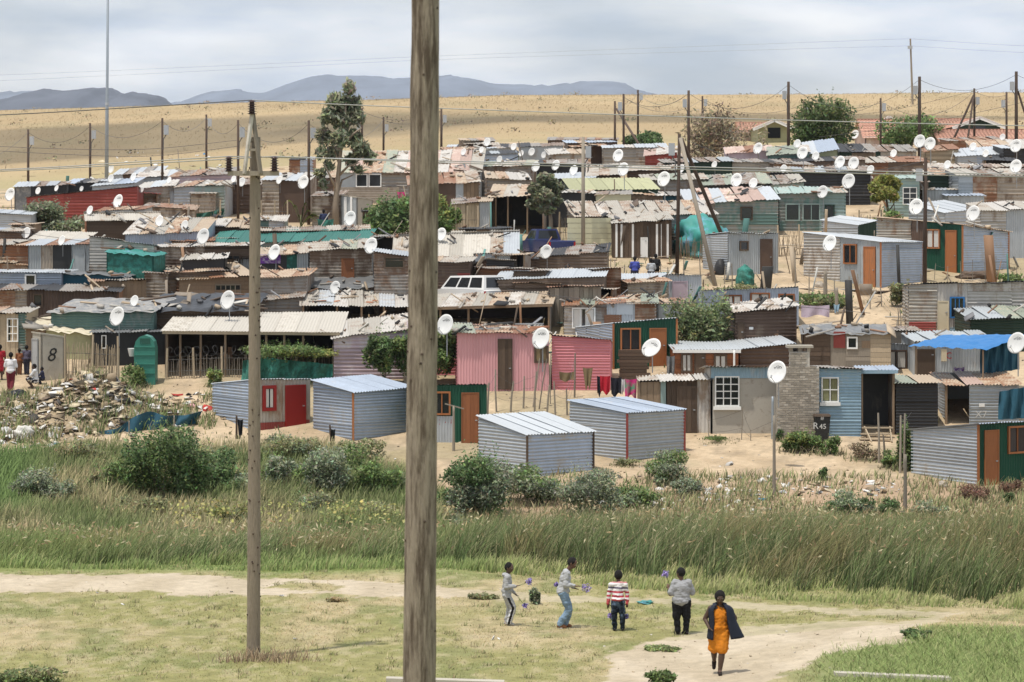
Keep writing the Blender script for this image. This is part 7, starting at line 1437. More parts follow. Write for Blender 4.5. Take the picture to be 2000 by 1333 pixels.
litter('bank_litter', 'white litter strewn on the bank below the sandy yard', np.concatenate([rng.normal(1330, 75, 260), rng.normal(1440, 45, 190), rng.normal(1600, 60, 130), rng.normal(1720, 25, 40)]), np.concatenate([rng.normal(978, 18, 260), rng.normal(965, 22, 190), rng.normal(955, 8, 130), rng.normal(962, 6, 40)]), .085, LC, [14, 4, 1, 3, 1, .3, .3, 2])
litter('edge_litter', 'white plastic rubbish at the foot of the mound', rng.normal(60, 55, 60), rng.normal(866, 6, 60), .12, LC, [14, 3, 1, 3, 1, .1, .3, 2]); litter('hill_litter', 'scraps of litter on the hill foot at left', np.concatenate([rng.normal(300, 60, 30), rng.normal(430, 12, 60)]), np.concatenate([rng.normal(305, 10, 30), rng.normal(334, 5, 60)]), .16, LC, [12, 2, 1, 2, 1, .3, .3, 1])
litter('meadow_litter', 'few scraps of white litter on the meadow', np.array([65, 190, 240, 550, 370, 975, 963, 1036, 1095, 575, 1310, 1322]), np.array([1156, 1160, 1182, 1165, 1182, 1250, 1252, 1266, 1230, 1250, 1185, 1180]), .045, [(.65,.64,.62)], [1])
lump('torn red plastic on the rubbish heap', 97, 822, 30, 16, 'cloth_red', dep=.35, seed=4, name='plastic_sheet', cat='plastic', fold=.6); lump('pale blue plastic sheet on the rubbish heap', 58, 822, 26, 12, 'blue', dep=.3, seed=7, name='plastic_sheet', cat='plastic', fold=.5); lump('grey-black plastic bag atop the rubbish heap', 35, 782, 38, 20, 'black_plastic', dep=.4, seed=2, name='bag', cat='bag', fold=.4)
lump('white sack at the foot of the rubbish heap', 45, 856, 42, 24, 'curtain', dep=.5, seed=3, name='sack', cat='sack', fold=.4); lump('dark stump of earth right of the rubbish heap', 304, 797, 20, 17, 'darkwood', dep=.3, seed=3, name='tree_stump', cat='stump'); lump('turquoise plastic scrap on the meadow beyond the boys', 1260, 1179, 30, 6, 'tealtarp', dep=.25, seed=3, name='plastic_sheet', cat='plastic', fold=.5)
lump('dark brown heap end of the rubbish mound', 250, 795, 44, 36, 'darkwood', dep=.7, seed=12, name='rubble_heap', cat='rubble', fold=.5); lump('upended brown box on the rubbish heap', 12, 828, 22, 22, 'darkwood', dep=.3, seed=12, name='box', cat='box', fold=.15)
def roofscrap(name, label, rects, per):
    V = []; Q = []; C = []
    for (x0, x1, y0, y1, D0, D1) in rects:
        for _ in range(per):
            a, b = rng.random(), rng.random(); c = np.array(P(x0+(x1-x0)*a, y1+(y0-y1)*b, D0+(D1-D0)*b))+np.array((0,0,.04)); L_ = .12+.6*rng.random()**2; an = rng.normal(0, .7); w = .05+.12*rng.random(); u = np.array((math.cos(an), math.sin(an), rng.normal(0, .08)))*L_; v_ = np.array((-math.sin(an), math.cos(an), 0))*w; z_ = np.array((0,0,.02+.07*rng.random())); k0 = len(V)*8
            V.append(np.array([c-u-v_, c+u-v_, c+u+v_, c-u+v_, c-u-v_+z_, c+u-v_+z_, c+u+v_+z_, c-u+v_+z_])); Q += [[k0+q for q in f_] for f_ in ((0,1,5,4),(1,2,6,5),(2,3,7,6),(3,0,4,7),(4,5,6,7))]
            col = np.array([(.55,.52,.47), (.06,.06,.06), (.28,.22,.16), (.40,.33,.25), (.20,.21,.22), (.42,.20,.12)][rng.integers(0, 6)]); C.append(np.tile(col*(.7+.6*rng.random()), (8, 1)))
    tag(npmesh(name, np.concatenate(V), np.array(Q), M['litter'], np.concatenate(C)), label, 'scrap', kind='stuff')
roofscrap('roof_scrap', 'boards, stones and scrap weighing down roofs on the left', [(110, 300, 588, 606, 140, 145), (300, 490, 578, 604, 140, 146), (60, 178, 622, 645, 134, 138), (0, 230, 558, 566, 144, 148), (335, 495, 428, 442, 170, 175), (545, 720, 540, 556, 148, 152)], 34)
roofscrap('shack_roof_scrap', 'boards, stones and scrap weighing down roofs on the right', [(1575, 1735, 638, 648, 131, 134), (1130, 1400, 400, 418, 172, 177), (1375, 1505, 346, 358, 190, 194), (950, 1035, 338, 350, 196, 200), (1920, 2000, 400, 410, 165, 169), (905, 1070, 634, 648, 124, 128), (1190, 1280, 582, 594, 135, 139), (600, 790, 572, 594, 136, 141), (860, 1070, 580, 596, 137, 141), (1500, 1690, 330, 340, 200, 205), (820, 930, 346, 358, 182, 186)], 22)

nn = 3000; litter('yard_rubble', 'small stones and scraps scattered over the sandy yards', rng.uniform(0, 2000, nn), 560+rng.random(nn)*380, .035, [(.50,.42,.32), (.36,.28,.20), (.62,.60,.56), (.12,.10,.09)], [5, 5, 2, 2])

# planks, sheets and poles lying and leaning between the shacks
V = []; Q = []; C = []; pal = [(.42,.34,.25), (.16,.12,.09), (.30,.25,.20), (.50,.49,.46), (.06,.06,.06), (.36,.22,.14), (.12,.26,.24)]
for _ in range(750):
    g = G(rng.uniform(0, 2000), rng.uniform(330, 720)); L_ = .25+1.1*rng.random()**2; an = rng.random()*6.28; el = rng.choice([0., .1, 1.0, 1.35], p=[.4, .2, .2, .2]); u = np.array((math.cos(an)*math.cos(el), math.sin(an)*math.cos(el), math.sin(el)))*L_; w = .03+.10*rng.random()**2+(.25*rng.random() if rng.random() < .15 else 0); sd = np.array((-math.sin(an), math.cos(an), 0))*w; nn_ = np.cross(u, sd); nn_ = nn_/np.linalg.norm(nn_)*.02; c = np.array(g)+np.array((0,0,.05))+np.array((0,0,max(0, u[2])))
    k0 = len(V)*8; V.append(np.array([c-u-sd-nn_, c+u-sd-nn_, c+u+sd-nn_, c-u+sd-nn_, c-u-sd+nn_, c+u-sd+nn_, c+u+sd+nn_, c-u+sd+nn_])); Q += [[k0+q for q in f_] for f_ in ((3,2,1,0),(0,1,5,4),(1,2,6,5),(2,3,7,6),(3,0,4,7),(4,5,6,7))]; C.append(np.tile(np.array(pal[rng.integers(0, len(pal))])*(.7+.6*rng.random()), (8, 1)))
tag(npmesh('yard_scrap', np.concatenate(V), np.array(Q), M['litter'], np.concatenate(C)), 'boards, poles and scrap lying and leaning between the shacks', 'scrap', kind='stuff')

n = 9000; px = rng.uniform(-20, 420, n); py = rng.uniform(775, 868, n); msk = fbm(px/45, py/18, 3, 12); k = np.where(msk > .52)[0]; gg = [G(px[i], py[i]) for i in k[:3200]]; X = np.array([q.x for q in gg]); D = np.array([q.y for q in gg]); n = len(X); hz_ = np.array([heapz(x, y) for x, y in zip(X, D)])
hh = .15+.45*rng.random(n); lean = np.stack([hh*rng.uniform(-.4, .6, n), hh*rng.normal(0, .3, n)], -1); ct = pick([(.36,.30,.17), (.19,.25,.09), (.42,.35,.21)], [2, 5, 2], n); V, Q, C = blades(X, D, hh, .03+.02*rng.random(n), lean, ct*.7, ct); V[:, 2] += np.repeat(hz_, 6); tag(npmesh('heap_weeds', V, Q, M['grass'], C), 'dry grass and weeds growing over the rubbish mound', 'weeds', kind='stuff')

# tufts standing out of the meadow
n = 700; px = rng.uniform(-60, 2060, n); D = 55.5+rng.random(n)*19; X = (px-1000)/FP*D; k = ~pathmask(D, X) & (D < reedfront(px)-.3) & (fbm(X*.5, D*.4, 3, 71) > .42); X, D = X[k], D[k]; m_ = 26; X = np.repeat(X, m_)+rng.normal(0, .07, len(X)*m_); D = np.repeat(D, m_)+rng.normal(0, .06, len(D)*m_); n = len(X); hh = .04+.13*rng.random(n)**2
ct = pick([(.50,.43,.27), (.30,.32,.13), (.24,.28,.10), (.42,.30,.18)], [4, 3, 2, 1], n); V, Q, C = blades(X, D, hh, .010+.010*rng.random(n), np.stack([hh*rng.normal(.3, .7, n), hh*rng.normal(0, .6, n)], -1), ct*.75, ct); tag(npmesh('meadow_tufts', V, Q, M['grass'], C), 'straw and green tufts standing out of the meadow', 'grass', kind='stuff')
nn = 420; litter('path_stones', 'small stones and crumbs of earth on the dirt paths', np.concatenate([rng.uniform(0, 1000, 160), rng.uniform(1180, 1750, 260)]), np.concatenate([1126+rng.random(160)*34, 1225+rng.random(260)*95]), .016, [(.46,.38,.28), (.33,.26,.18), (.58,.54,.48)], [4, 4, 1])
# brown grass ring at the foot of the slender pole
g = atg(500, 1290); n = 500; X = g.x+rng.normal(.15, .5, n); D = g.y+rng.normal(-.05, .22, n); hh = .08+.28*rng.random(n); ct = pick([(.42,.30,.19), (.46,.39,.25), (.34,.24,.15)], [3, 3, 2], n); V, Q, C = blades(X, D, hh, .012+.01*rng.random(n), np.stack([hh*rng.normal(.2, .5, n), hh*rng.normal(0, .3, n)], -1), ct*.7, ct); tag(npmesh('pole_grass', V, Q, M['grass'], C), 'brown dead grass round the foot of the slender pole', 'grass', kind='stuff')

# scrap, stones, tyres and battens lying on the roofs
V = []; Q = []; C = []; pal = [(.45,.36,.26), (.12,.09,.07), (.30,.25,.20), (.52,.50,.46), (.04,.04,.042), (.24,.14,.09), (.20,.20,.21), (.40,.37,.33)]
for (p_, n_) in ROOFSPOTS[:620]:
    n3 = np.array(n_ if n_.z > 0 else -n_); kind = rng.random(); an = rng.normal(0, .55) if rng.random() < .7 else rng.normal(1.57, .3); u = np.array((math.cos(an), math.sin(an), 0)); u = u-n3*u.dot(n3); u /= np.linalg.norm(u); v_ = np.cross(n3, u)
    if kind < .5: L_, w, hgt = .2+.75*rng.random()**1.5, .025+.035*rng.random(), .03+.04*rng.random()
    elif kind < .85: L_, w, hgt = .06+.10*rng.random(), .06+.08*rng.random(), .06+.09*rng.random()
    else: L_, w, hgt = .25+.35*rng.random(), .15+.22*rng.random(), .02+.05*rng.random()
    c = np.array(p_)+n3*.02; k0 = len(V)*8; b_ = np.array([c-u*L_-v_*w, c+u*L_-v_*w, c+u*L_+v_*w, c-u*L_+v_*w]); V.append(np.concatenate([b_, b_+n3*hgt+rng.normal(0, .02, (4, 3))])); Q += [[k0+q for q in f_] for f_ in ((3,2,1,0),(0,1,5,4),(1,2,6,5),(2,3,7,6),(3,0,4,7),(4,5,6,7))]; C.append(np.tile(np.array(pal[rng.integers(0, len(pal))])*(.7+.6*rng.random()), (8, 1)))
tag(npmesh('roof_weights', np.concatenate(V), np.array(Q), M['litter'], np.concatenate(C)), 'stones, battens and scrap weighing down roofs all over the settlement', 'scrap', kind='stuff')
for lab, x, y, w, hh, mt, sd in (('white plastic bag high on the rubbish heap', 150, 800, 16, 12, 'cloth_white', 21), ('pale bag at the right of the rubbish heap', 222, 792, 18, 12, 'curtain', 22), ('black bag at the right of the rubbish heap', 182, 806, 18, 11, 'black_plastic', 23), ('pink plastic scrap right of the rubbish heap', 375, 795, 16, 6, 'pink', 24), ('brown cardboard lump on the rubbish heap', 110, 790, 20, 10, 'palewood', 25), ('white sack at the left of the rubbish heap', 12, 848, 22, 14, 'cloth_white', 26), ('grey sheet scrap in the rubbish heap', 165, 826, 22, 8, 'greyplastic', 27), ('pale sheet scrap below the red plastic', 60, 842, 26, 9, 'creamtarp', 28), ('dark cloth scrap in the rubbish heap', 92, 800, 24, 9, 'cloth_dark', 29)): lump(lab, x, y, w, hh, mt, dep=.25, seed=sd, name='bag' if 'bag' in lab else 'scrap_piece', cat='bag' if 'bag' in lab else 'rubbish', fold=.5, sub=3)
# ================= PEOPLE
attrmat('fabric', .9, 0, 60., .12); attrmat('bodyskin', .5, 0, 0)
def capsule(a, b, ra, rb, n=10):
    a, b = Vector(a), Vector(b); d = b-a; k = 4; L_ = max(d.length, 1e-4); u = d/L_; pts = []; rs = []
    for i in range(k): t = math.pi/2*(1-i/k); pts.append(a-u*ra*math.sin(t)); rs.append(max(ra*math.cos(t), ra*.05))
    pts.append(a); rs.append(ra); pts.append(b); rs.append(rb)
    for i in range(1, k+1): t = math.pi/2*i/k; pts.append(b+u*rb*math.sin(t)); rs.append(max(rb*math.cos(t), rb*.05))
    return tube(pts, rs, n)
def ellip(c, ax, ay, az, n=12, m=8):
    c = Vector(c); V = []; Fc = []
    for j in range(1, m):
        t = math.pi*j/m
        for i in range(n): p = 2*math.pi*i/n; V.append(c+ax*(math.sin(t)*math.cos(p))+ay*(math.sin(t)*math.sin(p))+az*math.cos(t))
    for j in range(m-2):
        for i in range(n): Fc.append((j*n+i, j*n+(i+1) % n, (j+1)*n+(i+1) % n, (j+1)*n+i))
    k = len(V); V += [c+az, c-az]; Fc += [(k, (i+1) % n, i) for i in range(n)]+[(k+1, (m-2)*n+i, (m-2)*n+(i+1) % n) for i in range(n)]
    return V, Fc
def fuse(name, parts, voxel, smooth, mat, parent, colf=None, wrinkle=0., seed=1):
    "melt overlapping shapes into one continuous skin"
    V, Fc = join(*parts); me = bpy.data.meshes.new('tmp'); me.from_pydata(V, [], Fc); o = bpy.data.objects.new('tmp', me)
    r = o.modifiers.new('r', 'REMESH'); r.mode = 'VOXEL'; r.voxel_size = voxel; r.adaptivity = 0
    if smooth: s = o.modifiers.new('s', 'SMOOTH'); s.factor = .5; s.iterations = smooth
    m2 = baked(o); m2.name = name
    n = len(m2.vertices); co = np.empty(n*3, np.float32); m2.vertices.foreach_get('co', co); co = co.reshape(-1, 3)
    if wrinkle:
        no = np.empty(n*3, np.float32); m2.vertices.foreach_get('normal', no); no = no.reshape(-1, 3)
        w = fbm(co[:, 0]*14+co[:, 1]*9, co[:, 2]*20+co[:, 1]*7, 3, seed)-.5; co = co+no*(w*wrinkle*2)[:, None]
    cols = colf(co) if colf else None; off = np.array(parent.location, np.float32)
    m2.vertices.foreach_set('co', (co-off).ravel()); m2.polygons.foreach_set('use_smooth', np.ones(len(m2.polygons), bool)); m2.update()
    if cols is not None:
        a = m2.color_attributes.new('Col', 'FLOAT_COLOR', 'POINT'); c4 = np.ones((n, 4), np.float32); c4[:, :3] = cols; a.data.foreach_set('color', c4.ravel())
    m2.materials.clear(); m2.materials.append(mat); ob = bpy.data.objects.new(name, m2); COL.objects.link(ob); ob.parent = parent; return ob
def person(label, px, py, H, front, J, wear, D=None, skin='skin', hair='short', fine=True, stout=1., ground=None):
    """J: joints in units of the height, x to the picture's right, y away, z up, from the feet"""
    g = atg(px, py, D) if ground is None else ground; t = thing('person', label, 'person', g); fr = Vector(front).normalized(); lat = Zv.cross(fr)
    if lat.length < .1: lat = Vector((1,0,0))
    W = {k: Vector(g)+Vector(v)*H for k, v in J.items()}; h_ = H; k = stout
    hd = W['head']; ht = (W['head']-W['neck']).normalized(); hf = (fr+Vector(J.get('look', (0,0,0)))).normalized(); hf = (hf-ht*hf.dot(ht)).normalized(); hl = ht.cross(hf)
    def torso(e): return [ellip(W['pelvis'], lat*(.088*k+e)*h_, fr*(.068*k+e)*h_, Zv*(.085+e)*h_), ellip((W['pelvis']+W['chest'])/2, lat*(.078*k+e)*h_, fr*(.060*k+e)*h_, Zv*(.12+e)*h_), ellip(W['chest'], lat*(.098*k+e)*h_, fr*(.066*k+e)*h_, Zv*(.10+e)*h_), capsule(W['shoulder_l'], W['shoulder_r'], (.040+e)*h_, (.040+e)*h_)]
    def arm(s, e, cut=1.0):
        a, b, c = W['shoulder_'+s], W['elbow_'+s], W['wrist_'+s]; r0, r1, r2 = (.036*k+e)*h_, (.028*k+e)*h_, (.020+e)*h_; out = []
        if cut >= 1: out = [capsule(a, b, r0, r1), capsule(b, b.lerp(c, .97 if e else 1), r1, r2)]
        elif cut > .5: out = [capsule(a, b, r0, r1), capsule(b, b.lerp(c, (cut-.5)*2), r1, r2+.003*h_)]
        elif cut > 0: out = [capsule(a, a.lerp(b, cut*2), r0+.001*h_, r1+.008*h_)] if cut > .1 else []
        return out
    def leg(s, e, cut=1.0, flare=0.):
        a, b, c = W['hip_'+s], W['knee_'+s], W['ankle_'+s]
        if cut >= 1: return [capsule(a, b, (.060*k+e)*h_, (.041*k+e)*h_), capsule(b, b.lerp(c, .3), (.040+e)*h_, (.041+e)*h_), capsule(b.lerp(c, .3), c, (.041+e)*h_, (.024+e+flare)*h_)]
        return [capsule(a, a.lerp(b, cut*2), (.060*k+e)*h_, (.05*k+e)*h_)]
    P_ = torso(0); 
    for s in 'lr':
        P_ += arm(s, 0); P_ += leg(s, 0)
        an, te = W['ankle_'+s], W['toe_'+s]; P_ += [capsule(an, te, .026*h_, .019*h_), capsule(an-Zv*.015*h_-(te-an).normalized()*.018*h_, te, .022*h_, .018*h_)]
        w_, hnd = W['wrist_'+s], W['hand_'+s]; d = (hnd-w_).normalized(); sd = d.cross(Zv if abs(d.z) < .8 else fr).normalized(); cu = Vector(J.get('curl_'+s, fr[:])).normalized(); pm = w_+d*.045*h_
        P_ += [ellip(w_+d*.026*h_, d*.034*h_, sd*.024*h_, d.cross(sd)*.012*h_, 10, 6)]
        for q, (o_, ln) in enumerate(((-.017, .036), (-.006, .042), (.006, .040), (.016, .031))): b0 = pm+sd*o_*h_; b1 = b0+(d*.75+cu*.4).normalized()*ln*.55*h_; P_ += [capsule(b0, b1, .0068*h_, .0064*h_, 6), capsule(b1, b1+(d*.3+cu*.8).normalized()*ln*.5*h_, .0064*h_, .0052*h_, 6)]
        b0 = w_+d*.015*h_+sd*.020*h_*(1 if s == 'l' else -1); P_ += [capsule(b0, b0+(d*.6+sd*.6*(1 if s == 'l' else -1)+cu*.3).normalized()*.032*h_, .0085*h_, .006*h_, 6)]
    hr = .070 if H > 1.5 else .076
    P_ += [capsule(W['neck']-ht*.05*h_, hd, .031*h_*k**.5, .034*h_), ellip(hd+ht*.008*h_, hl*hr*.76*h_, hf*hr*.90*h_, ht*hr*h_, 16, 12), ellip(hd-ht*.034*h_+hf*.018*h_, hl*hr*.56*h_, hf*hr*.60*h_, ht*hr*.56*h_),
           ellip(hd+hf*hr*.90*h_-ht*.008*h_, hl*.011*h_, hf*.013*h_, ht*.016*h_, 8, 6), ellip(hd+hf*hr*.84*h_-ht*.034*h_, hl*.020*h_, hf*.010*h_, ht*.009*h_, 8, 6), ellip(hd+hf*hr*.80*h_+ht*.016*h_, hl*.036*h_, hf*.010*h_, ht*.008*h_, 8, 6)]
    for s in (-1, 1): P_ += [ellip(hd+hl*s*hr*.76*h_-ht*.005*h_, hl*.008*h_, hf*.013*h_, ht*.020*h_, 8, 6)]
    fuse('body', P_, (.0062 if fine else .012)*h_, 2 if fine else 1, M[skin], t)
    if hair:
        e = .006 if hair == 'short' else .012
        hp_ = [ellip(hd+ht*.016*h_-hf*.012*h_, hl*(hr*.77+e)*h_, hf*(hr*.84+e)*h_, ht*(hr*.93+e)*h_, 16, 12)]
        if hair == 'braids': hp_ += [ellip(hd-hf*.03*h_-ht*.01*h_, hl*hr*.80*h_, hf*hr*.62*h_, ht*hr*.9*h_)]
        fuse('hair', hp_, .006*h_, 1, M['hair'], t, None, .004*h_)
    if fine:
        for s in (-1, 1): obj('eye', *ellip(hd+hl*s*.024*h_+hf*hr*.815*h_+ht*.005*h_, hl*.008*h_, hf*.005*h_, ht*.0045*h_, 8, 6), M['eyewhite'], t, True); obj('pupil', *ellip(hd+hl*s*.024*h_+hf*(hr*.815+.0035)*h_+ht*.005*h_, hl*.0035*h_, hf*.003*h_, ht*.0038*h_, 8, 6), M['hair'], t, True)
    vx = (.008 if fine else .014)*h_; rel = lambda co: (co-np.array(g, np.float32))/H
    for (nm, kind, col, *op) in wear:
        cf = (lambda co, c=col: c(rel(co))) if callable(col) else (lambda co, c=col: np.tile(np.array(c, np.float32), (len(co), 1)))
        if kind == 'top':
            cut = op[0] if op else 1.0; parts = torso(.013)[1:(3 if 'strap' in op else 4)]+[p for s in 'lr' for p in arm(s, .009, cut)]+[ellip(W['pelvis']+Zv*.035*h_, lat*(.118*k)*h_, fr*(.092*k)*h_, Zv*.055*h_), ellip(W['pelvis'].lerp(W['chest'], .45), lat*(.100*k)*h_, fr*(.080*k)*h_, Zv*.13*h_)]+[capsule(W['chest'], W['neck']-ht*.035*h_, .05*h_, .043*h_)]
            if 'loose' in op: parts.append(ellip(W['pelvis']+Zv*.01*h_, lat*(.122*k)*h_, fr*(.098*k)*h_, Zv*.080*h_))
            if 'hood' in op: parts.append(ellip(W['neck']-fr*.05*h_-Zv*.03*h_, lat*.07*h_, fr*.045*h_, Zv*.04*h_))
            fuse(nm, parts, vx, 3, M['fabric'], t, cf, .013*h_ if fine else .006*h_, int(px))
        elif kind == 'bottom': fuse(nm, [torso(.008)[0]]+[p for s in 'lr' for p in leg(s, .011, 1.0, op[0] if op else .008)], vx, 3, M['fabric'], t, cf, .013*h_ if fine else .006*h_, int(px)+3)
        elif kind == 'shoes':
            for s in 'lr':
                an, te = W['ankle_'+s], W['toe_'+s]; hl_ = an-(te-an).normalized()*.03*h_; hl_ = Vector((hl_.x, hl_.y, min(hl_.z, te.z+.01*h_) if te.z < an.z else hl_.z)); fuse(nm, [capsule(an-Zv*.012*h_, te, .030*h_, .024*h_), capsule(hl_, te, .024*h_, .023*h_)], .008*h_, 1, M['fabric'], t, cf)
        elif kind == 'skirt':
            z1 = op[0]; parts = [torso(.012)[0]]; n = 14
            for i in range(n): f_ = i/(n-1); c = W['pelvis'].lerp((W['knee_l']+W['knee_r'])/2, f_*z1); sp = abs((W['knee_l']-W['knee_r']).dot(lat))*.5*f_; parts.append(ellip(c, lat*((.094*k+op[1]*f_)*h_+sp), fr*((.082+op[1]*.7*f_)*h_), Zv*.05*h_))
            for s in 'lr': a_, b_ = W['hip_'+s], W['knee_'+s]; parts.append(capsule(a_, a_.lerp(b_, z1), .078*h_*k, .064*h_*k))
            fuse(nm, parts, vx, 5, M['fabric'], t, cf, .008*h_, 5)
    return t, W
WALK = dict(pelvis=(0,0,.51), chest=(.01,0,.70), neck=(.015,0,.835), head=(.025,0,.925))
J1 = dict(WALK, head=(.035,0,.915), shoulder_l=(.005,-.085,.775), shoulder_r=(.005,.085,.775), elbow_l=(-.02,-.12,.635), wrist_l=(.13,-.10,.635), hand_l=(.19,-.095,.65), elbow_r=(.02,.12,.62), wrist_r=(.12,.10,.50), hand_r=(.16,.09,.46), hip_l=(-.005,-.05,.49), knee_l=(.10,-.05,.285), ankle_l=(.03,-.05,.06), toe_l=(.10,-.05,.022), hip_r=(0,.05,.49), knee_r=(.05,.05,.27), ankle_r=(.0,.05,.05), toe_r=(.075,.05,.02), look=(0,-.3,0))
GREY = (.36,.365,.375)
def track(p): 
    c = np.tile(np.array((.37,.375,.385), np.float32), (len(p), 1)); m = (p[:, 1] < -.075) & (p[:, 2] < .46); d = np.abs(p[:, 0]-np.interp(p[:, 2], [.05, .285, .49], [.03, .10, .005])); c[m & (d < .020)] = (.015,.015,.018); c[m & (d >= .020) & (d < .034) & (p[:, 2] < .3)] = (.65,.65,.65); return c
person('boy in a grey hooded tracksuit with dark side stripes holding purple flowers, leftmost', 990, 1223, 1.40, (1,-.15,0), J1, [('sweatshirt', 'top', GREY, 1.0, 'hood'), ('trousers', 'bottom', track, .014), ('shoe', 'shoes', (.33,.33,.33))])
J2 = dict(pelvis=(0,0,.51), chest=(.03,0,.69), neck=(.075,0,.825), head=(.125,0,.905), shoulder_l=(.045,-.09,.775), shoulder_r=(.045,.09,.775), elbow_l=(.03,-.125,.615), wrist_l=(.15,-.10,.605), hand_l=(.205,-.09,.595), elbow_r=(.06,.12,.62), wrist_r=(.14,.08,.56), hand_r=(.18,.07,.54), hip_l=(-.005,-.05,.49), knee_l=(.085,-.05,.275), ankle_l=(-.045,-.05,.065), toe_l=(.03,-.06,.022), hip_r=(0,.05,.49), knee_r=(.085,.05,.26), ankle_r=(.035,.05,.05), toe_r=(.10,.05,.02), look=(.2,-.25,-.4))
JEAN = lambda p: np.clip(np.array((.20,.29,.40), np.float32)*(.75+.7*fbm(p[:, 0]*9, p[:, 2]*7, 3, 3))[:, None], 0, 1).astype(np.float32)
person('tallest boy in grey sweatshirt and pale jeans looking down at flowers', 1100, 1227, 1.58, (1,-.1,0), J2, [('sweatshirt', 'top', (.40,.41,.43), 1.0, 'loose'), ('jeans', 'bottom', JEAN, .010), ('shoe', 'shoes', (.23,.11,.06))], hair='short', skin='skin2')
J3 = dict(pelvis=(.0,0,.50), chest=(0,.03,.685), neck=(.01,.06,.81), head=(.01,.09,.905), shoulder_l=(-.105,.03,.765), shoulder_r=(.115,.03,.765), elbow_l=(-.155,.02,.60), wrist_l=(-.165,0,.455), hand_l=(-.165,-.005,.395), elbow_r=(.155,.03,.60), wrist_r=(.155,.0,.46), hand_r=(.15,-.005,.40), hip_l=(-.05,0,.48), knee_l=(-.062,-.01,.27), ankle_l=(-.055,0,.05), toe_l=(-.06,.07,.02), hip_r=(.05,0,.48), knee_r=(.072,-.01,.27), ankle_r=(.078,0,.05), toe_r=(.085,.07,.02))
def stripes(p):
    z = p[:, 2]+.04*p[:, 0]+.25*p[:, 1]*0; c = np.tile(np.array((.72,.70,.71), np.float32), (len(p), 1))
    for z0, z1, q in ((.745, .785, (.72,.70,.71)), (.705, .735, (.10,.09,.13)), (.635, .668, (.42,.05,.07)), (.565, .600, (.42,.05,.07)), (.36, .535, (.45,.08,.09)), (.80, .86, (.45,.20,.20))): c[(z > z0) & (z < z1)] = q
    return c
DJ = lambda p: np.clip(np.array((.035,.05,.075), np.float32)*(.4+2.2*sstep(.45, .75, fbm(p[:, 0]*16, p[:, 2]*11, 3, 9)))[:, None]+.0, 0, 1).astype(np.float32)
person('boy in a red, white and grey striped jersey seen from behind', 1207, 1234, 1.32, (0,1,0), J3, [('jersey', 'top', stripes, 1.0), ('jeans', 'bottom', DJ, .006), ('shoe', 'shoes', (.03,.03,.03))], hair='full')
J4 = dict(pelvis=(.0,0,.50), chest=(.01,.0,.69), neck=(.0,.02,.82), head=(-.01,.035,.915), shoulder_l=(-.098,.02,.775), shoulder_r=(.108,.02,.775), elbow_l=(-.165,-.02,.61), wrist_l=(-.185,.05,.68), hand_l=(-.195,.07,.735), elbow_r=(.17,.06,.62), wrist_r=(.10,.16,.62), hand_r=(.04,.18,.63), hip_l=(-.06,0,.48), knee_l=(-.07,.0,.27), ankle_l=(-.055,0,.05), toe_l=(-.09,.06,.02), hip_r=(.06,0,.48), knee_r=(.078,0,.27), ankle_r=(.07,0,.05), toe_r=(.03,.075,.02), look=(-.6,0,0))
person('stout boy in grey t-shirt and black trousers seen from behind', 1331, 1241, 1.46, (-.35,1,0), J4, [('t_shirt', 'top', (.30,.305,.32), .45, 'loose'), ('trousers', 'bottom', (.014,.014,.016), .012), ('shoe', 'shoes', (.03,.025,.025))], skin='skin2', stout=1.25)
J5 = dict(pelvis=(.0,0,.53), chest=(.015,0,.71), neck=(.01,-.01,.835), head=(.012,-.02,.925), shoulder_l=(-.095,0,.795), shoulder_r=(.115,0,.795), elbow_l=(-.165,.03,.665), wrist_l=(-.125,-.05,.575), hand_l=(-.085,-.075,.545), elbow_r=(.20,.05,.67), wrist_r=(.165,-.02,.56), hand_r=(.13,-.05,.53), hip_l=(-.055,0,.50), knee_l=(-.055,.04,.285), ankle_l=(-.045,.16,.135), toe_l=(-.05,.13,.055), hip_r=(.055,0,.50), knee_r=(.035,-.06,.28), ankle_r=(.005,-.09,.045), toe_r=(.005,-.16,.018))
t, W5 = person('woman in orange dress and navy quilted waistcoat walking towards the viewer', 1404, 1317, 1.65, (0,-1,0), J5, [('dress_top', 'top', (.56,.185,.016), .05, 'strap'), ('skirt', 'skirt', (.58,.20,.018), .90, -.010), ('shoe', 'shoes', (.025,.018,.016))], hair='braids', skin='skin', stout=1.06)
gW = t.location.copy(); H5 = 1.65; V = []; nz, na = 16, 34
for i in range(nz+1):
    f_ = i/nz; z = .44+(.855-.44)*f_
    for j in range(na+1):
        a0 = R(32)+R(296)*j/na; a = a0-math.pi/2-R(4)      # opening towards -y
        rx = float(np.interp(f_, [0, .5, .8, .9, 1], [.158, .134, .146, .135, .062])); ry = float(np.interp(f_, [0, .6, .85, 1], [.125, .102, .085, .055]))
        x = rx*math.cos(a); y = ry*math.sin(a)
        if x > 0: fl = (1-f_)**1.1; x += .155*fl*max(0, math.cos(a)-.1); z2 = z+.012*fl
        else: z2 = z
        dd = .006*math.sin(f_*40)+.004*math.sin(a0*14); V.append(gW+Vector((x*(1+dd)+.012, y*(1+dd)-.005, z2-.02*(1-f_)*math.cos(a0)))*H5)
Fc = [(i*(na+1)+j, i*(na+1)+j+1, (i+1)*(na+1)+j+1, (i+1)*(na+1)+j) for i in range(nz) for j in range(na)]; cen = gW+Vector((0.012,0,.65))*H5; k = len(V)
V2 = [p+(Vector((cen.x-p.x, cen.y-p.y, 0))).normalized()*.018 for p in V]
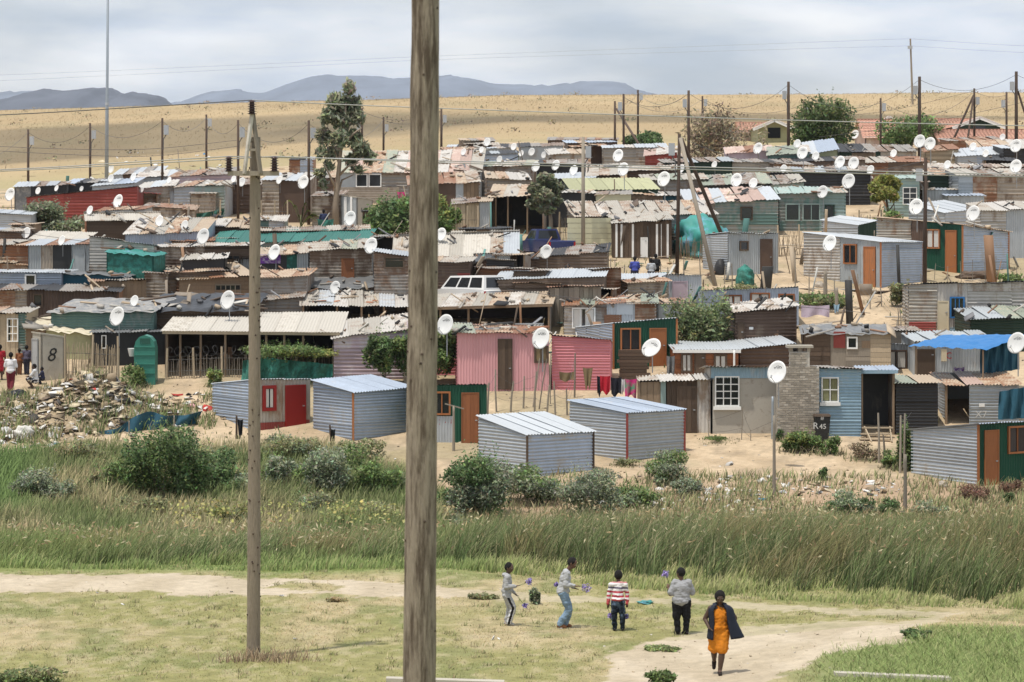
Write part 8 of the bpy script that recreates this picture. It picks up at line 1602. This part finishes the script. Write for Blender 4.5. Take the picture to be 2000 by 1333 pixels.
edges_ = [(i*(na+1), (i+1)*(na+1)) for i in range(nz)]+[((i+1)*(na+1)+na, i*(na+1)+na) for i in range(nz)]+[(j+1, j) for j in range(na)]+[(nz*(na+1)+j, nz*(na+1)+j+1) for j in range(na)]
surf('navyquilt', (.014,.019,.036), .7, var=.25, nscale=20); obj('waistcoat', V+V2, Fc+[tuple(q+k for q in f_[::-1]) for f_ in Fc]+[(a, b, b+k, a+k) for a, b in edges_], M['navyquilt'], t, True)
obj('collar', *tube([gW+Vector((-.055,-.055,.80))*H5, gW+Vector((-.062,0,.845))*H5, gW+Vector((.01,.05,.86))*H5, gW+Vector((.082,0,.845))*H5, gW+Vector((.075,-.055,.80))*H5], .028, 8), M['navyquilt'], t, True)
# purple agapanthus heads
surf('stemgreen', (.12,.16,.07), .7, var=.1)
def flower(label, a, b, D, r=.075):
    c = P(*b, D); t = thing('flower', label, 'flower', P(*a, D), 'purple flowers held by the boys'); obj('stalk', *tube([P(*a, D), (P(*a, D)+c)/2+Vector((0,0,-.01)), c], .006, 5), M['stemgreen'], t)
    n = 80; d = rng.normal(size=(n, 3)); d /= np.linalg.norm(d, axis=1, keepdims=True); Vv, Qq, Cc = leaves(np.array(c)+d*r*(.35+.75*rng.random((n, 1))), .030, jit((.33,.27,.56), n, .35), 2.2); npmesh('bloom', Vv, Qq, M['leaf'], Cc, parent=t, loc=P(*a, D))
Db = atg(1000, 1225).y
flower('purple flower raised by the leftmost boy', (1013, 1144), (1033, 1136), Db-.12); flower('purple flower hanging low from the leftmost boy', (1011, 1166), (1026, 1183), Db+.1, .065)
flower('big purple flower held out by the tallest boy', (1128, 1143), (1145, 1149), Db-.12, .10); flower('purple flower poking out behind the tallest boy', (1098, 1140), (1087, 1142), Db+.1, .05)
flower('purple flower hanging in the left hand of the striped jersey boy', (1187, 1187), (1192, 1203), Db-.3, .06); flower('purple flower hanging in the right hand of the striped jersey boy', (1221, 1188), (1223, 1204), Db-.3, .06); flower('purple flower lifted by the stout boy', (1312, 1150), (1300, 1122), Db-.4, .08)
# people in the settlement
ST_ = dict(pelvis=(0,0,.52), chest=(0,0,.70), neck=(0,0,.83), head=(0,0,.925), shoulder_l=(-.105,0,.785), shoulder_r=(.105,0,.785), elbow_l=(-.14,.02,.62), wrist_l=(-.15,-.01,.48), hand_l=(-.15,-.02,.42), elbow_r=(.14,.02,.62), wrist_r=(.15,-.01,.48), hand_r=(.15,-.02,.42), hip_l=(-.055,0,.50), knee_l=(-.05,0,.27), ankle_l=(-.045,.01,.05), toe_l=(-.05,.08,.02), hip_r=(.055,0,.50), knee_r=(.05,0,.27), ankle_r=(.05,-.02,.05), toe_r=(.055,.06,.02))
person('person in white t-shirt and maroon trousers walking by the rubbish heap', 21, 766, 1.70, (-.3,1,0), dict(ST_, hand_l=(-.19,-.03,.44), wrist_l=(-.18,-.02,.50), elbow_l=(-.15,.02,.63), ankle_r=(.03,-.1,.05), toe_r=(.02,-.03,.02)), [('t_shirt', 'top', (.68,.67,.69), .45, 'loose'), ('trousers', 'bottom', (.14,.025,.035), .016), ('shoe', 'shoes', (.05,.04,.035))], fine=False)
person('person in a dark red dress at the left edge', 0, 743, 1.55, (0,1,0), ST_, [('dress_top', 'top', (.30,.02,.03), .3), ('skirt', 'skirt', (.30,.02,.03), .9, .02)], fine=False)
person('person in dark clothes standing beside the numbered toilet', 52, 733, 1.30, (.3,1,0), ST_, [('top', 'top', (.10,.09,.13), .8), ('trousers', 'bottom', (.035,.035,.05), .01)], fine=False)
person('child in rust-brown clothes left of the numbered toilet', 38, 733, 1.15, (.3,1,0), ST_, [('top', 'top', (.22,.09,.045), .8), ('trousers', 'bottom', (.16,.075,.04), .01)], fine=False)
SQ = dict(pelvis=(0,0,.22), chest=(-.02,0,.40), neck=(-.04,0,.52), head=(-.05,0,.60), shoulder_l=(-.02,-.10,.49), shoulder_r=(-.04,.10,.49), elbow_l=(-.13,-.12,.36), wrist_l=(-.22,-.06,.33), hand_l=(-.27,-.05,.33), elbow_r=(-.14,.12,.36), wrist_r=(-.22,.05,.33), hand_r=(-.27,.05,.33), hip_l=(0,-.06,.20), knee_l=(-.24,-.07,.26), ankle_l=(-.10,-.06,.05), toe_l=(-.18,-.06,.02), hip_r=(0,.06,.20), knee_r=(-.24,.07,.26), ankle_r=(-.10,.06,.05), toe_r=(-.18,.06,.02))
DOTS = lambda p: np.where((vnoise(p[:, 0]*34+3, p[:, 2]*34, 3) > .62)[:, None], np.array((.65,.65,.65)), np.array((.015,.015,.018))).astype(np.float32)
person('crouching person in a spotted black and white skirt before the numbered toilet', 70, 759, 1.55, (-1,-.2,0), SQ, [('top', 'top', (.60,.60,.61), .6), ('skirt', 'skirt', DOTS, .8, .03)], fine=False)
person('small child in dark blue behind the crouching person', 84, 752, 1.1, (-1,0,0), SQ, [('top', 'top', (.035,.04,.08), .8), ('trousers', 'bottom', (.02,.02,.03), .01)], fine=False)
SIT = dict(ST_, pelvis=(0,0,.26), chest=(0,.0,.43), neck=(0,.02,.56), head=(0,.03,.65), shoulder_l=(-.10,0,.52), shoulder_r=(.10,0,.52), elbow_l=(-.15,.03,.38), wrist_l=(-.10,.15,.33), hand_l=(-.06,.18,.33), elbow_r=(.15,.03,.38), wrist_r=(.10,.15,.33), hand_r=(.06,.18,.33), hip_l=(-.06,0,.25), knee_l=(-.08,.24,.27), ankle_l=(-.08,.25,.05), toe_l=(-.08,.32,.02), hip_r=(.06,0,.25), knee_r=(.08,.24,.27), ankle_r=(.08,.25,.05), toe_r=(.08,.32,.02))
def seated(lab, x, ytop, D_, H, col, col2):
    g = P(x, ytop, D_); g.z -= .72*H; gz = float(TZ(D_, g.x)); g.z = max(g.z, gz); person(lab, 0, 0, H, (.1,1,0), SIT, [('top', 'top', col, .8), ('trousers', 'bottom', col2, .01)], fine=False, ground=g); 
    if g.z > gz+.03: q = thing('crate_seat', 'rough crate '+lab.split(' seated')[0].replace('person in', 'under the person in'), 'crate', (g.x, g.y, gz)); obj('box', *boxvf((g.x, g.y, (gz+g.z+.17*H)/2), Vector((.2,0,0)), Vector((0,.2,0)), Vector((0,0,(g.z+.17*H-gz)/2))), M['wood'], q)
Ds = atg(1240, 552).y
seated('person in a bright blue top seated with back to viewer', 1240, 502, Ds, 1.65, (.07,.09,.36), (.03,.03,.05)); seated('person in pale grey seated beside the blue top', 1272, 506, Ds-.2, 1.5, (.40,.42,.45), (.03,.03,.04)); seated('person in black seated at the right of the group', 1281, 497, Ds+.7, 1.65, (.02,.02,.022), (.02,.02,.02))
seated('person in dark blue seated beside the banana plant', 632, 410, 173, 1.6, (.03,.04,.09), (.02,.02,.03))
# ================= AIR
m, t_ = newmat('air'); o_ = N(t_, 'ShaderNodeOutputMaterial'); pv = N(t_, 'ShaderNodeVolumePrincipled'); pv.inputs['Color'].default_value = (.80, .88, 1.0, 1); pv.inputs['Density'].default_value = HAZE; pv.inputs['Anisotropy'].default_value = 0.0; t_.links.new(pv.outputs[0], o_.inputs['Volume'])
hz = obj('haze', *boxvf((0, 5400, 172), Vector((6000,0,0)), Vector((0,6000,0)), Vector((0,0,185))), m, None); tag(hz, kind='stuff', label='thin pale blue haze over the whole valley', cat='haze')
bpy.data.scenes.remove(_work)
